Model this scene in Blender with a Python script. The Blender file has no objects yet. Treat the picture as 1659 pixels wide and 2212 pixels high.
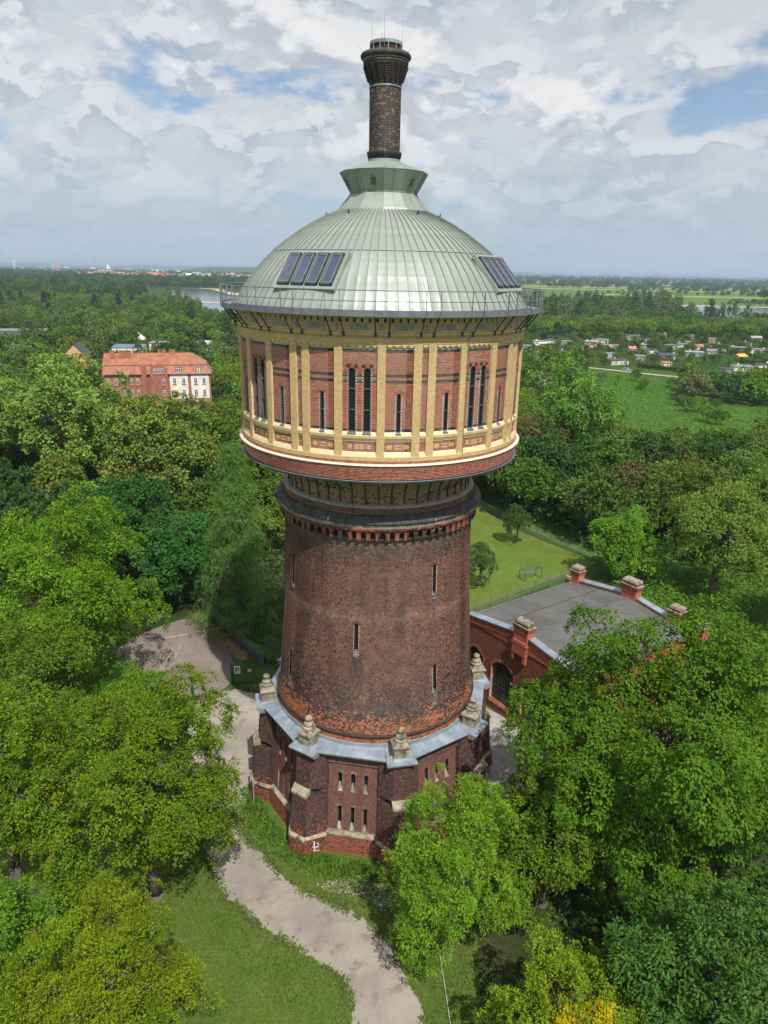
import bpy, math, random
import numpy as np
from mathutils import Vector, Matrix, noise as mnoise

random.seed(7)
R_ = math.radians
SC = bpy.context.scene
COL = SC.collection
PI = math.pi

# ------------------------------------------------------------------ camera, sky, sun, exposure
cam_d = bpy.data.cameras.new('camera')
cam = bpy.data.objects.new('camera', cam_d)
COL.objects.link(cam)
SC.camera = cam
cam_d.sensor_fit = 'VERTICAL'
cam_d.sensor_height = 24.0
cam_d.lens = 24.0 * 1533.4 / 2212.0
cam_d.clip_start = 0.5
cam_d.clip_end = 60000.0
CAM_H = 36.6
CAM = Vector((0.0, -45.0, CAM_H))
yaw, pitch, roll = 0.0085, R_(18.8), R_(1.12)
fw = Vector((math.sin(yaw) * math.cos(pitch), math.cos(yaw) * math.cos(pitch), -math.sin(pitch)))
rt = Vector((math.cos(yaw), -math.sin(yaw), 0.0))
up = rt.cross(fw)
cr, sr = math.cos(roll), math.sin(roll)
cam_r = rt * cr + up * sr
cam_u = up * cr - rt * sr
M = Matrix((cam_r, cam_u, -fw)).transposed().to_4x4()
M.translation = CAM
cam.matrix_world = M

SUN_AZ = 20.0      # degrees to the right of straight behind the camera
SUN_EL = 55.0
sun_dir = Vector((math.sin(R_(SUN_AZ)) * math.cos(R_(SUN_EL)), -math.cos(R_(SUN_AZ)) * math.cos(R_(SUN_EL)), math.sin(R_(SUN_EL))))
sd = bpy.data.lights.new('sun', 'SUN')
sd.energy = 4.9
sd.angle = R_(0.53)
sd.color = (1.0, 0.955, 0.88)
sun = bpy.data.objects.new('sun', sd)
COL.objects.link(sun)
sun.rotation_euler = (-sun_dir).to_track_quat('-Z', 'Y').to_euler()
sun.location = sun_dir * 300

world = bpy.data.worlds.new('World')
SC.world = world
world.use_nodes = True
SC.view_settings.view_transform = 'Standard'
SC.view_settings.look = 'None'
SC.view_settings.exposure = 0.0
SC.view_settings.gamma = 1.0
SC.view_settings.use_curve_mapping = False
SC.cycles.max_bounces = 6
SC.cycles.diffuse_bounces = 3
SC.cycles.glossy_bounces = 3
SC.cycles.transmission_bounces = 3
SC.cycles.volume_bounces = 0
SC.cycles.transparent_max_bounces = 6
SC.cycles.use_denoising = True
SC.cycles.sample_clamp_indirect = 6.0


class NT:
    """small node-tree helper"""
    def __init__(s, tree):
        s.t = tree
        s.n = tree.nodes
        s.l = tree.links

    def new(s, typ, **kw):
        nd = s.n.new(typ)
        for k, v in kw.items():
            if k.startswith('i_'):
                nd.inputs[k[2:].replace('_', ' ')].default_value = v
            else:
                setattr(nd, k, v)
        return nd

    def link(s, a, b):
        s.l.new(a, b)

    def sock(s, nd, key, val):
        if isinstance(val, bpy.types.NodeSocket):
            s.link(val, nd.inputs[key])
        else:
            nd.inputs[key].default_value = val

    def math(s, op, a, b=0.0, c=None, clamp=False):
        nd = s.n.new('ShaderNodeMath')
        nd.operation = op
        nd.use_clamp = clamp
        s.sock(nd, 0, a)
        s.sock(nd, 1, b)
        if c is not None:
            s.sock(nd, 2, c)
        return nd.outputs[0]

    def ramp(s, fac, lo, hi, a=0.0, b=1.0, smooth=True):
        nd = s.n.new('ShaderNodeMapRange')
        nd.interpolation_type = 'SMOOTHSTEP' if smooth else 'LINEAR'
        s.sock(nd, 'Value', fac)
        nd.inputs['From Min'].default_value = lo
        nd.inputs['From Max'].default_value = hi
        nd.inputs['To Min'].default_value = a
        nd.inputs['To Max'].default_value = b
        return nd.outputs[0]

    def mix(s, fac, a, b, typ='MIX'):
        nd = s.n.new('ShaderNodeMix')
        nd.data_type = 'RGBA'
        nd.blend_type = typ
        s.sock(nd, 0, fac)
        s.sock(nd, 6, a if isinstance(a, bpy.types.NodeSocket) else (*a, 1.0) if len(a) == 3 else a)
        s.sock(nd, 7, b if isinstance(b, bpy.types.NodeSocket) else (*b, 1.0) if len(b) == 3 else b)
        return nd.outputs[2]

    def noise(s, vec, scale, detail=4.0, rough=0.55, dist=0.0, out=0):
        nd = s.n.new('ShaderNodeTexNoise')
        if vec is not None:
            s.link(vec, nd.inputs['Vector'])
        nd.inputs['Scale'].default_value = scale
        nd.inputs['Detail'].default_value = detail
        nd.inputs['Roughness'].default_value = rough
        nd.inputs['Distortion'].default_value = dist
        return nd.outputs[out]

    def mapping(s, vec, scale=(1, 1, 1), loc=(0, 0, 0), rot=(0, 0, 0)):
        nd = s.n.new('ShaderNodeMapping')
        s.link(vec, nd.inputs['Vector'])
        nd.inputs['Scale'].default_value = scale
        nd.inputs['Location'].default_value = loc
        nd.inputs['Rotation'].default_value = rot
        return nd.outputs[0]


# sky: Nishita sky with procedural fair-weather clouds over all of it
def build_world():
    w = NT(world.node_tree)
    w.n.clear()
    out = w.new('ShaderNodeOutputWorld')
    bg = w.new('ShaderNodeBackground')
    sky = w.new('ShaderNodeTexSky')
    sky.sky_type = 'NISHITA'
    sky.sun_disc = False
    sky.sun_elevation = R_(SUN_EL)
    sky.sun_rotation = R_(180.0 - SUN_AZ)
    sky.altitude = 100
    sky.air_density = 1.0
    sky.dust_density = 1.2
    sky.ozone_density = 1.2
    tc = w.new('ShaderNodeTexCoord')
    d = tc.outputs['Generated']
    sep = w.new('ShaderNodeSeparateXYZ')
    w.link(d, sep.inputs[0])
    x, y, z = sep.outputs
    zc = w.math('MAXIMUM', z, 0.0)
    den = w.math('ADD', zc, 0.30)
    u = w.math('DIVIDE', x, den)
    v = w.math('DIVIDE', y, den)
    comb = w.new('ShaderNodeCombineXYZ')
    w.link(u, comb.inputs[0]); w.link(v, comb.inputs[1])
    w.link(w.math('MULTIPLY', z, 2.6), comb.inputs[2])
    P = comb.outputs[0]
    # big masses + puffs
    n1 = w.noise(w.mapping(P, loc=(3.1, 1.7, 0.2)), 1.5, 9.0, 0.56, 0.25)
    n1b = w.noise(w.mapping(P, loc=(3.1, 1.7, 0.30)), 1.5, 6.0, 0.56, 0.25)
    # small cumulus in direction space
    D2 = w.mapping(d, scale=(1.0, 1.0, 1.9), loc=(4.2, 0.3, 2.9))
    D2b = w.mapping(d, scale=(1.0, 1.0, 1.9), loc=(4.2, 0.3, 2.955))
    n2 = w.noise(D2, 7.0, 10.0, 0.50, 0.1)
    n2b = w.noise(D2b, 7.0, 8.0, 0.50, 0.1)
    n3q = w.noise(w.mapping(d, scale=(1.0, 1.0, 1.7), loc=(1.2, 7.3, 0.9)), 15.0, 8.0, 0.56, 0.3)
    cover = w.ramp(w.math('ADD', n1, w.math('MULTIPLY', w.math('SUBTRACT', n3q, 0.5), 0.12)), 0.350, 0.452)                      # thin veil to full cover
    puff = w.ramp(n2, 0.505, 0.575)
    puff = w.math('MULTIPLY', puff, w.ramp(z, 0.02, 0.10))
    # shading of the mass: denser = greyer base, lit edges
    thick = w.ramp(n1, 0.45, 0.66)
    lit = w.ramp(w.math('SUBTRACT', n1, n1b), -0.05, 0.07)
    lit2 = w.ramp(w.math('SUBTRACT', n2, n2b), -0.035, 0.045)
    c_bright = (9.0, 9.4, 9.9)
    c_grey = (5.4, 6.3, 7.5)
    mass = w.mix(w.math('MULTIPLY', thick, w.ramp(lit, 0.0, 1.0, 0.95, 0.25)), c_bright, c_grey)
    mass = w.mix(w.ramp(lit, 0.2, 1.0, 0.0, 0.22), mass, (8.4, 8.4, 8.4))
    pcol = w.mix(lit2, (6.3, 6.9, 7.8), (12.6, 12.5, 12.3))
    n3 = w.noise(w.mapping(d, scale=(1.0, 1.0, 1.7), loc=(1.2, 7.3, 0.9)), 15.0, 8.0, 0.56, 0.3)
    n3b = w.noise(w.mapping(d, scale=(1.0, 1.0, 1.7), loc=(1.2, 7.3, 0.925)), 15.0, 6.0, 0.56, 0.3)
    sh3 = w.ramp(w.math('SUBTRACT', n3, n3b), -0.03, 0.035)
    mass = w.mix(w.math('MULTIPLY', w.ramp(n3, 0.42, 0.62), 0.55), mass, w.mix(sh3, (5.2, 6.1, 7.3), (11.4, 11.5, 11.6)))
    skyc = w.mix(1.0, sky.outputs[0], (1.15, 1.45, 1.65), 'MULTIPLY')
    col = w.mix(w.ramp(cover, 0.0, 1.0, 0.22, 0.96), skyc, mass)
    col = w.mix(w.math('MULTIPLY', puff, 0.62), col, pcol)
    # towards the horizon the layers merge into pale blue-grey
    hz = w.ramp(z, 0.0, 0.20, 0.92, 0.0)
    col = w.mix(hz, col, (6.1, 7.5, 8.9))
    # below the horizon: plain ground tone (never seen)
    col = w.mix(w.ramp(z, -0.06, -0.02, 1.0, 0.0), col, (1.2, 1.5, 1.2))
    w.link(col, bg.inputs[0])
    bg.inputs[1].default_value = 0.074
    w.link(bg.outputs[0], out.inputs[0])
build_world()


# ------------------------------------------------------------------ materials
MATS = {}
def mat_begin(name):
    m = bpy.data.materials.new(name)
    m.use_nodes = True
    w = NT(m.node_tree)
    w.n.clear()
    out = w.new('ShaderNodeOutputMaterial')
    bs = w.new('ShaderNodeBsdfPrincipled')
    w.link(bs.outputs[0], out.inputs[0])
    MATS[name] = m
    return m, w, bs, out

def ocoord(w):
    return w.new('ShaderNodeTexCoord').outputs['Object']

def gcoord(w):
    return w.new('ShaderNodeNewGeometry').outputs['Position']

def bump(w, bs, h, strength=0.3, dist=0.02):
    b = w.new('ShaderNodeBump')
    b.inputs['Strength'].default_value = strength
    b.inputs['Distance'].default_value = dist
    w.link(h, b.inputs['Height'])
    w.link(b.outputs[0], bs.inputs['Normal'])

def simple(name, color, rough=0.7, metal=0.0, var=0.12, scale=3.0, color2=None, bstr=0.15, bdist=0.01, spec=0.5, world_co=True, stain=None, obj_var=0.0):
    m, w, bs, out = mat_begin(name)
    P = gcoord(w) if world_co else ocoord(w)
    n = w.noise(P, scale, 6.0, 0.6)
    n2 = w.noise(P, scale * 7.3, 4.0, 0.6)
    c2 = color2 or tuple(min(1, c * (1 + var * 2)) for c in color)
    c1 = tuple(c * (1 - var) for c in color)
    col = w.mix(w.ramp(n, 0.3, 0.7), c1, c2)
    col = w.mix(w.math('MULTIPLY', w.ramp(n2, 0.35, 0.75), var * 1.5, clamp=True), col, tuple(c * 0.55 for c in color))
    if stain:
        s = w.ramp(w.noise(w.mapping(P, scale=(1, 1, 0.25)), stain[1], 5.0, 0.65), stain[2], stain[2] + 0.12)
        col = w.mix(s, col, stain[0])
    if obj_var:
        oi = w.new('ShaderNodeObjectInfo')
        k = w.math('ADD', w.math('MULTIPLY', oi.outputs['Random'], obj_var * 2), 1 - obj_var)
        cmb = w.new('ShaderNodeCombineXYZ')
        for i in range(3):
            w.link(k, cmb.inputs[i])
        col = w.mix(1.0, col, cmb.outputs[0], 'MULTIPLY')
    w.link(col, bs.inputs['Base Color'])
    bs.inputs['Roughness'].default_value = rough
    bs.inputs['Metallic'].default_value = metal
    bs.inputs['Specular IOR Level'].default_value = spec
    if bstr:
        bump(w, bs, w.noise(P, scale * 11, 4.0, 0.6), bstr, bdist)
    return m

def brick_attr(name, rough=0.6, spec=0.4):
    m, w, bs, out = mat_begin(name)
    at = w.new('ShaderNodeAttribute', attribute_name='Col')
    P = gcoord(w)
    n = w.noise(P, 9.0, 5.0, 0.6)
    col = w.mix(w.ramp(n, 0.3, 0.75, 0.0, 0.35), at.outputs['Color'], (0.03, 0.022, 0.02))
    st = w.noise(w.mapping(P, scale=(1, 1, 0.12)), 2.2, 5.0, 0.65)
    col = w.mix(w.ramp(st, 0.55, 0.8, 0.0, 0.38), col, (0.10, 0.08, 0.065))
    w.link(col, bs.inputs['Base Color'])
    bs.inputs['Roughness'].default_value = rough
    bs.inputs['Specular IOR Level'].default_value = spec
    bump(w, bs, w.noise(P, 60.0, 3.0, 0.6), 0.2, 0.004)
    return m

brick_attr('brick_weathered', 0.75, 0.3)
brick_attr('brick_glazed', 0.42, 0.5)
simple('mortar_dark', (0.40, 0.315, 0.25), 0.9, scale=1.3, var=0.25)
simple('mortar_pale', (0.62, 0.50, 0.40), 0.9, scale=2.0, var=0.12)
simple('mortar_yellow', (0.60, 0.45, 0.24), 0.85, scale=2.0, var=0.12)
simple('yellow_brick', (0.66, 0.46, 0.20), 0.5, scale=6.0, var=0.12, obj_var=0.08)
simple('pale_brick', (0.66, 0.52, 0.32), 0.45, scale=5.0, var=0.08)
simple('white_stone', (0.66, 0.56, 0.46), 0.6, scale=5.0, var=0.08)
simple('red_brick', (0.36, 0.105, 0.06), 0.5, scale=8.0, var=0.15, obj_var=0.28)
simple('black_brick', (0.022, 0.026, 0.034), 0.35, scale=8.0, var=0.2, obj_var=0.3)
simple('red_roll', (0.48, 0.185, 0.125), 0.38, scale=5.0, var=0.3, stain=((0.55, 0.42, 0.40), 5.5, 0.66))
simple('sooty_brick', (0.028, 0.023, 0.021), 0.8, scale=3.0, var=0.4, color2=(0.075, 0.05, 0.038), bstr=0.5, bdist=0.03)
simple('sooty_stone', (0.060, 0.058, 0.058), 0.8, scale=2.2, var=0.35, color2=(0.10, 0.095, 0.09), bstr=0.4, bdist=0.02, stain=((0.42, 0.40, 0.37), 1.6, 0.60), obj_var=0.25)
simple('sandstone', (0.30, 0.25, 0.17), 0.85, scale=2.5, var=0.35, color2=(0.44, 0.385, 0.27), bstr=0.4, bdist=0.03, stain=((0.10, 0.09, 0.06), 2.0, 0.52), obj_var=0.15)
simple('fascia_stone', (0.20, 0.18, 0.145), 0.85, scale=2.5, var=0.4, color2=(0.34, 0.30, 0.23), bstr=0.4, bdist=0.02, obj_var=0.5)
simple('grey_render', (0.30, 0.29, 0.27), 0.85, scale=3.0, var=0.15)
simple('zinc', (0.25, 0.30, 0.355), 0.5, metal=0.25, scale=1.2, var=0.14, bstr=0.06, color2=(0.36, 0.41, 0.47), stain=((0.50, 0.52, 0.54), 2.2, 0.68), obj_var=0.06)
simple('dome_seam', (0.20, 0.225, 0.195), 0.5, metal=0.2, scale=2.0, var=0.1, bstr=0.0)  # darker than the sheets: oxidised seam, with its shadow put into the colour
simple('zinc_dark', (0.12, 0.14, 0.17), 0.5, metal=0.3, scale=2.0, var=0.1)
simple('galvanised', (0.19, 0.21, 0.235), 0.5, metal=0.4, scale=3.0, var=0.15, bstr=0.05)
simple('dark_iron', (0.055, 0.06, 0.065), 0.6, metal=0.2, scale=3.0, var=0.2)
simple('frame_grey', (0.11, 0.125, 0.14), 0.5, metal=0.2, scale=3.0, var=0.1, bstr=0.0)
simple('neck_brick', (0.34, 0.25, 0.15), 0.85, scale=2.0, var=0.4, color2=(0.33, 0.25, 0.15), bstr=0.5, bdist=0.02, stain=((0.12, 0.09, 0.06), 1.3, 0.58))
simple('bark', (0.10, 0.085, 0.065), 0.9, scale=2.0, var=0.3, bstr=0.5, bdist=0.05)
simple('bark_pale', (0.30, 0.27, 0.20), 0.9, scale=1.6, var=0.3, bstr=0.3, bdist=0.04, stain=((0.12, 0.10, 0.07), 1.2, 0.52))
simple('green_paint', (0.012, 0.085, 0.05), 0.5, metal=0.1, scale=4.0, var=0.1, bstr=0.0)
simple('white_paint', (0.78, 0.78, 0.77), 0.5, scale=1.0, var=0.05, bstr=0.0)
simple('black_paint', (0.02, 0.02, 0.022), 0.5, scale=2.0, var=0.1, bstr=0.0)
simple('worn_plank', (0.34, 0.32, 0.28), 0.85, scale=4.0, var=0.25)
simple('orange_brick', (0.24, 0.075, 0.045), 0.75, scale=3.0, var=0.25, bstr=0.4, obj_var=0.1, stain=((0.09, 0.04, 0.03), 1.0, 0.6))
simple('concrete', (0.33, 0.31, 0.28), 0.9, scale=1.5, var=0.2, bstr=0.3)
simple('moss_stone', (0.27, 0.23, 0.18), 0.9, scale=3.5, var=0.35, color2=(0.42, 0.37, 0.28), bstr=0.5, bdist=0.03, stain=((0.09, 0.09, 0.05), 3.0, 0.52), obj_var=0.1)
simple('roof_tile', (0.36, 0.145, 0.085), 0.8, scale=0.6, var=0.2, bstr=0.4, bdist=0.05)
simple('facade_red', (0.33, 0.125, 0.08), 0.8, scale=0.8, var=0.15)
simple('facade_white', (0.74, 0.70, 0.62), 0.8, scale=0.4, var=0.07)
simple('facade_orange', (0.62, 0.36, 0.17), 0.8, scale=0.4, var=0.08)
simple('roof_dark', (0.055, 0.06, 0.075), 0.7, scale=0.8, var=0.15)
simple('roof_grey', (0.19, 0.19, 0.185), 0.8, scale=0.5, var=0.25, obj_var=0.3)
simple('roof_blue', (0.17, 0.23, 0.32), 0.5, metal=0.2, scale=0.4, var=0.1)
simple('hut_wall', (0.52, 0.48, 0.40), 0.8, scale=0.6, var=0.15, obj_var=0.35)
simple('glass_dark', (0.012, 0.014, 0.016), 0.08, scale=1.0, var=0.1, bstr=0.0, spec=0.7)
simple('glass_far', (0.04, 0.05, 0.065), 0.15, scale=1.0, var=0.1, bstr=0.0, spec=0.7)
simple('plastic_blue', (0.04, 0.16, 0.42), 0.5, scale=1.0, var=0.1, bstr=0.0)
simple('awning_orange', (0.85, 0.42, 0.08), 0.7, scale=1.0, var=0.06, bstr=0.0)
simple('rubber', (0.015, 0.015, 0.015), 0.8, scale=4.0, var=0.1, bstr=0.0)
simple('car_silver', (0.42, 0.45, 0.50), 0.3, metal=0.5, scale=1.0, var=0.05, bstr=0.0)
simple('far_white', (0.75, 0.75, 0.73), 0.7, scale=0.02, var=0.08, bstr=0.0)
simple('far_red', (0.48, 0.16, 0.09), 0.8, scale=0.02, var=0.15, bstr=0.0)
simple('far_grey', (0.30, 0.31, 0.32), 0.8, scale=0.02, var=0.1, bstr=0.0)
simple('far_salmon', (0.55, 0.30, 0.24), 0.8, scale=0.02, var=0.1, bstr=0.0)


def mat_dome():
    m, w, bs, out = mat_begin('dome_metal')
    P = ocoord(w)
    n = w.noise(P, 0.9, 5.0, 0.6)
    n2 = w.noise(w.mapping(P, scale=(1, 1, 0.35)), 4.0, 5.0, 0.6)
    col = w.mix(w.ramp(n, 0.3, 0.7), (0.265, 0.305, 0.265), (0.33, 0.365, 0.32))
    col = w.mix(w.ramp(n2, 0.5, 0.8, 0.0, 0.25), col, (0.19, 0.215, 0.19))
    oi = w.new('ShaderNodeObjectInfo')
    k = w.math('ADD', w.math('MULTIPLY', oi.outputs['Random'], 0.12), 0.94)
    cmb = w.new('ShaderNodeCombineXYZ')
    for i in range(3):
        w.link(k, cmb.inputs[i])
    col = w.mix(1.0, col, cmb.outputs[0], 'MULTIPLY')
    w.link(col, bs.inputs['Base Color'])
    bs.inputs['Metallic'].default_value = 0.22
    r = w.ramp(w.noise(w.mapping(P, scale=(1, 1, 0.5)), 2.2, 4.0, 0.6), 0.3, 0.7, 0.40, 0.58)
    w.link(r, bs.inputs['Roughness'])
    bump(w, bs, w.noise(w.mapping(P, scale=(1, 1, 0.6)), 2.6, 3.0, 0.5), 0.35, 0.03)
mat_dome()

def mat_glass_sky():
    m, w, bs, out = mat_begin('skylight_glass')
    bs.inputs['Base Color'].default_value = (0.09, 0.12, 0.18, 1)
    bs.inputs['Metallic'].default_value = 0.35
    bs.inputs['Roughness'].default_value = 0.06
    bs.inputs['Specular IOR Level'].default_value = 0.9
mat_glass_sky()

def mat_bitumen():
    m, w, bs, out = mat_begin('bitumen')
    P = gcoord(w)
    n = w.noise(P, 0.35, 6.0, 0.65)
    n2 = w.noise(P, 40.0, 3.0, 0.6)
    n3 = w.noise(w.mapping(P, rot=(0, 0, R_(-35)), scale=(0.3, 3.0, 1)), 1.2, 4.0, 0.6)
    oi = w.new('ShaderNodeObjectInfo')
    col = w.mix(w.ramp(n, 0.3, 0.7), (0.085, 0.083, 0.08), (0.115, 0.112, 0.105))
    col = w.mix(w.ramp(n3, 0.50, 0.70, 0, 0.6), col, (0.055, 0.054, 0.053))
    col = w.mix(w.ramp(n2, 0.4, 0.8, 0, 0.35), col, (0.24, 0.235, 0.22))
    k = w.math('ADD', w.math('MULTIPLY', oi.outputs['Random'], 0.22), 0.89)
    cmb = w.new('ShaderNodeCombineXYZ')
    for i in range(3):
        w.link(k, cmb.inputs[i])
    col = w.mix(1.0, col, cmb.outputs[0], 'MULTIPLY')
    w.link(col, bs.inputs['Base Color'])
    bs.inputs['Roughness'].default_value = 0.85
    bump(w, bs, n2, 0.3, 0.01)
mat_bitumen()

def mat_leaf(name='leaves', trans=0.24, far=False):
    m, w, bs, out = mat_begin(name)
    at = w.new('ShaderNodeAttribute', attribute_name='Col')
    oi = w.new('ShaderNodeObjectInfo')
    base_c = oi.outputs['Color']
    if far:
        an = w.new('ShaderNodeAttribute', attribute_name='tint', attribute_type='INSTANCER')
        base_c = an.outputs['Color']
    col = w.mix(1.0, base_c, at.outputs['Color'], 'MULTIPLY')
    hs = w.new('ShaderNodeHueSaturation')
    w.link(w.math('ADD', w.math('MULTIPLY', oi.outputs['Random'], 0.03), 0.485), hs.inputs['Hue'])
    w.link(w.math('ADD', w.math('MULTIPLY', oi.outputs['Random'], 0.22), 0.89), hs.inputs['Value'])
    w.link(col, hs.inputs['Color'])
    w.link(hs.outputs[0], bs.inputs['Base Color'])
    bs.inputs['Roughness'].default_value = 0.65
    bs.inputs['Specular IOR Level'].default_value = 0.12
    tr = w.new('ShaderNodeBsdfTranslucent')
    tcol = w.mix(1.0, hs.outputs[0], (1.22, 1.32, 0.45), 'MULTIPLY')
    w.link(tcol, tr.inputs[0])
    mx = w.new('ShaderNodeMixShader')
    mx.inputs[0].default_value = trans
    w.link(bs.outputs[0], mx.inputs[1])
    w.link(tr.outputs[0], mx.inputs[2])
    w.link(mx.outputs[0], out.inputs[0])
mat_leaf()

def mat_grass(name, a, b, dry, s=0.25, fine=9.0):
    m, w, bs, out = mat_begin(name)
    P = gcoord(w)
    n = w.noise(P, s, 6.0, 0.65)
    n2 = w.noise(P, fine, 5.0, 0.7)
    n3 = w.noise(w.mapping(P, loc=(9, 4, 0)), s * 2.3, 6.0, 0.65)
    col = w.mix(w.ramp(n, 0.35, 0.65), a, b)
    col = w.mix(w.ramp(n3, 0.52, 0.70, 0.0, 0.75), col, dry)
    col = w.mix(w.ramp(n2, 0.3, 0.7, 0.55, 0.0), col, tuple(c * 0.45 for c in a))
    w.link(col, bs.inputs['Base Color'])
    bs.inputs['Roughness'].default_value = 0.95
    bs.inputs['Specular IOR Level'].default_value = 0.1
    bump(w, bs, n2, 0.7, 0.08)
    return m
mat_grass('lawn', (0.090, 0.150, 0.025), (0.120, 0.175, 0.032), (0.19, 0.19, 0.075), 0.35)
mat_grass('sports_lawn', (0.105, 0.165, 0.025), (0.14, 0.195, 0.03), (0.21, 0.20, 0.075), 0.2, 5.0)
mat_grass('forest_floor', (0.030, 0.045, 0.014), (0.045, 0.065, 0.018), (0.09, 0.075, 0.04), 0.15, 3.0)
mat_grass('meadow_grass', (0.075, 0.165, 0.020), (0.105, 0.205, 0.028), (0.17, 0.21, 0.07), 0.10, 1.2)
mat_grass('field_green', (0.085, 0.17, 0.03), (0.11, 0.20, 0.035), (0.14, 0.20, 0.05), 0.01, 0.2)
mat_grass('field_yellow', (0.38, 0.36, 0.04), (0.42, 0.38, 0.05), (0.24, 0.28, 0.05), 0.01, 0.2)

def mat_gravel():
    m, w, bs, out = mat_begin('gravel_path')
    P = gcoord(w)
    n = w.noise(P, 0.22, 8.0, 0.7)
    n2 = w.noise(P, 14.0, 5.0, 0.7)
    n3 = w.noise(w.mapping(P, loc=(5, 2, 1)), 0.9, 7.0, 0.7)
    n4 = w.noise(w.mapping(P, scale=(1, 0.5, 1), rot=(0, 0, 0.5)), 1.6, 5.0, 0.7)
    col = w.mix(w.ramp(n, 0.35, 0.65), (0.205, 0.180, 0.155), (0.315, 0.280, 0.238))
    col = w.mix(w.ramp(n3, 0.52, 0.64, 0.0, 0.85), col, (0.17, 0.135, 0.11))
    col = w.mix(w.ramp(n4, 0.60, 0.72, 0.0, 0.5), col, (0.21, 0.19, 0.18))
    col = w.mix(w.ramp(n2, 0.35, 0.75, 0.0, 0.30), col, (0.48, 0.42, 0.36))
    w.link(col, bs.inputs['Base Color'])
    bs.inputs['Roughness'].default_value = 0.95
    bump(w, bs, n2, 0.35, 0.015)
mat_gravel()
simple('sett_stone', (0.24, 0.21, 0.175), 0.85, scale=1.2, var=0.25, bstr=0.4, obj_var=0.3)
simple('sett_red', (0.33, 0.255, 0.225), 0.85, scale=0.5, var=0.2, bstr=0.3)
simple('joint_soil', (0.15, 0.115, 0.09), 0.95, scale=3.0, var=0.3)
simple('puddle_mud', (0.17, 0.115, 0.07), 0.35, scale=1.0, var=0.3, bstr=0.1)

def mat_water():
    m, w, bs, out = mat_begin('river_water')
    bs.inputs['Base Color'].default_value = (0.12, 0.14, 0.14, 1)
    bs.inputs['Roughness'].default_value = 0.12
    bs.inputs['Specular IOR Level'].default_value = 0.7
    bump(w, bs, w.noise(gcoord(w), 0.25, 3.0, 0.5), 0.15, 0.3)
mat_water()
simple('sand_bank', (0.46, 0.37, 0.27), 0.9, scale=0.05, var=0.15)
simple('soil_track', (0.40, 0.34, 0.26), 0.9, scale=0.3, var=0.15)

# ------------------------------------------------------------------ mesh helpers
def link(o, parent=None):
    COL.objects.link(o)
    if parent is not None:
        o.parent = parent
    return o

def mesh_np(name, V, F, mats, cols=None, smooth=False, midx=None):
    """V (n,3) float, F (m,k) int quads or tris"""
    V = np.asarray(V, dtype=np.float32)
    F = np.asarray(F, dtype=np.int32)
    k = F.shape[1]
    me = bpy.data.meshes.new(name)
    me.vertices.add(len(V))
    me.vertices.foreach_set('co', V.ravel())
    me.loops.add(F.size)
    me.loops.foreach_set('vertex_index', F.ravel())
    me.polygons.add(len(F))
    me.polygons.foreach_set('loop_start', np.arange(0, F.size, k, dtype=np.int32))
    me.polygons.foreach_set('use_smooth', np.full(len(F), bool(smooth)))
    for mm in (mats if isinstance(mats, (list, tuple)) else [mats]):
        me.materials.append(MATS[mm])
    if midx is not None:
        me.polygons.foreach_set('material_index', np.asarray(midx, dtype=np.int32))
    if cols is not None:
        a = me.attributes.new('Col', 'FLOAT_COLOR', 'FACE')
        c = np.ones((len(F), 4), dtype=np.float32)
        c[:, :3] = cols
        a.data.foreach_set('color', c.ravel())
    me.update(calc_edges=True)
    return me

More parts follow.
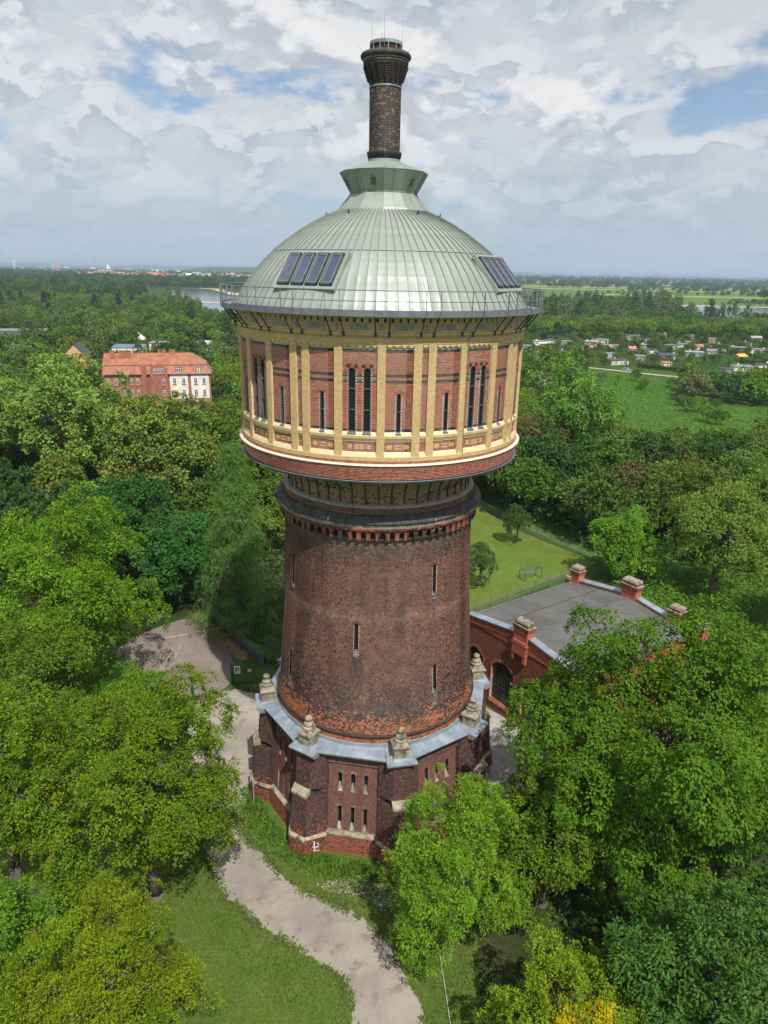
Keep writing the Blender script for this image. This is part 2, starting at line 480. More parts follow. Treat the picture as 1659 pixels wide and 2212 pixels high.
class MB:
    def __init__(s):
        s.v = []
        s.f = []
        s.m = []
        s.cur = 0

    def add(s, vs, fs):
        o = len(s.v)
        s.v += [tuple(p) for p in vs]
        for f in fs:
            s.f.append([i + o for i in f])
            s.m.append(s.cur)

    def box(s, c, d, rz=0.0, M=None):
        hx, hy, hz = d[0] / 2, d[1] / 2, d[2] / 2
        ps = [(-hx, -hy, -hz), (hx, -hy, -hz), (hx, hy, -hz), (-hx, hy, -hz), (-hx, -hy, hz), (hx, -hy, hz), (hx, hy, hz), (-hx, hy, hz)]
        ca, sa = math.cos(rz), math.sin(rz)
        out = []
        for p in ps:
            if M is not None:
                q = M @ Vector(p)
                out.append((q.x + c[0], q.y + c[1], q.z + c[2]))
            else:
                out.append((c[0] + p[0] * ca - p[1] * sa, c[1] + p[0] * sa + p[1] * ca, c[2] + p[2]))
        s.add(out, [(0, 3, 2, 1), (4, 5, 6, 7), (0, 1, 5, 4), (1, 2, 6, 5), (2, 3, 7, 6), (3, 0, 4, 7)])

    def hexa(s, b, t):
        """bottom 4 points, top 4 points (counter-clockwise)"""
        s.add(list(b) + list(t), [(0, 3, 2, 1), (4, 5, 6, 7), (0, 1, 5, 4), (1, 2, 6, 5), (2, 3, 7, 6), (3, 0, 4, 7)])

    def prism(s, poly, z0, z1, cap=True):
        n = len(poly)
        vs = [(p[0], p[1], z0) for p in poly] + [(p[0], p[1], z1) for p in poly]
        fs = [(i, (i + 1) % n, n + (i + 1) % n, n + i) for i in range(n)]
        if cap:
            fs += [tuple(range(n - 1, -1, -1)), tuple(range(n, 2 * n))]
        s.add(vs, fs)

    def loft(s, rings, closed=True, cap0=False, cap1=False):
        n = len(rings[0])
        vs = [p for r in rings for p in r]
        fs = []
        for j in range(len(rings) - 1):
            for i in range(n if closed else n - 1):
                k = (i + 1) % n
                fs.append((j * n + i, j * n + k, (j + 1) * n + k, (j + 1) * n + i))
        if cap0:
            fs.append(tuple(range(n - 1, -1, -1)))
        if cap1:
            o = (len(rings) - 1) * n
            fs.append(tuple(range(o, o + n)))
        s.add(vs, fs)

    def lathe(s, prof, n=48, a0=0.0, a1=360.0, c=(0, 0)):
        full = abs(a1 - a0 - 360) < 1e-6
        cnt = n if full else n + 1
        az = [R_(a0 + (a1 - a0) * i / n) for i in range(cnt)]
        rings = [[(c[0] + r * math.sin(t), c[1] - r * math.cos(t), z) for t in az] for r, z in prof]
        s.loft(rings, closed=full)

    def tube(s, pts, r, n=6, r1=None):
        pts = [Vector(p) for p in pts]
        rings = []
        for i, p in enumerate(pts):
            d = (pts[min(i + 1, len(pts) - 1)] - pts[max(i - 1, 0)]).normalized()
            a = d.cross(Vector((0, 0, 1)))
            if a.length < 0.05:
                a = d.cross(Vector((1, 0, 0)))
            a.normalize()
            b = d.cross(a)
            rr = r if r1 is None else r + (r1 - r) * i / max(1, len(pts) - 1)
            rings.append([tuple(p + (a * math.cos(2 * PI * k / n) + b * math.sin(2 * PI * k / n)) * rr) for k in range(n)])
        s.loft(rings, cap0=True, cap1=True)

    def mesh(s, name, mats, smooth=False):
        me = bpy.data.meshes.new(name)
        me.from_pydata(s.v, [], s.f)
        for mm in (mats if isinstance(mats, (list, tuple)) else [mats]):
            me.materials.append(MATS[mm])
        if any(s.m):
            me.polygons.foreach_set('material_index', s.m)
        if smooth:
            me.polygons.foreach_set('use_smooth', [True] * len(me.polygons))
        me.update()
        return me

    def build(s, name, mats, parent=None, smooth=False, kind=None, loc=None):
        o = bpy.data.objects.new(name, s.mesh(name, mats, smooth))
        link(o, parent)
        if kind:
            o['kind'] = kind
        if loc is not None:
            o.location = loc
        return o

def put(name, me, parent=None, loc=(0, 0, 0), rz=0.0, scale=None, kind=None, color=None, rot=None):
    o = bpy.data.objects.new(name, me)
    link(o, parent)
    o.location = loc
    o.rotation_euler = rot if rot is not None else (0, 0, rz)
    if scale is not None:
        o.scale = scale if hasattr(scale, '__len__') else (scale,) * 3
    if kind:
        o['kind'] = kind
    if color is not None:
        o.color = (*color, 1.0)
    return o

def thing(name, label, cat, loc=(0, 0, 0), rz=0.0, group=None):
    o = bpy.data.objects.new(name, None)
    o.empty_display_size = 0.5
    link(o)
    o.location = loc
    o.rotation_euler = (0, 0, rz)
    o['label'] = label
    o['category'] = cat
    if group:
        o['group'] = group
    return o

def pol(r, a, z):
    t = R_(a)
    return (r * math.sin(t), -r * math.cos(t), z)

def smooth01(t):
    t = max(0.0, min(1.0, t))
    return t * t * (3 - 2 * t)

def terr(x, y):
    return -8.0 * smooth01((y - 75) / 80)
# ------------------------------------------------------------------ brickwork tools
rng = np.random.default_rng(11)

def vnoise(x, y, seed=0):
    xi = np.floor(x).astype(np.int64); yi = np.floor(y).astype(np.int64)
    xf = x - xi; yf = y - yi
    def hsh(a, b):
        h = (a * 374761393 + b * 668265263 + seed * 974634777) & 0xffffffff
        h = ((h ^ (h >> 13)) * 1274126177) & 0xffffffff
        return ((h ^ (h >> 16)) & 0xffff) / 65535.0
    u = xf * xf * (3 - 2 * xf); v = yf * yf * (3 - 2 * yf)
    return (hsh(xi, yi) * (1 - u) + hsh(xi + 1, yi) * u) * (1 - v) + (hsh(xi, yi + 1) * (1 - u) + hsh(xi + 1, yi + 1) * u) * v

def fbm(x, y, seed=0, o=4):
    s = 0; a = 0.5; t = 0
    for i in range(o):
        s = s + a * vnoise(x * 2 ** i, y * 2 ** i, seed + i); t += a; a *= 0.55
    return s / t

def cyl_surf(rfun, a0, rref):
    def P(u, v, off):
        t = np.radians(a0) + u / rref
        r = rfun(v) + off
        return np.stack([r * np.sin(t), -r * np.cos(t), v + 0 * r], -1)
    return P

def quad_surf(b0, b1, t1, t0):
    """bilinear quad: u in 0..W (mean width), v in 0..H"""
    b0, b1, t1, t0 = [np.array(p, float) for p in (b0, b1, t1, t0)]
    W = (np.linalg.norm(b1 - b0) + np.linalg.norm(t1 - t0)) / 2
    H = (np.linalg.norm(t0 - b0) + np.linalg.norm(t1 - b1)) / 2
    n = np.cross(b1 - b0, t0 - b0); n /= np.linalg.norm(n)
    def P(u, v, off):
        s = (u / W)[..., None]; t = (v / H)[..., None]
        return (b0 * (1 - s) + b1 * s) * (1 - t) + (t0 * (1 - s) + t1 * s) * t + n * (np.asarray(off)[..., None] if np.ndim(off) else off)
    return P, W, H

def hole_top(h, du):
    uc, w, vb, vt = h
    r = w / 2
    return vt - r + math.sqrt(max(0.0, r * r - du * du))

def backing(name, P, u0, u1, v0, v1, holes, mat, parent, du=0.25, dv=2.0, off=0.0):
    cuts = set(np.linspace(u0, u1, max(2, int((u1 - u0) / du) + 1)).round(4))
    for uc, w, vb, vt in holes:
        cuts |= set(np.linspace(uc - w / 2, uc + w / 2, 5).round(4))
    cuts = sorted(c for c in cuts if u0 - 1e-6 <= c <= u1 + 1e-6)
    quads = []
    for a, b in zip(cuts[:-1], cuts[1:]):
        m = (a + b) / 2
        iv = [(v0, v1)]
        for h in holes:
            if abs(m - h[0]) < h[1] / 2:
                lo, hi = h[2], hole_top(h, m - h[0])
                iv = [(p, q) for s, e in iv for p, q in ((s, min(e, lo)), (max(s, hi), e)) if q - p > 1e-4]
        for s, e in iv:
            k = max(1, int(math.ceil((e - s) / dv)))
            for j in range(k):
                quads.append((a, b, s + (e - s) * j / k, s + (e - s) * (j + 1) / k))
    q = np.array(quads)
    U = np.stack([q[:, 0], q[:, 1], q[:, 1], q[:, 0]], 1); Vv = np.stack([q[:, 2], q[:, 2], q[:, 3], q[:, 3]], 1)
    pts = P(U.ravel(), Vv.ravel(), off)
    me = mesh_np(name, pts, np.arange(len(pts)).reshape(-1, 4), mat)
    return put(name, me, parent)

class BrickSet:
    def __init__(s):
        s.V = []; s.C = []

    def add(s, P, u0, u1, v0, v1, colfn, holes=(), pw=0.13, ph=0.077, off=0.010, english=False, halo=0.03, phase=0, skipfn=None):
        rows = int(round((v1 - v0) / ph))
        if rows < 1:
            return
        ph = (v1 - v0) / rows
        for r in range(rows):
            w = pw * (2 if (english and r % 2) else 1)
            n = max(1, int(round((u1 - u0) / w)))
            w = (u1 - u0) / n
            sh = 0.5 * w if (r + phase) % 2 else 0.0
            e = np.arange(n + (1 if sh else 0)) * w - sh
            a = np.clip(u0 + e, u0, u1); b = np.clip(u0 + e + w, u0, u1)
            ok = b - a > 0.02
            a, b = a[ok] + 0.0075, b[ok] - 0.0075
            c = (a + b) / 2
            vb = v0 + r * ph + 0.0075; vt = v0 + (r + 1) * ph - 0.0075; vm = (vb + vt) / 2
            keep = np.ones(len(c), bool)
            for h in holes:
                du = np.abs(c - h[0])
                rr = h[1] / 2 + halo
                top = h[3] - h[1] / 2 + np.sqrt(np.maximum(0, rr * rr - du * du))
                keep &= ~((du < rr) & (vm > h[2] - 0.02) & (vm < top))
            if skipfn is not None:
                keep &= ~skipfn(c, vm)
            a, b, c = a[keep], b[keep], c[keep]
            if not len(c):
                continue
            vbs = np.full_like(c, vb); vts = np.full_like(c, vt)
            o = off + rng.uniform(-0.003, 0.004, len(c))
            front = np.stack([P(a, vbs, o), P(b, vbs, o), P(b, vts, o), P(a, vts, o)], 1)
            z = np.full_like(c, -0.004)
            back = np.stack([P(a, vbs, z), P(b, vbs, z), P(b, vts, z), P(a, vts, z)], 1)
            s.V.append(np.concatenate([front, back], 1))
            s.C.append(colfn(c, np.full_like(c, vm), r))
        return s

    def build(s, name, mat, parent, kind='stuff'):
        V = np.concatenate(s.V); C = np.concatenate(s.C)
        n = len(V)
        base = (np.arange(n) * 8)[:, None, None]
        pat = np.array([[0, 1, 2, 3], [4, 5, 1, 0], [5, 6, 2, 1], [6, 7, 3, 2], [7, 4, 0, 3]])
        F = (base + pat).reshape(-1, 4)
        me = mesh_np(name, V.reshape(-1, 3), F, mat, cols=np.repeat(C, 5, 0))
        return put(name, me, parent, kind=kind)

def jit(c, base, var=0.15, hue=0.05):
    n = len(c)
    k = 1 + rng.uniform(-var, var, (n, 1))
    return np.clip(np.array(base) * k * (1 + rng.uniform(-hue, hue, (n, 3))), 0, 1)

YEL = (0.70, 0.50, 0.235); PALE = (0.74, 0.63, 0.44); RED = (0.36, 0.105, 0.055); BLK = (0.022, 0.027, 0.036)
def col_yellow(c, v, r):
    k = (.86 + .26 * fbm(c * .9, v * .7, 71))[:, None]
    return jit(c, YEL, 0.11, 0.04) * k
def mixcols(n, cols, probs):
    k = rng.choice(len(cols), n, p=probs)
    return np.array(cols)[k]

# ------------------------------------------------------------------ the water tower
TZ = 0.6
tower = thing('water_tower', 'tall round brick water tower with yellow and red banded tank, green metal dome and chimney', 'water tower', (0, 0, TZ))

# ---- shaft
sp = [(7.02, 7.1), (6.92, 8.0), (6.74, 9.5), (6.56, 12.0), (6.32, 16.0), (6.15, 20.9), (6.15, 21.2)]
def r_shaft(z):
    return np.interp(z, [p[1] for p in sp], [p[0] for p in sp])
RS = 6.5
S_A0 = -115.0
shaftP = cyl_surf(r_shaft, S_A0, RS)
U_END = R_(230) * RS
slits = [(-11.0, 13.54, 15.58), (34.2, 17.04, 19.10), (35.0, 10.3, 12.31), (-58.4, 16.8, 18.9), (-58.8, 10.1, 12.05), (78.0, 13.6, 15.6), (-103.0, 13.6, 15.6)]
sh_holes = [(R_(a - S_A0) * RS, 0.26, z0, z1) for a, z0, z1 in slits]
shaft = backing('shaft', shaftP, 0, U_END, 7.1, 21.15, sh_holes, 'mortar_dark', tower, 0.35, 1.2)
mb = MB(); mb.lathe([(r - 0.0, z) for r, z in sp], 26, 115, 245)
mb.build('shaft_rear', 'mortar_dark', tower, smooth=True)
mb = MB(); mb.lathe([(5.85, 7.1), (5.7, 21.3)], 48)
mb.build('shaft_core', 'black_paint', tower)

def col_shaft(c, v, r):
    n = len(c)
    az = S_A0 + np.degrees(c / RS)
    big = fbm(c * 0.22, v * 0.30, 3); mid = fbm(c * 0.9, v * 2.2, 8); fine = fbm(c * 2.0, v * 5.0, 21)
    cols = mixcols(n, [(0.178, 0.080, 0.056), (0.130, 0.062, 0.050), (0.225, 0.094, 0.052), (0.072, 0.045, 0.042), (0.28, 0.120, 0.060)], [0.36, 0.25, 0.19, 0.12, 0.08])
    # header / stretcher chequer of dark bricks, strongest low down
    low = np.clip((12.8 - v) / 3.5, 0, 1); top = np.clip((v - 19.0) / 1.5, 0, 1)
    cj = (np.round(c / 0.13).astype(int) + (r % 4) // 2) % 2 == 0
    chk = (rng.random(n) < (0.12 + (0.25 + 0.55 * cj) * low + 0.40 * top) * np.clip(0.5 + big, 0, 1.2))
    cols[chk] = np.array((0.030, 0.028, 0.034))
    # spalled faces: bare orange brick
    left = np.clip((-az - 25) / 60, 0, 1)
    p = np.clip((9.9 - v) / 2.2, 0, 1) * 0.80 + np.clip((13.5 - v) / 5, 0, 1) * (0.16 + 0.30 * left) + 0.05 * left
    sp_ = (mid * 0.34 + fine * 0.26 + rng.random(n) * 0.40) > (0.835 - 0.46 * p)
    cols[sp_] = np.array((0.50, 0.155, 0.060))
    sp2 = rng.random(n) < 0.004 + 0.06 * p
    cols[sp2] = np.array((0.42, 0.17, 0.08))
    streak = fbm(c * 1.3, v * 0.12, 33)
    dk = (0.62 + 0.42 * big + 0.36 * streak)[:, None] * (1 + 0.10 * math.sin(r * 12.9898 + math.cos(r * 3.3) * 5))
    soot = np.clip((v - 19.3) / 1.6, 0, 1) * (.25 + .5 * streak) + np.clip((fbm(c * .55 + 9, v * .16, 55) - .56) * 3.2, 0, .5)
    dk = dk * (1 - np.clip(soot, 0, .7))[:, None]
    return np.clip(cols * dk * (1 + rng.uniform(-0.14, 0.14, (n, 1))), 0, 1)
bs = BrickSet(); bs.add(shaftP, 0, U_END, 7.5, 21.1, col_shaft, sh_holes, ph=0.0775)
bs.build('brick_courses', 'brick_weathered', tower)

def arch_outline(w, h, n=6):
    r = w / 2
    pts = [(-r, 0), (-r, h - r)]
    pts += [(-r * math.cos(PI * i / n), h - r + r * math.sin(PI * i / n)) for i in range(1, n)]
    pts += [(r, h - r), (r, 0)]
    return pts

def frame_mesh(name, w, h, t, r, depth, bars, mat, flat=False):
    """arched frame standing on radius r, facing -Y, foot at z=0"""
    mb = MB()
    o = arch_outline(w, h); i = arch_outline(w - 2 * t, h - t)
    i = [(x, max(z, t)) for x, z in i]
    ring = lambda pts, y: [(x, y, z) for x, z in pts]
    n = len(o)
    vs = ring(o, -r) + ring(i, -r) + ring(o, -r + depth) + ring(i, -r + depth)
    fs = []
    for k in range(n):
        j = (k + 1) % n
        fs += [(k, j, n + j, n + k), (2 * n + k, 2 * n + j, j, k), (n + k, n + j, 3 * n + j, 3 * n + k)]
    mb.add(vs, fs)
    for b in bars:
        mb.box((0, -r + depth * 0.4, h * b), (w - 2 * t, depth * 0.6, t * 0.9))
    return mb.mesh(name, mat)

def pane_mesh(name, w, h, r, mat='glass_dark'):
    mb = MB()
    o = arch_outline(w, h)
    mb.add([(x, -r, z) for x, z in o] + [(x, -r + 0.02, z) for x, z in o], [tuple(range(len(o))), tuple(range(2 * len(o) - 1, len(o) - 1, -1))])
    return mb.mesh(name, mat)

for (a, z0, z1) in slits[:5]:
    rr = float(r_shaft((z0 + z1) / 2))
    f = put('window', frame_mesh('window', 0.26, z1 - z0, 0.03, rr - 0.10, 0.2, [], 'sooty_brick'), tower, (0, 0, z0), R_(a))
    put('pane', pane_mesh('pane', 0.24, z1 - z0, rr - 0.24), f)
    mb = MB(); rb = float(r_shaft(z0))
    mb.hexa([(-.15, -rb - .07, -.22), (.15, -rb - .07, -.22), (.15, -rb + .2, -.16), (-.15, -rb + .2, -.16)], [(-.15, -rb - .07, -.16), (.15, -rb - .07, -.16), (.13, -rb + .2, .22), (-.13, -rb + .2, .22)])
    mb.build('sill', 'frame_grey', f)
vmesh = {}
def voussoirs(parent, a, zc, rin, ln, r, count, wid, cols, span=190):
    for k in range(count):
        th = R_(-span / 2 + span * (k + 0.5) / count)
        cname = cols(k, count)
        key = (cname, ln, wid)
        if key not in vmesh:
            m = MB()
            m.hexa([(-wid * .42, -0.018, 0), (wid * .42, -0.018, 0), (wid * .42, .02, 0), (-wid * .42, .02, 0)],
                   [(-wid * .62, -0.018, ln), (wid * .62, -0.018, ln), (wid * .62, .02, ln), (-wid * .62, .02, ln)])
            vmesh[key] = m.mesh('voussoir', cname)
        ra = R_(a)
        x = math.sin(th) * rin
        loc = (r * math.sin(ra) + x * math.cos(ra), -r * math.cos(ra) + x * math.sin(ra), zc + math.cos(th) * rin)
        rot = (Matrix.Rotation(ra, 4, 'Z') @ Matrix.Rotation(th, 4, 'Y')).to_euler()
        put('voussoir', vmesh[key], parent, loc, rot=rot)
for (a, z0, z1) in slits[:5]:
    voussoirs(tower, a, z1 - .13, .14, .16, float(r_shaft(z1)), 7, .075, lambda k, n: 'orange_brick' if k % 2 else 'sooty_brick', 150)

# ring mould near the foot, conductor cable
mb = MB(); mb.lathe([(6.98, 7.86), (7.06, 7.90), (7.08, 7.98), (7.03, 8.06), (6.93, 8.08)], 96)
mb.build('ring_moulding', 'sooty_brick', tower, smooth=True)
mb = MB()
mb.tube([pol(float(r_shaft(z)) + .05, -64 - (20.5 - z) * 1.27, z) for z in np.linspace(20.5, 7.6, 24)], .016, 4)
mb.build('lightning_cable', 'galvanised', tower)

# ---- corbel table of little arches
N_ARCH = 72
mb = MB()
w = 2 * PI * 6.42 / N_ARCH
ro = 6.47
def apt(x, z, r):
    t = x / 6.42
    return (r * math.sin(t), -r * math.cos(t), z)
op = arch_outline(w * .56, .52, 6)
outer = [(-w / 2, 0), (-w / 2, .36), (-w / 2, .5), (-w / 2, .62), (-w / 4, .62), (0, .62), (w / 4, .62), (w / 2, .62), (w / 2, .5), (w / 2, .36), (w / 2, 0)]
n = len(op)
while len(outer) > n:
    outer.pop(len(outer) // 2)
while len(outer) < n:
    outer.insert(len(outer) // 2, (0, .62))
vs = [apt(x, z, ro) for x, z in outer] + [apt(x, z, ro) for x, z in op] + [apt(x, z, 6.16) for x, z in outer] + [apt(x, z, 6.2) for x, z in op]
fs = []
for k in range(n - 1):
    fs += [(k, k + 1, n + k + 1, n + k), (n + k, n + k + 1, 3 * n + k + 1, 3 * n + k), (2 * n + k, 2 * n + k + 1, k + 1, k)]
fs += [(0, n, 3 * n, 2 * n), (n - 1, 3 * n - 1, 4 * n - 1, 2 * n - 1)]
mb.add(vs, fs)
arch_a = mb.mesh('corbel_arch', 'orange_brick')
arch_b = mb.mesh('corbel_arch', 'sooty_brick')
mb = MB()
for k in range(7):
    th = R_(-80 + 160 * k / 6)
    q = Matrix.Rotation(th, 3, 'Y')
    mb.box((math.sin(th) * (w * .28 + .07), -ro - .004, .52 - w * .28 + math.cos(th) * (w * .28 + .07)), (.055, .03, .13), M=q)
arch_r = mb.mesh('arch_ring', 'orange_brick')
arch_rs = mb.mesh('arch_ring', 'fascia_stone')
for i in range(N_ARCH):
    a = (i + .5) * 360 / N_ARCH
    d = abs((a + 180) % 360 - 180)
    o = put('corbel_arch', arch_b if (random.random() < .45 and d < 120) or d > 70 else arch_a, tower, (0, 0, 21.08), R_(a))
    if d < 110:
        put('arch_ring', arch_r if random.random() < .7 else arch_rs, o)
mb = MB(); mb.lathe([(6.2, 21.0), (6.33, 21.04), (6.33, 21.10), (6.18, 21.12)], 96)
mb.build('brick_string', 'sooty_brick', tower)
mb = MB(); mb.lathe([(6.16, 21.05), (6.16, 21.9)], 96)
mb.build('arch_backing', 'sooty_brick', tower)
def col_band(c, v, r):
    n = len(c)
    m = fbm(c * .8, v * 2.5, 5)
    cols = mixcols(n, [(0.05, 0.035, 0.032), (0.11, 0.05, 0.04), (0.20, 0.075, 0.045)], [.5, .3, .2])
    cols[m > .60] = np.array((0.32, 0.10, 0.05))
    return cols * (1 + rng.uniform(-.15, .15, (n, 1)))
def ringmesh(name, prof, mat, n=96, smooth=True, par=None):
    m = MB(); m.lathe(prof, n)
    return m.build(name, mat, par or tower, smooth=smooth)
ringmesh('brick_band_backing', [(6.52, 21.69), (6.60, 21.72), (6.60, 21.90)], 'mortar_dark')
bs = BrickSet(); bs.add(cyl_surf(lambda z: 6.60 + 0 * z, -115, 6.6), 0, R_(230) * 6.6, 21.72, 21.88, col_band)
# stone fascia blocks and dark weathered cornice blocks
for i in range(48):
    a0 = i * 7.5
    m = MB(); m.lathe([(6.45, 21.90), (6.60, 21.90), (6.62, 22.10), (6.5, 22.12)], 3, a0 + .12, a0 + 7.38)
    m.build('fascia_block', 'fascia_stone', tower)
for i in range(40):
    a0 = i * 9 + 2; k = random.uniform(-.012, .012)
    m = MB(); m.lathe([(6.5, 22.12), (6.68 + k, 22.12), (6.73 + k, 22.19), (6.71 + k, 22.30), (6.60, 22.40), (6.40, 22.56 + k), (6.15, 22.60)], 3, a0 + .10, a0 + 8.9)
    m.build('cornice_block', 'sooty_stone', tower, smooth=False)
ringmesh('neck_base', [(6.24, 22.5), (6.20, 22.98)], 'mortar_dark')
bs.add(cyl_surf(lambda z: 6.24 - (z - 22.5) * .083, -115, 6.2), 0, R_(230) * 6.2, 22.58, 22.97, col_band)
bs.build('brick_band', 'brick_weathered', tower)
ringmesh('neck_ledge', [(6.20, 22.98), (6.22, 23.0), (6.20, 23.06), (5.86, 23.12)], 'grey_render')

# ---- flared neck with iron ribs
np_ = [(5.86, 23.10), (5.84, 23.5), (5.90, 23.9), (6.05, 24.25), (6.35, 24.6), (6.85, 24.84), (7.5, 25.04), (8.05, 25.13), (8.45, 25.20)]
def r_neck(z):
    return np.interp(z, [p[1] for p in np_], [p[0] for p in np_])
ringmesh('neck', [(r, z) for r, z in np_], 'neck_brick', 96)
bs = BrickSet()
def col_neck(c, v, r):
    n = len(c)
    m = fbm(c * .5, v * 3, 9)
    cols = mixcols(n, [(0.40, 0.29, 0.16), (0.44, 0.32, 0.17), (0.33, 0.24, 0.14), (0.42, 0.24, 0.13)], [.4, .3, .2, .1])
    cols[(m + rng.uniform(-.14, .14, n)) > .70] = np.array((0.08, 0.06, 0.045))
    low = np.clip((23.75 - v) / .5, 0, 1)
    cols[rng.random(n) < low * .4] = np.array((0.27, 0.11, 0.06))
    return cols * (1 + rng.uniform(-.12, .12, (n, 1)))
bs.add(cyl_surf(r_neck, -115, 6.0), 0, R_(230) * 6.0, 23.12, 24.9, col_neck)
bs.build('neck_bricks', 'brick_weathered', tower)
m = MB()
pp = np_
rings = []
for r, z in pp:
    rings.append([(-.04, -r - .07, z - .02), (.04, -r - .07, z - .02), (.04, -r + .05, z), (-.04, -r + .05, z)])
m.loft(rings, cap0=True, cap1=True)
rib = m.mesh('rib', 'dark_iron')
for i in range(48):
    put('rib', rib, tower, (0, 0, 0), R_(i * 7.5))

# ---- gutter, rolls, ledges
ringmesh('gutter', [(8.2, 25.16), (8.50, 25.14), (8.62, 25.18), (8.68, 25.25), (8.68, 25.31), (8.64, 25.33), (8.53, 25.31)], 'zinc_dark', 128)
ringmesh('gutter_lip', [(8.675, 25.295), (8.705, 25.305), (8.705, 25.335), (8.67, 25.34)], 'galvanised', 128)
m = MB(); m.box((0, -8.32, -.04), (.17, .20, .07)); m.box((0, -8.44, 0.02), (.10, .14, .10))
gb = m.mesh('gutter_bracket', 'galvanised')
for i in range(24):
    put('gutter_bracket', gb, tower, (0, 0, 25.10), R_(.5 + 15 * i))
for k in range(7):
    z = 25.34 + k * .090; r = 8.50 + .036 * k
    ringmesh('brick_roll', [(r - .06, z), (r + .022, z + .006), (r + .040, z + .045), (r + .022, z + .078), (r - .06, z + .086)], 'red_roll', 144)
ringmesh('tank_foot', [(8.4, 25.96), (8.765, 25.98), (8.765, 26.21), (8.8, 26.21)], 'mortar_pale', 144)
ringmesh('stone_ledge', [(8.7, 26.195), (8.855, 26.20), (8.86, 26.225), (8.79, 26.265), (8.74, 26.285), (8.6, 26.29)], 'white_stone', 144)
ringmesh('tank_plinth', [(8.62, 26.28), (8.66, 26.30), (8.66, 26.66), (8.5, 26.67)], 'mortar_yellow', 144)
bs = BrickSet()
def col_red(c, v, r):
    n = len(c)
    return mixcols(n, [(0.40, 0.155, 0.10), (0.35, 0.125, 0.085), (0.26, 0.09, 0.075), (0.46, 0.20, 0.125)], [.42, .28, .15, .15]) * (1 + rng.uniform(-.1, .1, (n, 1)))
A115 = lambda r: (0, R_(230) * r)
cs = lambda r: cyl_surf(lambda z: r + 0 * z, -115, r)
bs.add(cs(8.77), *A115(8.77), 25.98, 26.20, col_red)
bs.add(cs(8.66), *A115(8.66), 26.30, 26.44, col_red)
bs.add(cs(8.66), *A115(8.66), 26.44, 26.66, col_yellow)

# ---- tank wall: panels between pilasters
RP = 8.50; RF = 8.64
core = ringmesh('tank_core', [(8.2, 26.1), (8.2, 33.9)], 'black_paint', 64)
panels = []          # (centre, half width, kind)
for k in range(8):
    c = -7.2 + 45 * k
    panels += [(c, 6.1, 'double'), (c + 13.7, 4.8, 'single'), (c - 13.7, 4.8, 'single'), (c + 22.5, 1.15, 'narrow')]
pil = []
for k in range(8):
    c = -7.2 + 45 * k
    pil += [(c + 6.1, c + 8.9), (c + 18.5, c + 21.35), (c + 23.65, c + 26.5), (c + 36.1, c + 38.9)]
def norm(a):
    return (a + 180) % 360 - 180
def cpatch(m, a0, a1, z0, z1, r, rin, seg=None):
    seg = seg or max(1, int(round((a1 - a0) / 1.5)))
    m.lathe([(rin, z0), (r, z0), (r, z1), (rin, z1)], seg, a0, a1)
    for a in (a0, a1):
        q = [pol(rin, a, z0), pol(r, a, z0), pol(r, a, z1), pol(rin, a, z1)]
        m.add(q, [(0, 1, 2, 3)])
Psurf = {}
for a0, a1 in pil:
    m = MB(); cpatch(m, a0, a1, 26.66, 32.50, RF - .008, 8.3)
    p = m.build('pilaster', 'mortar_yellow', tower)
    if abs(norm((a0 + a1) / 2)) < 112:
        P = cyl_surf(lambda z: RF - .008 + 0 * z, norm(a0), RF)
        bs.add(P, 0, R_(a1 - a0) * RF, 26.66, 32.50, col_yellow)
reds = BrickSet()
STEP = .077
dent = MB()
framesD = frame_mesh('window', .40, 3.36, .042, RP + .03, .22, [.345, .672], 'frame_grey')
framesS = frame_mesh('window', .25, 2.07, .032, RP + .025, .22, [.52], 'frame_grey')
paneD = pane_mesh('pane', .36, 3.32, RP - .07); paneS = pane_mesh('pane', .19, 2.04, RP - .07)
m = MB(); m.hexa([(-.23, -RP - .13, -.13), (.23, -RP - .13, -.13), (.21, -RP + .05, -.06), (-.21, -RP + .05, -.06)], [(-.23, -RP - .13, -.09), (.23, -RP - .13, -.09), (.21, -RP + .05, .02), (-.21, -RP + .05, .02)])
sillD = m.mesh('sill', 'frame_grey')
m = MB(); m.hexa([(-.15, -RP - .13, -.13), (.15, -RP - .13, -.13), (.13, -RP + .05, -.06), (-.13, -RP + .05, -.06)], [(-.15, -RP - .13, -.09), (.15, -RP - .13, -.09), (.13, -RP + .05, .02), (-.13, -RP + .05, .02)])
sillS = m.mesh('sill', 'frame_grey')
brick_meshes = []
for mm in ('red_brick',):
    q = MB(); q.box((0, 0, 0), (.118, .03, .065)); brick_meshes.append(q.mesh('brick', mm))
n_single = 0
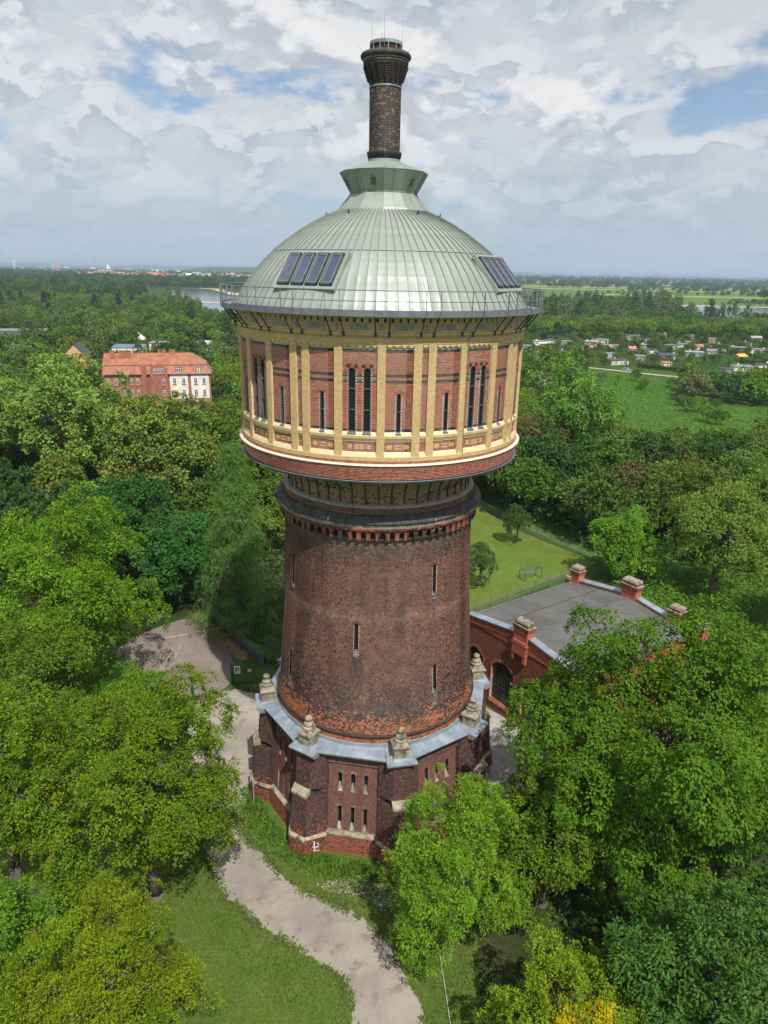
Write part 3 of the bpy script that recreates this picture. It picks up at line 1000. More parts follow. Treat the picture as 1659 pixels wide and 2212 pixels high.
for c, hw, kind in panels:
    c = norm(c)
    W = R_(2 * hw) * RP
    a0 = c - hw
    P = cyl_surf(lambda z: RP + 0 * z, a0, RP)
    holes = []
    wins = []
    if kind == 'double':
        for s in (-1, 1):
            holes.append((W / 2 + s * .395, .40, 27.95, 31.31)); wins.append((c + s * math.degrees(.395 / RP), 'D'))
    elif kind == 'single':
        holes.append((W / 2, .24, 27.95, 30.02)); wins.append((c, 'S'))
    vis = abs(c) < 112
    backing('panel', P, 0, W, 27.95, 32.50, holes, 'mortar_pale', tower, .3, 6.0)
    # sloping pale ledge under the panel, lintel band and small stepped corbels at its head
    m = MB(); m.lathe([(RP - .1, 27.97), (RP, 27.97), (RP + .05, 27.90), (RP + .055, 27.88), (RP + .10, 27.87), (RF - .01, 27.80), (RF + .004, 27.79), (RF + .004, 27.77), (RF - .004, 27.76)], 6, a0, c + hw)
    m.build('ledge', 'pale_brick', tower)
    m = MB(); cpatch(m, a0, c + hw, 27.64, 27.77, RF - .008, 8.3); m.build('apron', 'mortar_yellow', tower)
    m = MB(); m.lathe([(RF - .01, 27.64), (RF - .05, 27.60), (RF - .055, 27.55), (RF - .09, 27.54), (RF - .10, 27.45), (RP, 27.45)], 6, a0, c + hw)
    m.build('moulding', 'pale_brick', tower)
    m = MB(); m.lathe([(RP - .1, 26.90), (RP, 26.90), (RP + .04, 26.84), (RP + .045, 26.81), (RP + .09, 26.80), (RF - .01, 26.70), (RF + .004, 26.66)], 6, a0, c + hw)
    m.build('ledge', 'pale_brick', tower)
    backing('ornament_panel', P, 0, W, 26.88, 27.46, [], 'mortar_pale', tower, .3, 6.0)
    cpatch(dent, a0, c + hw, 32.36, 32.50, RP + .085, RP - .05)
    nd = {'double': 5, 'single': 4, 'narrow': 1}[kind]
    for j in range(nd):
        ac = a0 + (2 * hw) * (j + .5 + (0.08 if nd > 1 else 0)) / nd
        dw = .155 if nd > 1 else .13
        da = math.degrees(dw / RP)
        cpatch(dent, ac - da, ac + da, 32.40, 32.465, RP + .125, RP, 1)
        cpatch(dent, ac - da * .5, ac + da * .5, 32.325, 32.39, RP + .115, RP, 1)
    if not vis:
        continue
    bs.add(cyl_surf(lambda z: RF - .008 + 0 * z, a0, RF), 0, R_(2 * hw) * RF, 27.64, 27.79, col_yellow)
    def colp(cu, v, r, kind=kind):
        n = len(cu)
        out = col_red(cu, v, r)
        dk = (v > 32.05) | ((v > 30.86) & (v < 31.01)) | ((v > 30.54) & (v < 30.70)) | (v < 28.10)
        out[dk] = BLK * (1 + rng.uniform(-.3, .5, (int(dk.sum()), 1)))
        return out
    def skip(cu, v, c=c, W=W):
        return (abs(c + 7.2) < .1) & (abs(cu - W / 2) < .9) & (v > 28.14) & (v < 30.50)
    reds.add(P, 0, W, 27.97, 32.21, colp, holes, ph=STEP, skipfn=(lambda cu, v: (np.full(len(cu), True) & (v > 28.16) & (v < 30.5) & (abs(cu - W / 2) < .78))) if abs(c + 7.2) < .1 else None)
    if abs(c + 7.2) < .1:          # the bricks nearest the lens are single pieces
        rows = int(round((32.21 - 27.97) / STEP)); ph = (32.21 - 27.97) / rows
        for r in range(rows):
            vm = 27.97 + (r + .5) * ph
            if not (28.16 < vm < 30.5):
                continue
            n = int(round(W / .13)); w_ = W / n
            sh = .5 * w_ if r % 2 else 0
            for j in range(n + (1 if sh else 0)):
                cu = j * w_ - sh + w_ / 2
                if abs(cu - W / 2) >= .78 or min(abs(cu - h[0]) for h in holes) < .225:
                    continue
                aa = a0 + math.degrees(cu / RP)
                n_single += 1
                put('brick', brick_meshes[0], tower, pol(RP, aa, vm), R_(aa))
    # ornament: yellow figures on red
    def colo(cu, v, r, W=W, kind=kind):
        out = col_red(cu, v, r)
        if kind == 'narrow':
            return out
        row = np.floor((v - 26.90) / .078).astype(int)
        x = (cu - W / 2) / .13
        if kind == 'double':
            per = 2.75; ph_ = np.abs(((x + per * 2) % per) - per / 2)
            inside = np.abs(x) < 5.6
            wide = np.where(row % 2 == 0, 1.02, .5)
        else:
            per = 3.1; ph_ = np.abs(((x + per * 1.5) % per) - per / 2)
            inside = np.abs(x) < 4.6
            side = np.abs(x) > per / 2
            wide = np.where(side, np.where(row % 2 == 0, 1.1, 1.5), np.where(row % 2 == 0, 1.0, .45))
        y = inside & (ph_ < wide) & (row >= 2) & (row <= 4)
        out[y] = np.array(YEL) * (1 + rng.uniform(-.06, .06, (int(y.sum()), 1)))
        return out
    reds.add(P, 0, W, 26.90, 27.445, colo, ph=.078)
    bs.add(P, 0, W, 32.215, 32.36, lambda a_, b_, c_: jit(a_, PALE, .06), off=.012)
    for a, t in wins:
        if t == 'D':
            f = put('window', framesD, tower, (0, 0, 27.96), R_(a)); put('pane', paneD, f); put('sill', sillD, f)
            voussoirs(tower, a, 31.32 - .21, .225, .20, RP, 13, .068, lambda k, n: 'red_brick' if k < 3 or k > 9 or k in (5, 6, 7) else 'black_brick', 200)
        else:
            f = put('window', framesS, tower, (0, 0, 27.96), R_(a)); put('pane', paneS, f); put('sill', sillS, f)
            voussoirs(tower, a, 30.03 - .125, .14, .14, RP, 9, .068, lambda k, n: 'red_brick', 190)
dent.build('stepped_corbels', 'yellow_brick', tower, kind='stuff')
reds.build('panel_bricks', 'brick_glazed', tower)

# ---- head of the tank: mouldings, frieze, dentils
ringmesh('tank_head', [(RF - .008, 32.50), (RF - .008, 32.80), (8.3, 32.80)], 'mortar_yellow', 144)
bs.add(cyl_surf(lambda z: RF - .008 + 0 * z, -115, RF), 0, R_(230) * RF, 32.50, 32.80, col_yellow)
ringmesh('cornice_moulding', [(8.62, 32.79), (8.68, 32.80), (8.69, 32.85), (8.73, 32.86), (8.75, 32.93), (8.80, 32.95), (8.80, 32.99), (8.70, 33.04), (8.66, 33.05)], 'yellow_brick', 144)
ringmesh('frieze', [(8.68, 33.03), (8.68, 33.9)], 'mortar_yellow', 144)
bs.add(cyl_surf(lambda z: 8.68 + 0 * z, -115, 8.68), 0, R_(230) * 8.68, 33.04, 33.55, col_yellow)
bs.build('yellow_brick_courses', 'brick_glazed', tower)
def arcpiece(name, a0, a1, z0, z1, r, mat, seg=None):
    m = MB(); cpatch(m, a0, a1, z0, z1, r, r - .12, seg)
    return m.mesh(name, mat)
fl = arcpiece('frieze_panel', -3.1, 3.1, 33.16, 33.47, 8.705, 'grey_render')
fs_ = arcpiece('frieze_panel', -.62, .62, 33.16, 33.47, 8.705, 'grey_render')
for i in range(24):
    put('frieze_panel', fl, tower, rz=R_(-7.4 + 15 * i)); put('frieze_panel', fs_, tower, rz=R_(.1 + 15 * i))
dn = arcpiece('dentil', -.85, .85, 33.56, 33.73, 8.80, 'yellow_brick', 1)
for i in range(144):
    put('dentil', dn, tower, rz=R_(i * 2.5))
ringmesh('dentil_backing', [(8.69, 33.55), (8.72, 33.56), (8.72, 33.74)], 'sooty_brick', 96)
ringmesh('eaves_course', [(8.70, 33.73), (8.84, 33.74), (8.88, 33.82), (8.70, 33.86)], 'yellow_brick', 144)
# conductor on the tank face
m = MB(); m.tube([pol(8.70, 31.3, z) for z in (33.0, 26.4)], .012, 4)
for z in np.arange(26.8, 33, .75):
    m.box(pol(8.69, 31.3, z), (.04, .06, .04))
m.build('lightning_cable', 'galvanised', tower)

# ---- gallery
gal = ringmesh('gallery_deck', [(8.5, 33.90), (9.50, 33.90), (9.50, 34.02), (8.4, 34.03)], 'zinc', 96, False)
ringmesh('fascia', [(9.50, 33.86), (9.565, 33.86), (9.565, 34.14), (9.53, 34.14), (9.53, 34.02)], 'galvanised', 96, False, gal)
ringmesh('roof_gutter', [(8.70, 34.03), (8.98, 34.04), (9.0, 34.14), (8.96, 34.14), (8.94, 34.08), (8.75, 34.08)], 'galvanised', 96, False, gal)
for z, r in ((35.08, .030), (34.58, .024)):
    m = MB()
    m.lathe([(9.52 + r * math.cos(t), z + r * math.sin(t)) for t in np.linspace(0, 2 * PI, 7)], 96)
    m.build('rail', 'galvanised', gal, smooth=True)
m = MB(); m.box((0, -9.57, 34.49), (.012, .07, 1.18)); m.box((0, -9.54, 33.96), (.10, .06, .22))
post = m.mesh('post', 'galvanised')
m = MB(); m.tube([(0, -9.48, 33.88), (0, -8.78, 32.98)], .035, 4); m.box((0, -8.76, 32.96), (.14, .10, .22)); m.box((0, -9.1, 33.86), (.06, .85, .06))
strut = m.mesh('strut', 'dark_iron')
for i in range(24):
    for s in (-2.25, 2.25):
        a = R_(.35 + 15 * i + s)
        put('post', post, gal, rz=a); put('strut', strut, gal, rz=a)

# ---- dome
dp = [(8.72, 34.06), (8.60, 34.30), (8.42, 34.62), (8.12, 35.10), (7.66, 35.72), (7.06, 36.38), (6.42, 36.98), (5.75, 37.50), (5.0, 38.02), (4.2, 38.50), (3.4, 38.90), (2.70, 39.18)]
dome = ringmesh('dome_roof', [(r - .02, z - .01) for r, z in dp], 'zinc_dark', 96)
def roof_panel(prof, da, mat, sag=.016, seam=.045, nseg=3, name='roof_panel'):
    """one metal sheet between two seams, upstanding seam on one edge"""
    m = MB()
    az = [R_(-da / 2 + da * i / nseg) for i in range(nseg + 1)]
    rings = []
    for j, (r, z) in enumerate(prof):
        j0, j1 = max(j - 1, 0), min(j + 1, len(prof) - 1)
        dr = prof[j1][0] - prof[j0][0]; dz = prof[j1][1] - prof[j0][1]
        L = math.hypot(dr, dz) or 1
        nr, nz = dz / L, -dr / L
        pts = []
        for i, t in enumerate(az):
            s = -sag * math.sin(PI * i / nseg) * (r / 8 + .3)
            rr, zz = r + nr * s, z + nz * s
            pts.append((rr * math.sin(t), -rr * math.cos(t), zz))
        t = az[-1]; w_ = .014 / r
        for (h, tt) in ((seam, t - w_), (seam, t + w_), (0, t + w_)):
            rr, zz = r + nr * h, z + nz * h
            pts.append((rr * math.sin(tt), -rr * math.cos(tt), zz))
        rings.append(pts)
    k0 = len(rings[0]); m.loft(rings, closed=False)
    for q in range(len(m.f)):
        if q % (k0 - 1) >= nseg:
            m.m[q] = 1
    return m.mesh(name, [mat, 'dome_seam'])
ND = 96
iSplit = 6
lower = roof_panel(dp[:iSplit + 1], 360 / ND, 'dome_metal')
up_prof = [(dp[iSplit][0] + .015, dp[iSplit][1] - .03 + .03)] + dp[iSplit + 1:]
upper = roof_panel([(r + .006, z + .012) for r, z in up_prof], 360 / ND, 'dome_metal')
sky_az = [-29.5, 60.3]
def in_sky(a):
    return any(abs(norm(a - s)) < 13.2 for s in sky_az)
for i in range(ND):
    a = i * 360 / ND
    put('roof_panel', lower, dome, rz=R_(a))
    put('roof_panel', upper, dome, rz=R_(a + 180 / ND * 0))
ringmesh('seam_ring', [(dp[iSplit][0] + .03, dp[iSplit][1] - .02), (dp[iSplit][0] + .045, dp[iSplit][1] + .0), (dp[iSplit][0] + .0, dp[iSplit][1] + .04)], 'dome_metal', 112, False, dome)
# ventilation collar: twelve-sided
def ngon_panels(prof, n, sub, a_off, mat, par, name='roof_panel', seam=.03):
    """flat-faced ring of n faces, each split into `sub` sheets"""
    for k in range(n):
        for s in range(sub):
            m = MB()
            rings = []
            for r, z in prof:
                c0 = Vector(pol(r, a_off + k * 360 / n, z)); c1 = Vector(pol(r, a_off + (k + 1) * 360 / n, z))
                p0 = c0.lerp(c1, s / sub); p1 = c0.lerp(c1, (s + 1) / sub)
                d = (p1 - p0).normalized(); out = Vector((p0.x + p1.x, p0.y + p1.y, 0)).normalized()
                q = p1 - d * .012
                rings.append([tuple(p0), tuple(q), tuple(q + out * seam), tuple(p1 + out * seam), tuple(p1)])
            m.loft(rings, closed=False)
            m.build(name, mat, par)
collar = ringmesh('ventilation_collar', [(2.4, 39.1), (1.7, 40.1), (2.2, 41.2), (.8, 41.8)], 'zinc_dark', 12)
ngon_panels([(2.74, 39.16), (2.66, 39.30)], 12, 2, 0, 'dome_metal', collar, 'skirt_sheet', .02)
ngon_panels([(2.62, 39.28), (2.56, 39.36), (1.93, 40.16)], 12, 2, 0, 'dome_metal', collar, 'sloping_sheet')
ngon_panels([(1.90, 40.16), (2.52, 41.24)], 12, 2, 0, 'dome_metal', collar, 'collar_sheet')
ngon_panels([(2.50, 41.22), (2.55, 41.28), (0.90, 41.86)], 12, 2, 0, 'dome_metal', collar, 'top_sheet')
ringmesh('collar_skirt', [(0.93, 41.80), (0.92, 41.98)], 'zinc', 32, True, collar)
ringmesh('collar_flashing', [(1.95, 40.12), (1.98, 40.16), (1.90, 40.20)], 'dome_metal', 12, False, collar)
for a in (-15, 45, 105, 165, 225, 285):
    f0 = Vector((0, -1.90 * math.cos(R_(15)), 40.16)); f1 = Vector((0, -2.52 * math.cos(R_(15)), 41.24))
    m = MB()
    d = (f1 - f0).normalized(); nrm = Vector((0, d.z * -1, d.y)).normalized()
    q = Matrix((Vector((1, 0, 0)), nrm, d)).transposed()
    cc = f0.lerp(f1, .52)
    m.box(cc + nrm * .015, (.34, .05, .52), M=q)
    o = m.build('louvre', 'dark_iron', tower); o.rotation_euler.z = R_(a - 0)
    m = MB()
    for j in range(6):
        p = cc + nrm * .05 + d * (-.21 + j * .084)
        m.box(p, (.29, .045, .02), M=q)
    for s in (-1, 1):
        m.box(cc + nrm * .045 + Vector((s * .165, 0, 0)), (.02, .05, .52), M=q)
    m.build('slat', 'dome_metal', o)
# small hooks near the dome crown
for a in (-35, 35, -80, 80):
    m = MB(); r_, z_ = 3.3, 38.96
    m.box((0, -r_, z_ + .06), (.05, .16, .05)); m.box((0, -r_ - .06, z_ + .12), (.05, .05, .14))
    o = m.build('roof_hook', 'dark_iron', dome); o.rotation_euler.z = R_(a)

# skylights: two groups of four
for ga in sky_az:
    base = MB()
    z0, z1 = 35.20, 36.72
    r0, r1 = 8.06, 6.80
    d = Vector((0, r0 - r1, z1 - z0)).normalized()      # up the slope (towards +Y)
    nrm = Vector((0, -d.z, d.y))
    q = Matrix((Vector((1, 0, 0)), nrm, d)).transposed()
    ctr = Vector((0, -(r0 + r1) / 2, (z0 + z1) / 2)) + nrm * .02
    L = math.hypot(r0 - r1, z1 - z0)
    # lying flashing kerb
    base.box(ctr + nrm * -.10, (3.75, .22, L + .42), M=q)
    kb = base.build('skylight_kerb', 'dome_metal', dome)
    kb.rotation_euler.z = R_(ga)
    m = MB()
    wv = .74
    for sx in (-1, 1):
        m.box(ctr + nrm * .05 + Vector((sx * (wv / 2 - .04), 0, 0)), (.08, .13, L), M=q)
    m.box(ctr + nrm * .05 + d * (L / 2 - .05), (wv, .13, .10), M=q)
    m.box(ctr + nrm * .05 - d * (L / 2 - .05), (wv, .13, .10), M=q)
    fm = m.mesh('skylight', 'dark_iron')
    m = MB()
    for sx in (-1, 1):
        m.box(ctr + nrm * .10 + Vector((sx * (wv / 2 - .10), 0, 0)), (.055, .06, L - .18), M=q)
    m.box(ctr + nrm * .10 + d * (L / 2 - .12), (wv - .16, .06, .05), M=q)
    m.box(ctr + nrm * .10 - d * (L / 2 - .12), (wv - .16, .06, .05), M=q)
    sm = m.mesh('sash', 'galvanised')
    m = MB(); m.box(ctr + nrm * .085, (wv - .2, .02, L - .24), M=q)
    gm = m.mesh('pane', 'skylight_glass')
    for j in range(4):
        off = (-1.32 + j * .88)
        rz = R_(ga)
        o = put('skylight', fm, tower, (off * math.cos(rz), off * math.sin(rz), 0), rz)
        put('sash', sm, o)
        put('pane', gm, o)

# ---- chimney
ch = ringmesh('chimney', [(.87, 41.6), (.87, 45.5)], 'mortar_dark', 48)
ch.data.materials[0] = MATS['mortar_dark']
def col_ch(c, v, r):
    n = len(c)
    m_ = fbm(c * 1.6 + 4, v * .9, 31)
    cols = mixcols(n, [(0.185, 0.125, 0.085), (0.15, 0.10, 0.07), (0.21, 0.13, 0.085)], [.45, .3, .25])
    dk = (m_ > .50) | ((v > 42.75) & (v < 43.5) & (rng.random(n) < .8)) | ((v > 45.15) & (rng.random(n) < .7)) | (c > 1.9)
    dk &= rng.random(n) < .85
    cols[dk] = np.array((0.035, 0.035, 0.042))
    o_ = (~dk | (rng.random(n) < .2)) & (rng.random(n) < .10)
    cols[o_] = np.array((0.30, 0.14, 0.09))
    return cols * (1 + rng.uniform(-.15, .15, (n, 1)))
b2 = BrickSet()
b2.add(cyl_surf(lambda z: .87 + 0 * z, -125, .87), 0, R_(250) * .87, 42.35, 45.52, col_ch, ph=.079)
b2.build('chimney_bricks', 'brick_weathered', ch)
ringmesh('chimney_base', [(.88, 41.96), (.93, 41.98), (.93, 42.1), (.97, 42.12), (.98, 42.24), (1.0, 42.28), (.98, 42.36), (.90, 42.38)], 'orange_brick', 48, True, ch).data.materials[0] = MATS['sooty_brick']
ringmesh('band', [(.885, 45.52), (.905, 45.53), (.905, 45.63), (.885, 45.64)], 'galvanised', 48, True, ch)
# flared head made of corbelled courses
fl_ = []
for k in range(13):
    z = 45.66 + k * .078; r = .89 + .33 * (k / 12) ** 1.25
    fl_ += [(r, z), (r + .006, z + .008), (r + .006, z + .062), (r, z + .070)]
head = ringmesh('chimney_head', fl_ + [(1.18, 46.70)], 'sooty_brick', 48, False, ch)
m = MB()
for k in range(7):
    z = 45.95 + k * .10; r = .98 + .035 * k
    m.box((0, -r - .02, z), (.10, .08, .075))
cb = m.mesh('corbel', 'sooty_brick')
for i in range(20):
    put('corbel', cb, ch, rz=R_(i * 18))
ringmesh('head_moulding', [(1.2, 46.68), (1.25, 46.70), (1.25, 46.78), (1.20, 46.80), (1.22, 46.9), (1.3, 46.92)], 'sooty_stone', 48, True, ch)
ringmesh('band', [(1.235, 46.83), (1.26, 46.84), (1.27, 46.91), (1.25, 46.93)], 'galvanised', 48, True, ch)
ringmesh('head_ring', [(1.20, 46.92), (1.33, 46.94), (1.39, 47.02), (1.40, 47.10), (1.36, 47.19), (1.26, 47.24), (.9, 47.26), (.8, 47.25)], 'sooty_stone', 48, True, ch)
ringmesh('smoke_neck', [(.84, 47.2), (.84, 47.60)], 'sooty_brick', 32, True, ch)
ringmesh('lid', [(.86, 47.60), (.90, 47.60), (.90, 47.76), (.80, 47.80), (0.01, 47.84)], 'zinc', 32, False, ch)
m = MB()
for i in range(12):
    p = pol(.87, i * 30 + 8, 47.43); m.box(p, (.05, .05, .36), R_(i * 30 + 8))
m.build('lid_bracket', 'fascia_stone', ch, kind='stuff')
m = MB(); m.tube([pol(.89, 2, 41.7), pol(1.02, 2, 42.3), pol(.92, 2, 42.45), pol(.92, 2, 45.6), pol(1.25, 0, 46.75), pol(1.42, -4, 47.1), pol(.93, -6, 47.3), pol(.93, -6, 47.95)], .014, 5)
m.build('lightning_cable', 'galvanised', ch)
m = MB(); m.tube([pol(.93, -6, 47.5), pol(.93, -6, 48.95)], .013, 5, .006); m.tube([pol(.95, -14, 47.5), pol(.95, -14, 47.98)], .012, 5)
m.build('lightning_rod', 'galvanised', ch)
for a, dx in ((-62, -.45), (58, .40)):
    p = Vector(pol(1.3, a, 47.1)); m = MB(); m.tube([p, p + Vector((dx, -.1, .38))], .009, 4, .005); m.build('lightning_rod', 'galvanised', ch)
for a in (-60, 75):
    p = Vector(pol(.9, a, 47.7)); m = MB(); m.tube([p, p + Vector((0, 0, 1.25))], .007, 4, .004); m.build('lightning_rod', 'galvanised', ch)
simple('joint_dark', (0.26, 0.20, 0.165), 0.9, scale=1.3, var=0.25)
# ---- octagonal base with buttresses
def fc_surf(az, off, z0, z1):
    """octagon wall side facing az; u measured from its middle, v = height"""
    t = R_(az)
    tv = np.array([math.cos(t), math.sin(t), 0]); nv = np.array([math.sin(t), -math.cos(t), 0])
    def P(u, v, o):
        ap = 7.88 - (v + .6) * (.55 / 7.15) + off + o
        return nv * np.asarray(ap)[..., None] + tv * np.asarray(u)[..., None] + np.array([0, 0, 1.0]) * np.asarray(v)[..., None]
    return P
base_bs = BrickSet()
def col_base_dark(c, v, r):
    n = len(c)
    m_ = fbm(c * .9 + 3, v * 1.1, 41); f_ = fbm(c * 2.4, v * 6.0, 43)
    cols = mixcols(n, [(0.15, 0.068, 0.056), (0.055, 0.046, 0.048), (0.105, 0.06, 0.055), (0.24, 0.09, 0.06)], [.32, .34, .24, .10])
    p = np.clip((2.6 - v) / 2.6, 0, 1)
    sp_ = f_ * .6 + rng.random(n) * .4 > .78 - .27 * p
    cols[sp_] = np.array((0.44, 0.13, 0.055))
    return cols * (1 + rng.uniform(-.15, .15, (n, 1)))
def col_base_panel(c, v, r):
    n = len(c)
    cols = mixcols(n, [(0.20, 0.08, 0.058), (0.155, 0.064, 0.052), (0.245, 0.10, 0.065), (0.10, 0.052, 0.047)], [.4, .3, .18, .12])
    return cols * (.85 + .3 * fbm(c * .8, v * .8, 44))[:, None] * (1 + rng.uniform(-.12, .12, (n, 1)))
def col_plinth(c, v, r):
    n = len(c)
    cols = mixcols(n, [(0.34, 0.095, 0.045), (0.27, 0.08, 0.045), (0.17, 0.06, 0.04), (0.05, 0.035, 0.035)], [.42, .28, .2, .1])
    return cols * (1 + rng.uniform(-.12, .12, (n, 1)))
def wall_part(name, P, u0, u1, v0, v1, mat='joint_dark', holes=()):
    return backing(name, P, u0, u1, v0, v1, list(holes), mat, tower, .6, 1.0)
vis_faces = {-10.5, -55.5, 34.5, -100.5, 79.5}
slitw = .30
for k in range(8):
    az = norm(-10.5 + 45 * k)
    vis = az in vis_faces
    holes = []
    for u in (-.86, 0.0, .86):
        holes += [(u, slitw, 3.91, 5.29), (u, slitw, .97, 2.81)]
    Pi = fc_surf(az, -.14, 0, 0); Po = fc_surf(az, 0.0, 0, 0); Pp = fc_surf(az, .09, 0, 0)
    wall_part('wall_panel', Pi, -1.68, 1.68, .85, 6.15, 'joint_dark', holes)
    wall_part('wall', Po, -3.15, -1.66, .85, 6.6); wall_part('wall', Po, 1.66, 3.15, .85, 6.6); wall_part('wall', Po, -1.68, 1.68, 6.05, 6.6)
    wall_part('plinth', Pp, -3.2, 3.2, -.75, .82)
    # returns of the recess
    m = MB()
    for u in (-1.66, 1.66):
        q = [fc_surf(az, o, 0, 0)(np.array([u]), np.array([z]), 0)[0] for o, z in ((-.15, .85), (.0, .85), (.0, 6.06), (-.15, 6.06))]
        m.add(q, [(0, 1, 2, 3)])
    q = [fc_surf(az, o, 0, 0)(np.array([u]), np.array([6.05]), 0)[0] for u, o in ((-1.66, -.15), (1.66, -.15), (1.66, 0), (-1.66, 0))]
    m.add(q, [(0, 1, 2, 3)])
    m.build('reveal', 'sooty_brick', tower)
    # sloping sandstone band over the plinth, in blocks
    t = R_(az); tv = Vector((math.cos(t), math.sin(t), 0)); nv = Vector((math.sin(t), -math.cos(t), 0))
    for j in range(6):
        u0 = -3.0 + j; u1 = u0 + .985
        def pt(u, ap, z): return tuple(nv * ap + tv * u + Vector((0, 0, z)))
        a_ = 7.79
        m = MB(); m.hexa([pt(u0, a_ + .11, .74), pt(u1, a_ + .11, .74), pt(u1, a_ - .25, .74), pt(u0, a_ - .25, .74)],
                         [pt(u0, a_ + .09, .80), pt(u1, a_ + .09, .80), pt(u1, a_ - .25, .94), pt(u0, a_ - .25, .94)])
        m.build('band_stone', 'sandstone', tower)
    for h in holes:
        m = MB()
        up_ = h[2] > 3
        def pq(u, o, z): return tuple(fc_surf(az, o, 0, 0)(np.array([u]), np.array([z]), 0)[0])
        w2 = slitw / 2
        # stone jambs and dark opening
        m.add([pq(h[0] - w2, -.5, h[2]), pq(h[0] + w2, -.5, h[2]), pq(h[0] + w2, -.5, h[3]), pq(h[0] - w2, -.5, h[3])], [(0, 1, 2, 3)])
        wobj = m.build('window', 'glass_dark', tower)
        m = MB()
        for s in (-1, 1):
            u = h[0] + s * (w2 - .004)
            m.add([pq(u, -.55, h[2] - .05), pq(u, -.145, h[2] - .05), pq(u, -.145, h[3]), pq(u, -.55, h[3])], [(0, 1, 2, 3)])
        m.build('jamb', 'fascia_stone' if not up_ else 'sooty_stone', wobj)
        m = MB()
        hs_ = .42 if up_ else .34
        m.hexa([pq(h[0] - w2, -.12, h[2] - .03), pq(h[0] + w2, -.12, h[2] - .03), pq(h[0] + w2, -.5, h[2] - .03), pq(h[0] - w2, -.5, h[2] - .03)],
               [pq(h[0] - w2, -.11, h[2] + .03), pq(h[0] + w2, -.11, h[2] + .03), pq(h[0] + w2, -.5, h[2] + hs_), pq(h[0] - w2, -.5, h[2] + hs_)])
        m.build('sill', 'fascia_stone', wobj)
        if az == -10.5:
            for j in range(6):
                u = h[0] + (-w2 - .03) + j * (slitw + .06) / 5
                z = h[3] + .045 + .03 * (1 - abs(j - 2.5) / 2.5)
                c_ = Vector(pq(u, -.135, z)); mq = MB(); mq.box((0, 0, 0), (.055, .035, .15))
                o = mq.build('voussoir', 'fascia_stone', tower); o.location = c_; o.rotation_euler = (0, R_((j - 2.5) * 5), R_(az))
    if vis:
        base_bs.add(Pi, -1.66, 1.66, 1.0, 6.05, col_base_panel, holes, pw=.13, english=False, halo=.01)
        base_bs.add(Po, -3.12, -1.66, .98, 6.5, col_base_dark); base_bs.add(Po, 1.66, 3.12, .98, 6.5, col_base_dark); base_bs.add(Po, -1.66, 1.66, 6.08, 6.5, col_base_dark)
        base_bs.add(Pp, -3.1, 3.1, -.62, .70, col_plinth, english=True)
def bt_pt(b, t_, r_, z):
    a = R_(b); tv = Vector((math.cos(a), math.sin(a), 0)); nv = Vector((math.sin(a), -math.cos(a), 0))
    p = nv * r_ + tv * t_
    return (p.x, p.y, z)
tiers = [(-.75, .66, .60, 9.32, 9.24, 1.50, 8.02), (.80, 3.78, .56, 9.08, 8.84, 1.40, 7.88), (4.15, 6.55, .54, 8.50, 8.28, 1.34, 7.66)]
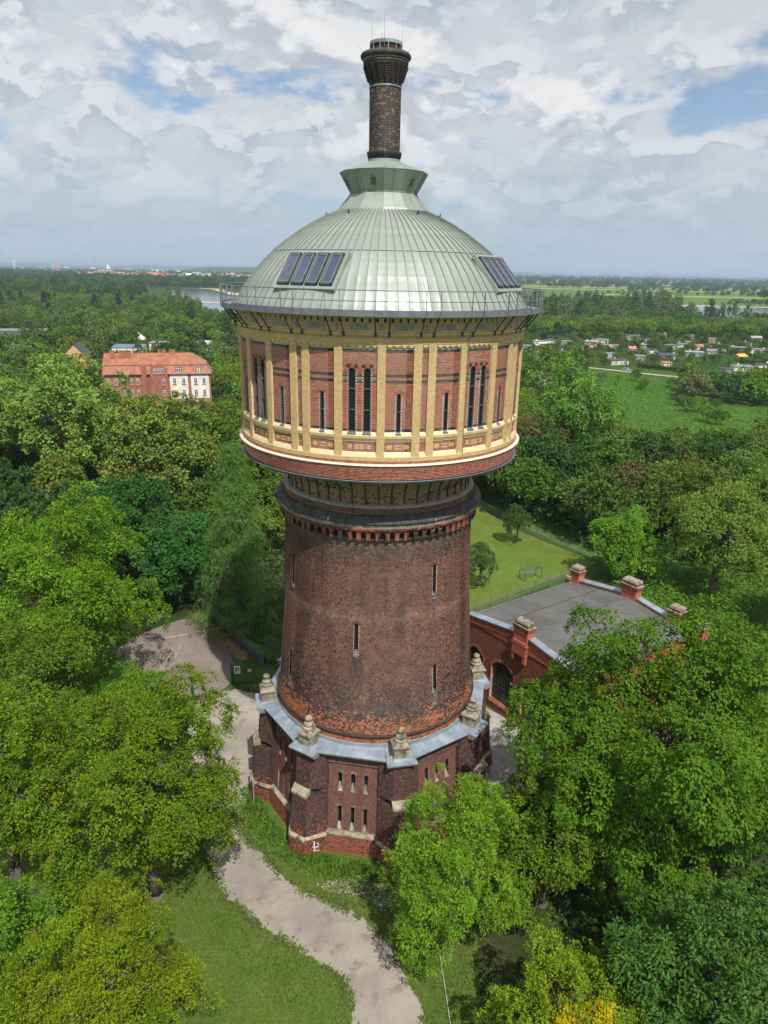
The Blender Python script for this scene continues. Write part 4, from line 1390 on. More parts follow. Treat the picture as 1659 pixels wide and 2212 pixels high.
for k in range(8):
    b = norm(12 + 45 * k)
    m = MB()
    for z0, z1, fh, r0, r1, rh, rr in tiers:
        poly0 = [bt_pt(b, -rh, rr, z0), bt_pt(b, -fh, r0, z0), bt_pt(b, fh, r0, z0), bt_pt(b, rh, rr, z0), bt_pt(b, rh, 6.8, z0), bt_pt(b, -rh, 6.8, z0)]
        poly1 = [bt_pt(b, -rh + .08, rr - .1, z1), bt_pt(b, -fh + .02, r1, z1), bt_pt(b, fh - .02, r1, z1), bt_pt(b, rh - .08, rr - .1, z1), bt_pt(b, rh - .08, 6.8, z1), bt_pt(b, -rh + .08, 6.8, z1)]
        m.loft([poly0, poly1], cap1=True)
    # solid core between tiers
    for z0, z1 in ((.6, .85), (3.7, 4.18)):
        m.prism([bt_pt(b, -1.0, 7.3, 0)[:2], bt_pt(b, -.5, 8.46, 0)[:2], bt_pt(b, .5, 8.46, 0)[:2], bt_pt(b, 1.0, 7.3, 0)[:2]], z0, z1)
    m.build('buttress', 'sooty_brick', tower)
    # sloping stones
    def slope(name, t0, t1, ra, rb, za, zb, lip=.06):
        q = MB()
        q.hexa([bt_pt(b, t0, ra + lip, za - .16), bt_pt(b, t1, ra + lip, za - .16), bt_pt(b, t1, rb, za - .16), bt_pt(b, t0, rb, za - .16)],
               [bt_pt(b, t0, ra + lip, za), bt_pt(b, t1, ra + lip, za), bt_pt(b, t1, rb, zb), bt_pt(b, t0, rb, zb)])
        q.build(name, 'sandstone', tower)
    slope('weathering_stone', -.62, .62, 8.86, 8.42, 3.92, 4.32)
    q = MB()
    for sgn in (-1, 1):
        pts0 = [bt_pt(b, sgn * .64, 9.28, .64), bt_pt(b, sgn * 1.54, 8.06, .64), bt_pt(b, sgn * 1.5, 7.6, .64), bt_pt(b, sgn * .45, 8.9, .64)]
        pts1 = [bt_pt(b, sgn * .64, 9.27, .70), bt_pt(b, sgn * 1.53, 8.05, .70), bt_pt(b, sgn * 1.5, 7.6, .86), bt_pt(b, sgn * .45, 8.9, .86)]
        if sgn < 0:
            pts0.reverse(); pts1.reverse()
        q.hexa(pts0, pts1)
    q.build('band_stone', 'sandstone', tower)
    slope('band_stone', -.64, .64, 9.24, 8.9, .70, .86)
    if abs(b) < 125:
        for z0, z1, fh, r0, r1, rh, rr in tiers:
            for (ta, ra, tb, rb, ta1, ra1, tb1, rb1) in ((-rh, rr, -fh, r0, -rh + .08, rr - .1, -fh + .02, r1), (-fh, r0, fh, r0, -fh + .02, r1, fh - .02, r1), (fh, r0, rh, rr, fh - .02, r1, rh - .08, rr - .1)):
                P, W, H = quad_surf(bt_pt(b, ta, ra, z0), bt_pt(b, tb, rb, z0), bt_pt(b, tb1, rb1, z1), bt_pt(b, ta1, ra1, z1))
                Pq = P; P = (lambda u, v, o, Pq=Pq: Pq(u, v, np.asarray(o) + .012))
                f = (lambda c, v, r, z0=z0: (col_base_dark if z0 > -.5 else col_plinth)(c + z0, v + z0, r))
                if z0 < -.5:
                    f = (lambda c, v, r: np.where((rng.random(len(c)) < .45)[:, None], col_base_dark(c, v, r), col_plinth(c, v, r)))
                base_bs.add(P, .01, W - .01, .02, H - .01, f)
base_bs.build('brick_courses', 'brick_weathered', tower)
def ro(az, ap=7.80, tw=.97, tr=8.62):
    d = norm(az - 12.0)
    d = (d + 22.5) % 45 - 22.5
    e = 22.5 - abs(d)              # angle from the side's middle
    r = ap / math.cos(R_(e))
    t = abs(R_(d))
    rt_ = tr / math.cos(t) if tr * math.tan(t) <= tw else (tw / math.sin(t) if t > 1e-6 else tr)
    return max(r, rt_)
th_c = math.degrees(math.atan(.97 / 8.62))
# find where tab side meets the side
x = th_c
while .97 / math.sin(R_(x)) > 7.80 / math.cos(R_(22.5 - x)):
    x += .02
th_i = x
key = []
for k in range(8):
    b = 12 + 45 * k
    key += [b - th_i, b - th_c, b - 3.2, b + 3.2, b + th_c, b + th_i, b + th_i + (45 - 2 * th_i) * .25, b + 22.5, b + th_i + (45 - 2 * th_i) * .75]
for i in range(len(key)):
    a0, a1 = key[i], key[(i + 1) % len(key)] + (360 if i == len(key) - 1 else 0)
    e = .05
    A = (a0 + .04, a1 - .04)
    rr = [ro(a0 + 1e-3), ro(a1 - 1e-3)]
    m = MB()
    rin = 7.02
    def P_(a, r, z): return pol(r, a, z)
    mid = (A[0] + A[1]) / 2
    vs = []
    for a, r in ((A[0], rr[0]), (A[1], rr[1])):
        vs.append([P_(a, rin, 7.46), P_(a, rin + .05, 7.46), P_(a, rin + .07, 7.24), P_(a, r, 6.98), P_(a, r, 6.90), P_(a, r - .2, 6.90)])
    m.loft(vs, closed=False)
    # standing seam at one edge
    q = [P_(A[1] - .02, rin + .07, 7.24), P_(A[1] - .02, rr[1], 6.98), P_(A[1] - .02, rr[1], 7.005), P_(A[1] - .02, rin + .07, 7.265)]
    m.add(q + [tuple(np.array(p) + np.array(pol(1, A[1] + 90, 0)) * .012) for p in q], [(0, 1, 2, 3), (4, 5, 6, 7), (3, 2, 6, 7)])
    m.build('flashing_sheet', 'zinc', tower)
    # cornice stones below
    m = MB()
    vs = []
    for a, r in ((A[0], rr[0] - .12), (A[1], rr[1] - .12)):
        vs.append([P_(a, 6.8, 6.88), P_(a, r, 6.88), P_(a, r, 6.74), P_(a, r - .14, 6.60), P_(a, r - .30, 6.55), P_(a, 6.8, 6.55)])
    m.loft(vs, closed=False)
    m.build('cornice_stone', 'sandstone', tower)
# pinnacles on the buttresses
def pinnacle_parts():
    body = MB()
    for (x, y, z, sx, sy, sz) in ((-.235, -.03, .20, .46, .90, .36), (.235, -.03, .20, .46, .90, .36), (-.14, -.03, .565, .65, .90, .34), (.33, -.03, .565, .27, .90, .34)):
        body.box((x, y, z), (sx, sy, sz))
    cap = MB()
    cap.hexa([(-.50, -.53, .74), (.50, -.53, .74), (.50, .47, .74), (-.50, .47, .74)], [(-.56, -.59, .84), (.56, -.59, .84), (.56, .53, .84), (-.56, .53, .84)])
    cap.hexa([(-.56, -.59, .84), (.56, -.59, .84), (.56, .53, .84), (-.56, .53, .84)], [(-.55, -.58, .93), (.55, -.58, .93), (.55, .52, .93), (-.55, .52, .93)])
    cap.hexa([(-.55, -.58, .93), (.55, -.58, .93), (.55, .52, .93), (-.55, .52, .93)], [(-.34, -.37, 1.14), (.34, -.37, 1.14), (.34, .31, 1.14), (-.34, .31, 1.14)])
    octo = MB(); octo.lathe([(.46, 1.02), (.46, 1.12), (.42, 1.18), (.38, 1.18)], 8, 22.5, 382.5, (0, -.03))
    bulb = MB(); bulb.lathe([(.36, 1.16), (.42, 1.24), (.42, 1.31), (.35, 1.37), (.27, 1.38), (.33, 1.43), (.34, 1.52), (.27, 1.62), (.18, 1.66), (.16, 1.72), (.17, 1.78), (.23, 1.80), (.24, 1.90), (.21, 1.97), (.14, 1.99), (.13, 1.94), (.01, 1.92)], 18, 0, 360, (0, -.03))
    return body.mesh('block', 'sandstone'), cap.mesh('cap_slab', 'moss_stone'), octo.mesh('octagon_base', 'moss_stone'), bulb.mesh('finial', 'sandstone', True)
pb, pc, po_, pf = pinnacle_parts()
m = MB()
m.hexa([(-.60, -.62, -.08), (.60, -.62, -.08), (.60, .55, -.08), (-.60, .55, -.08)], [(-.49, -.51, .10), (.49, -.51, .10), (.49, .45, .10), (-.49, .45, .10)])
pz = m.mesh('lead_skirt', 'zinc')
for k in range(8):
    b = norm(12 + 45 * k)
    p = pol(7.72, b, 7.08)
    o = put('pinnacle', pb, tower, p, R_(b) + random.uniform(-.02, .02))
    put('cap_slab', pc, o, rz=random.uniform(-.02, .02)); put('octagon_base', po_, o, rz=random.choice([0, .2])); put('finial', pf, o, rot=(random.uniform(-.03, .03), random.uniform(-.03, .03), 1.1 * k)); put('lead_skirt', pz, o)
# graffiti scrawl on the buttress flank and small fittings
b = -33
Pg, Wg, Hg = quad_surf(bt_pt(b, .60, 9.32, -.75), bt_pt(b, 1.50, 8.05, -.75), bt_pt(b, 1.42, 7.95, .72), bt_pt(b, .58, 9.24, .66))
m = MB()
def gq(pts, w):
    for (u0, v0), (u1, v1) in zip(pts[:-1], pts[1:]):
        d = Vector((u1 - u0, v1 - v0)).normalized(); px = -d.y * w / 2; py = d.x * w / 2
        cs_ = [(u0 + px, v0 + py), (u0 - px, v0 - py), (u1 - px, v1 - py), (u1 + px, v1 + py)]
        q = [Pg(np.array([a]), np.array([c]), .022)[0] for a, c in cs_]
        m.add(q, [(0, 3, 2, 1)])
gq([(.75, 1.15), (.80, .45)], .07); gq([(.62, .75), (1.05, .62)], .06); gq([(.70, .40), (1.1, .34)], .05); gq([(.95, .95), (1.08, .8), (.98, .62)], .04)
m.build('graffiti', 'white_paint', tower)
m = MB(); m.tube([pol(9.2, -70, -.6), pol(9.2, -70, 1.9)], .04, 5); m.box(pol(9.15, -70, 1.2), (.12, .12, .5)); m.build('downpipe', 'worn_plank', tower)

# ------------------------------------------------------------------ ground
def sheet(name, pts, z, mat, label_kind='structure', dens=None):
    m = MB(); m.add([(x, y, z) for x, y in pts], [tuple(range(len(pts)))])
    o = m.build(name, mat)
    o['kind'] = label_kind
    return o
def smooth_poly(pts, n=4, jitter=.0, seed=1):
    rr = random.Random(seed); out = []
    N = len(pts)
    for i in range(N):
        p0, p1, p2, p3 = pts[i - 1], pts[i], pts[(i + 1) % N], pts[(i + 2) % N]
        for k in range(n):
            t = k / n
            q = [.5 * (2 * p1[j] + (p2[j] - p0[j]) * t + (2 * p0[j] - 5 * p1[j] + 4 * p2[j] - p3[j]) * t * t + (3 * p1[j] - p0[j] - 3 * p2[j] + p3[j]) * t ** 3) for j in (0, 1)]
            out.append((q[0] + rr.uniform(-jitter, jitter), q[1] + rr.uniform(-jitter, jitter)))
    return out
# terrain: plateau round the tower, dropping to the river plain
xs = np.unique(np.concatenate([np.linspace(-60, 60, 25), np.sign(np.linspace(-1, 1, 41)) * (np.abs(np.linspace(-1, 1, 41)) ** 2.2) * 30000]))
ys = np.unique(np.concatenate([np.linspace(-70, 60, 14), np.linspace(60, 170, 34), 170 + (np.linspace(0, 1, 30) ** 2.2) * 44000, [-400, -3000]]))
X, Y = np.meshgrid(xs, ys)
tt = np.clip((Y - 75) / 80, 0, 1)
Z = -8 * tt * tt * (3 - 2 * tt)
V = np.stack([X.ravel(), Y.ravel(), Z.ravel()], 1)
nx = len(xs); idx = np.arange(len(V)).reshape(len(ys), nx)
F = np.stack([idx[:-1, :-1].ravel(), idx[:-1, 1:].ravel(), idx[1:, 1:].ravel(), idx[1:, :-1].ravel()], 1)
m_, w, bs_, out_ = mat_begin('ground_cover')
P_g = gcoord(w)
n_ = w.noise(P_g, .02, 6.0, .65); n2_ = w.noise(P_g, .35, 5.0, .7); n3_ = w.noise(P_g, .004, 4.0, .6)
c_ = w.mix(w.ramp(n_, .35, .65), (0.045, 0.085, 0.018), (0.075, 0.14, 0.025))
c_ = w.mix(w.ramp(n3_, .5, .62, 0, .6), c_, (0.10, 0.14, 0.04))
c_ = w.mix(w.ramp(n2_, .35, .7, .6, 0), c_, (0.02, 0.04, 0.01))
w.link(c_, bs_.inputs['Base Color']); bs_.inputs['Roughness'].default_value = 1.0; bs_.inputs['Specular IOR Level'].default_value = 0.05
g = put('ground', mesh_np('ground', V, F, 'ground_cover', smooth=True)); g['kind'] = 'structure'

sheet('lawn', smooth_poly([(-40, -44), (30, -44), (30, -20), (14, -6), (14, 4), (11, 12), (-4, 14), (-12, 12), (-16, 2), (-40, 2)], 3), .004, 'lawn')
path = [(-9.4, -10.8), (-8.2, -11.9), (-7.0, -13.0), (-5.7, -13.9), (-4.3, -14.8), (-2.3, -16.0), (-1.2, -17.3), (-0.9, -19.0), (-0.7, -21.0), (-0.5, -24.8), (4.2, -24.7), (3.7, -20.9), (3.0, -19.0), (2.5, -17.6), (1.3, -15.0), (-0.1, -13.1), (-1.3, -12.2), (-2.6, -11.6), (-4.8, -10.5), (-6.4, -8.9), (-7.5, -7.5), (-8.5, -6.7), (-9.2, -4.4), (-9.1, -1.0), (-9.2, 2.8), (-9.2, 6.5), (-10.5, 10.6), (-11.9, 11.3), (-13.0, 11.4), (-15.9, 9.9), (-15.2, 4), (-13.2, -2), (-11.6, -6.5)]
p_o = sheet('gravel_path', smooth_poly(path, 9, .09, 3), .012, 'gravel_path')
sheet('forecourt', smooth_poly([(7.2, -1), (8.2, 6), (8.3, 10.5), (9.6, 9.2), (12.0, 6.9), (14, 3), (13, -2)], 4, .03, 6), .008, 'concrete')
sheet('sports_lawn', [(9.2, 22), (10.6, 27), (25.2, 38.5), (29.5, 43), (21.6, 54.2), (16.2, 65.9), (-4, 66), (-4, 22)], .016, 'sports_lawn')
sheet('rough_grass', [(31, 42), (23, 55), (18, 67), (40, 70), (60, 40), (60, 6), (34, 8), (27, 24)], .008, 'meadow_grass')
fl = sheet('forest_floor', [(-80, 22), (-26, 20), (-20, 27), (-10.6, 15.2), (-4, 12), (-4.5, 72), (-80, 72)], .008, 'forest_floor')
fl2 = sheet('forest_floor', smooth_poly([(10, -44), (9.0, -30), (7.4, -22), (6.0, -17.5), (6.6, -12), (9, -7), (15, -2), (30, 0), (60, 2), (60, -44)], 8, .16, 4), .012, 'forest_floor')
fl3 = sheet('forest_floor', [(24, 62), (34, 50), (62, 30), (90, 30), (90, 74), (22, 74)], .014, 'forest_floor')
# car park of small setts with a kerb line
cp = [(-14.1, 16.4), (-13.6, 14.2), (-13.5, 12.4), (-14.4, 10.9), (-16.2, 10.2), (-22.3, 12.4), (-26.0, 18.5), (-21.5, 24.6), (-18.8, 23.6), (-16.0, 20.2)]
cps = smooth_poly(cp, 4)
base_cp = sheet('parking_area', cps, .016, 'joint_soil')
def inside(poly, x, y):
    c = False; j = len(poly) - 1
    for i in range(len(poly)):
        xi, yi = poly[i]; xj, yj = poly[j]
        if (yi > y) != (yj > y) and x < (xj - xi) * (y - yi) / (yj - yi) + xi:
            c = not c
        j = i
    return c
def setts(poly, name, mat, pitch, ang, parent, z, limit=None, keep=1.0, seed=2):
    rr = random.Random(seed)
    xs_ = [p[0] for p in poly]; ys_ = [p[1] for p in poly]
    cx, cy = sum(xs_) / len(xs_), sum(ys_) / len(ys_)
    L = max(max(xs_) - min(xs_), max(ys_) - min(ys_))
    n = int(L / pitch) + 2
    ca, sa = math.cos(ang), math.sin(ang)
    out = []
    for i in range(-n, n):
        for j in range(-n, n):
            u = (i + (.5 if j % 2 else 0)) * pitch; v = j * pitch
            x = cx + u * ca - v * sa; y = cy + u * sa + v * ca
            if inside(poly, x, y) and rr.random() < keep:
                out.append((x + rr.uniform(-.01, .01), y + rr.uniform(-.01, .01)))
    return out
pts = np.array(setts(cps, 'setts', '', .15, .5, None, 0))
h_ = .062
off = np.array([[-h_, -h_], [h_, -h_], [h_, h_], [-h_, h_]])
ca, sa = math.cos(.5), math.sin(.5)
off = off @ np.array([[ca, sa], [-sa, ca]])
tops = np.concatenate([pts[:, None, :] + off * .9, np.full((len(pts), 4, 1), .045) + rng.uniform(-.006, .006, (len(pts), 1, 1))], 2)
bots = np.concatenate([pts[:, None, :] + off, np.full((len(pts), 4, 1), .014)], 2)
V = np.concatenate([tops, bots], 1).reshape(-1, 3)
pat = np.array([[0, 1, 2, 3], [4, 5, 1, 0], [5, 6, 2, 1], [6, 7, 3, 2], [7, 4, 0, 3]])
F = ((np.arange(len(pts)) * 8)[:, None, None] + pat).reshape(-1, 4)
big = fbm(pts[:, 0] * .3, pts[:, 1] * .3, 77)
cc = np.array((0.27, 0.22, 0.195)) * (.8 + .4 * big[:, None]) * (1 + rng.uniform(-.16, .16, (len(pts), 1)))
# soiling near the leaf-strewn edge
dd = np.clip(1 - np.abs((pts[:, 0] + 14.3) * .8 + (pts[:, 1] - 17) * .55) / 1.4, 0, 1)
cc = cc * (1 - .45 * dd[:, None])
put('paving_setts', mesh_np('paving_setts', V, F, 'brick_weathered', cols=np.repeat(cc, 5, 0)), base_cp, kind='stuff')
for i in range(9):
    a_ = Vector((-21.8 + i * .62, 20.6 + i * .28, .04)); m = MB(); m.box((0, 0, 0), (.64, .14, .10)); o = m.build('kerb_stone', 'concrete', base_cp); o.location = a_; o.rotation_euler.z = .424
# loose leaves along the fence foot
nl = 2600
t = rng.random(nl); s_ = rng.normal(0, .45, nl)
lx = -20.2 + t * 7.4 + s_ * .6; ly = 26.2 - t * 9.6 + s_ * .6
a_ = rng.uniform(0, 6.28, nl); L_ = rng.uniform(.04, .09, nl)
V = np.stack([np.stack([lx + L_ * np.cos(a_ + k * PI / 2) * (1 if k % 2 else .6), ly + L_ * np.sin(a_ + k * PI / 2) * (1 if k % 2 else .6), .05 + rng.uniform(0, .03, nl)], -1) for k in range(4)], 1).reshape(-1, 3)
put('fallen_leaves', mesh_np('fallen_leaves', V, np.arange(nl * 4).reshape(-1, 4), 'brick_weathered', cols=jit(np.zeros(nl), (0.30, 0.19, 0.10), .4)), kind='stuff')

# old granite setts showing through the grass by the tower foot
cob = [(-3.6, -10.4), (-1.0, -9.6), (2.8, -9.7), (4.2, -10.4), (4.4, -12.6), (2.6, -13.4), (1.0, -12.5), (-.6, -11.2), (-2.6, -10.9)]
strip = sheet('sett_strip', smooth_poly(cob, 3, .05, 9), .010, 'lawn')
cpts = setts(smooth_poly(cob, 2), 's', '', .19, .12, None, 0, keep=.72, seed=5)
rnd = random.Random(4)
sett_ms = []
for k in range(5):
    m = MB(); a, b_ = rnd.uniform(.065, .08), rnd.uniform(.065, .08)
    m.hexa([(-a, -b_, -.05), (a, -b_, -.05), (a, b_, -.05), (-a, b_, -.05)], [(-a * .8, -b_ * .85, .018), (a * .85, -b_ * .8, .022), (a * .8, b_ * .8, .02), (-a * .8, b_ * .82, .015)])
    sett_ms.append(m.mesh('sett', 'sett_stone'))
cpts = [p for p in cpts if fbm(np.array([p[0] * .8]), np.array([p[1] * .8]), 17)[0] > .36]
cpts.sort(key=lambda p: (p[0] - 0) ** 2 * .3 + (p[1] + 14) ** 2)
for x, y in cpts[:300]:
    put('sett', rnd.choice(sett_ms), strip, (x, y, .022 + rnd.uniform(-.012, .008)), .12 + rnd.uniform(-.12, .12))

# grass tufts near the tower, one mass of blades
def blades(n, region, excl, hmin, hmax, wd, name, cola, colb):
    pts = []
    x0, x1, y0, y1 = region
    k = 0
    while len(pts) < n and k < n * 6:
        x, y = rnd.uniform(x0, x1), rnd.uniform(y0, y1); k += 1
        if math.hypot(x, y) < 8.2 or any(inside(e, x, y) for e in excl):
            continue
        pts.append((x, y))
    p = np.array(pts); n = len(p)
    a = rng.uniform(0, 2 * PI, n); h = rng.uniform(hmin, hmax, n) * (.5 + fbm(p[:, 0] * .8, p[:, 1] * .8, 50))
    ln = rng.normal(0, .06, (n, 2))
    dx, dy = np.cos(a) * wd, np.sin(a) * wd
    z0 = np.full(n, .0)
    V = np.stack([np.stack([p[:, 0] - dx, p[:, 1] - dy, z0], -1), np.stack([p[:, 0] + dx, p[:, 1] + dy, z0], -1),
                  np.stack([p[:, 0] + dx * .5 + ln[:, 0], p[:, 1] + dy * .5 + ln[:, 1], h], -1), np.stack([p[:, 0] - dx * .5 + ln[:, 0] * 1.2, p[:, 1] - dy * .5 + ln[:, 1] * 1.2, h * .9], -1)], 1).reshape(-1, 3)
    m_ = fbm(p[:, 0] * .35, p[:, 1] * .35, 60)[:, None]
    c = np.array(cola) * (1 - m_) + np.array(colb) * m_
    c = c * (1 + rng.uniform(-.25, .25, (n, 1)))
    o = put(name, mesh_np(name, V, np.arange(4 * n).reshape(-1, 4), 'leaves', cols=c), kind='stuff')
    o.color = (1, 1, 1, 1)
    return o
sp_path = smooth_poly(path, 5, .06, 3)
b1 = blades(42000, (-13, 7, -30, -6.5), [sp_path], .04, .13, .035, 'grass_blades', (0.085, 0.15, 0.022), (0.155, 0.195, 0.045))
b2_ = blades(9000, (-12, 9, -6.5, 13), [sp_path, cps], .05, .16, .04, 'grass_blades', (0.08, 0.14, 0.022), (0.14, 0.18, 0.045))
# ragged turf fringe along both sides of the path
ep = []
sp5 = smooth_poly(path, 14, 0, 3)
for (x, y) in sp5:
    if y < -28 or y > 12: continue
    for k in range(26):
        ep.append((x + rnd.gauss(0, .17), y + rnd.gauss(0, .17)))
ep = np.array(ep); ne = len(ep)
keepm = fbm(ep[:, 0] * 1.1, ep[:, 1] * 1.1, 23) > .42; ep = ep[keepm]; ne = len(ep)
aa = rng.uniform(0, 6.28, ne); he = rng.uniform(.03, .12, ne); dx, dy = np.cos(aa) * .04, np.sin(aa) * .04; ln = rng.normal(0, .06, (ne, 2))
V = np.stack([np.stack([ep[:, 0] - dx, ep[:, 1] - dy, he * 0 + .01], -1), np.stack([ep[:, 0] + dx, ep[:, 1] + dy, he * 0 + .01], -1), np.stack([ep[:, 0] + dx + ln[:, 0], ep[:, 1] + dy + ln[:, 1], he], -1), np.stack([ep[:, 0] - dx + ln[:, 0], ep[:, 1] - dy + ln[:, 1], he * .8], -1)], 1).reshape(-1, 3)
put('turf_fringe', mesh_np('turf_fringe', V, np.arange(4 * ne).reshape(-1, 4), 'leaves', cols=jit(aa, (0.11, 0.165, 0.035), .35)), kind='stuff')
# taller weeds hugging the wall foot
nw = 2600
a_ = R_(1) * rng.uniform(-80, 30, nw); r_ = rng.uniform(8.6, 10.4, nw)
wx, wy = r_ * np.sin(a_), -r_ * np.cos(a_)
V = []; hh = rng.uniform(.12, .42, nw) * np.clip(11 - r_, .2, 1.4) * .6; aa = rng.uniform(0, 6.28, nw); dx, dy = np.cos(aa) * .05, np.sin(aa) * .05; ln = rng.normal(0, .1, (nw, 2))
V = np.stack([np.stack([wx - dx, wy - dy, hh * 0], -1), np.stack([wx + dx, wy + dy, hh * 0], -1), np.stack([wx + dx + ln[:, 0], wy + dy + ln[:, 1], hh], -1), np.stack([wx - dx + ln[:, 0], wy - dy + ln[:, 1], hh * .8], -1)], 1).reshape(-1, 3)
put('weeds', mesh_np('weeds', V, np.arange(4 * nw).reshape(-1, 4), 'leaves', cols=jit(wx, (0.08, 0.19, 0.02), .3)), kind='stuff')
# daisies and white blossom specks
nf = 260
fx = np.concatenate([rng.normal(-5.6, .35, 90), rng.uniform(11, 24, nf - 90)]); fy = np.concatenate([rng.normal(-19.9, .22, 90), rng.uniform(30, 48, nf - 90)])
s_ = np.concatenate([rng.uniform(.02, .05, 90), rng.uniform(.02, .045, nf - 90)])
V = np.stack([np.stack([fx + s_ * math.cos(k * PI / 2), fy + s_ * math.sin(k * PI / 2), np.full(nf, .1)], -1) for k in range(4)], 1).reshape(-1, 3)
put('daisies', mesh_np('daisies', V, np.arange(4 * nf).reshape(-1, 4), 'white_paint'), kind='stuff')
# low edging rails beside the path
for p0, p1, lab in (((-1.75, -19.3), (-.75, -21.4), 'thin pale edging rail in the grass at the left edge of the gravel path'), ((3.9, -15.3), (4.25, -20.8), 'thin pale edging rail between gravel path and trees on the right')):
    o_ = MB(); o_.tube([(p0[0], p0[1], .12), (p1[0], p1[1], .12)], .03, 5); o_.tube([(p0[0], p0[1], 0), (p0[0], p0[1], .15)], .03, 5)
    o_ = o_.build('edging_rail', 'worn_plank'); o_['label'] = lab; o_['category'] = 'rail'

# ------------------------------------------------------------------ fences, gate, goal
def fence(p_list, hgt, label, name='mesh_fence', step=2.4, rails=7, mat='galvanised', rail_r=.009, vert=True):
    t = thing(name, label, 'fence', (p_list[0][0], p_list[0][1], 0))
    o0 = Vector((p_list[0][0], p_list[0][1], 0))
    pm = MB(); pm.box((0, 0, hgt / 2 + .05), (.06, .06, hgt + .1)); pme = pm.mesh('post', mat)
    for a, b in zip(p_list[:-1], p_list[1:]):
        a = Vector((*a, 0)) - o0; b = Vector((*b, 0)) - o0
        L = (b - a).length; n = max(1, round(L / step)); d = (b - a) / n
        ang = math.atan2(d.y, d.x)
        m = MB()
        for k in range(rails):
            z = .08 + (hgt - .12) * k / (rails - 1)
            for dd in (-.012, .012):
                m.box((d.length / 2, dd, z), (d.length, rail_r * 1.4, rail_r * 1.6))
        if vert:
            nv = int(d.length / .10)
            for k in range(1, nv):
                m.box((k * d.length / nv, 0, hgt / 2), (rail_r * .9, rail_r * .9, hgt - .06))
        pan = m.mesh('mesh_panel', mat)
        for i in range(n):
            put('post', pme, t, a + d * i, ang)
            put('mesh_panel', pan, t, a + d * i, ang)
        put('post', pme, t, b, ang)
    return t
fence([(-20.3, 28.4), (-10.9, 15.4)], 1.5, 'grey wire mesh fence running diagonally behind the paved parking area', step=2.5)
fence([(9.2, 26.0), (25.2, 38.5)], 1.25, 'grey wire fence along the near edge of the sports lawn behind the hall', step=2.4, vert=False)
fence([(13, 72), (16.2, 65.9), (21.6, 54.2), (29.5, 43.0)], 1.5, 'grey green wire mesh fence between the sports lawn and the wood', step=2.6)

g_ = thing('entrance_gate', 'open dark green metal gate leaf with notices beside the parking area', 'gate', (-13.3, 12.4, 0))
m = MB(); m.box((0, 0, 1.05), (.16, .16, 2.1)); m.build('post', 'green_paint', g_)
m = MB()
for x in (.12, 2.05): m.box((x, 0, 1.0), (.07, .07, 1.85))
for z in (.12, 1.88): m.box((1.08, 0, z), (1.95, .07, .07))
m.build('frame', 'green_paint', g_)
m = MB()
for k in range(1, 9): m.box((.12 + k * .215, 0, 1.0), (.007, .007, 1.75))
for k in range(1, 9): m.box((1.08, 0, .12 + k * .2), (1.9, .007, .007))
m.build('mesh_panel', 'green_paint', g_)
m = MB(); m.box((.52, -.06, 1.45), (.56, .02, .78)); nb = m.build('notice_board', 'white_paint', g_)
m = MB()
for (x, z, sx, sz) in ((.40, 1.66, .22, .12), (.56, 1.58, .30, .10), (.44, 1.40, .16, .22), (.66, 1.44, .12, .14), (.60, 1.22, .24, .07), (.36, 1.22, .10, .10), (.70, 1.72, .08, .10)):
    m.box((x, -.075, z), (sx, .008, sz), rz=0)
m.build('black_print', 'black_paint', nb)
m = MB(); m.box((1.15, -.07, 1.30), (.40, .10, .32)); m.build('letter_box', 'black_paint', g_)
m = MB(); m.box((1.66, -.06, 1.42), (.32, .02, .24)); nb = m.build('small_sign', 'white_paint', g_)
m = MB(); m.box((1.66, -.073, 1.46), (.20, .006, .02)); m.box((1.66, -.073, 1.41), (.24, .006, .02)); m.box((1.66, -.073, 1.36), (.16, .006, .02)); m.build('print_line', 'black_paint', nb)
m = MB(); m.tube([(.15, 0, .9), (1.95, 0, .15)], .02, 4); m.build('brace', 'green_paint', g_)
g2 = thing('gate_post', 'dark green gate post with diagonal stay standing at the tree edge', 'post', (-16.4, 10.2, 0))
m = MB(); m.box((0, 0, 1.0), (.18, .18, 2.0)); m.build('post', 'green_paint', g2)
m = MB(); m.tube([(0, 0, 1.4), (-1.0, -.3, .05)], .04, 5); m.build('stay', 'green_paint', g2)

gl = thing('football_goal', 'small green framed football goal with net on the lawn behind the fence', 'goal', (18.5, 36.3, 0))
m = MB()
A_, B_ = Vector((0, 0, 0)), Vector((2.3, 1.1, 0)); bk = Vector((-.55, 1.0, 0)); H_ = Vector((0, 0, 1.5))
for seg in ((A_, A_ + H_), (B_, B_ + H_), (A_ + H_, B_ + H_), (A_ + H_, A_ + bk + H_ * .8), (B_ + H_, B_ + bk + H_ * .8), (A_ + bk, A_ + bk + H_ * .8), (B_ + bk, B_ + bk + H_ * .8), (A_ + bk + H_ * .8, B_ + bk + H_ * .8), (A_, A_ + bk), (B_, B_ + bk)):
    m.tube(seg, .035, 5)
m.build('frame', 'green_paint', gl)
m = MB()
for k in range(1, 16):
    t = k / 16; p = A_.lerp(B_, t) + bk
    m.tube([p, p + H_ * .8, A_.lerp(B_, t) + H_], .012, 3)
for k in range(1, 8):
    z = H_ * (.8 * k / 8); m.tube([A_ + z, A_ + bk + z, B_ + bk + z, B_ + z], .012, 3)
m.build('net', 'galvanised', gl)
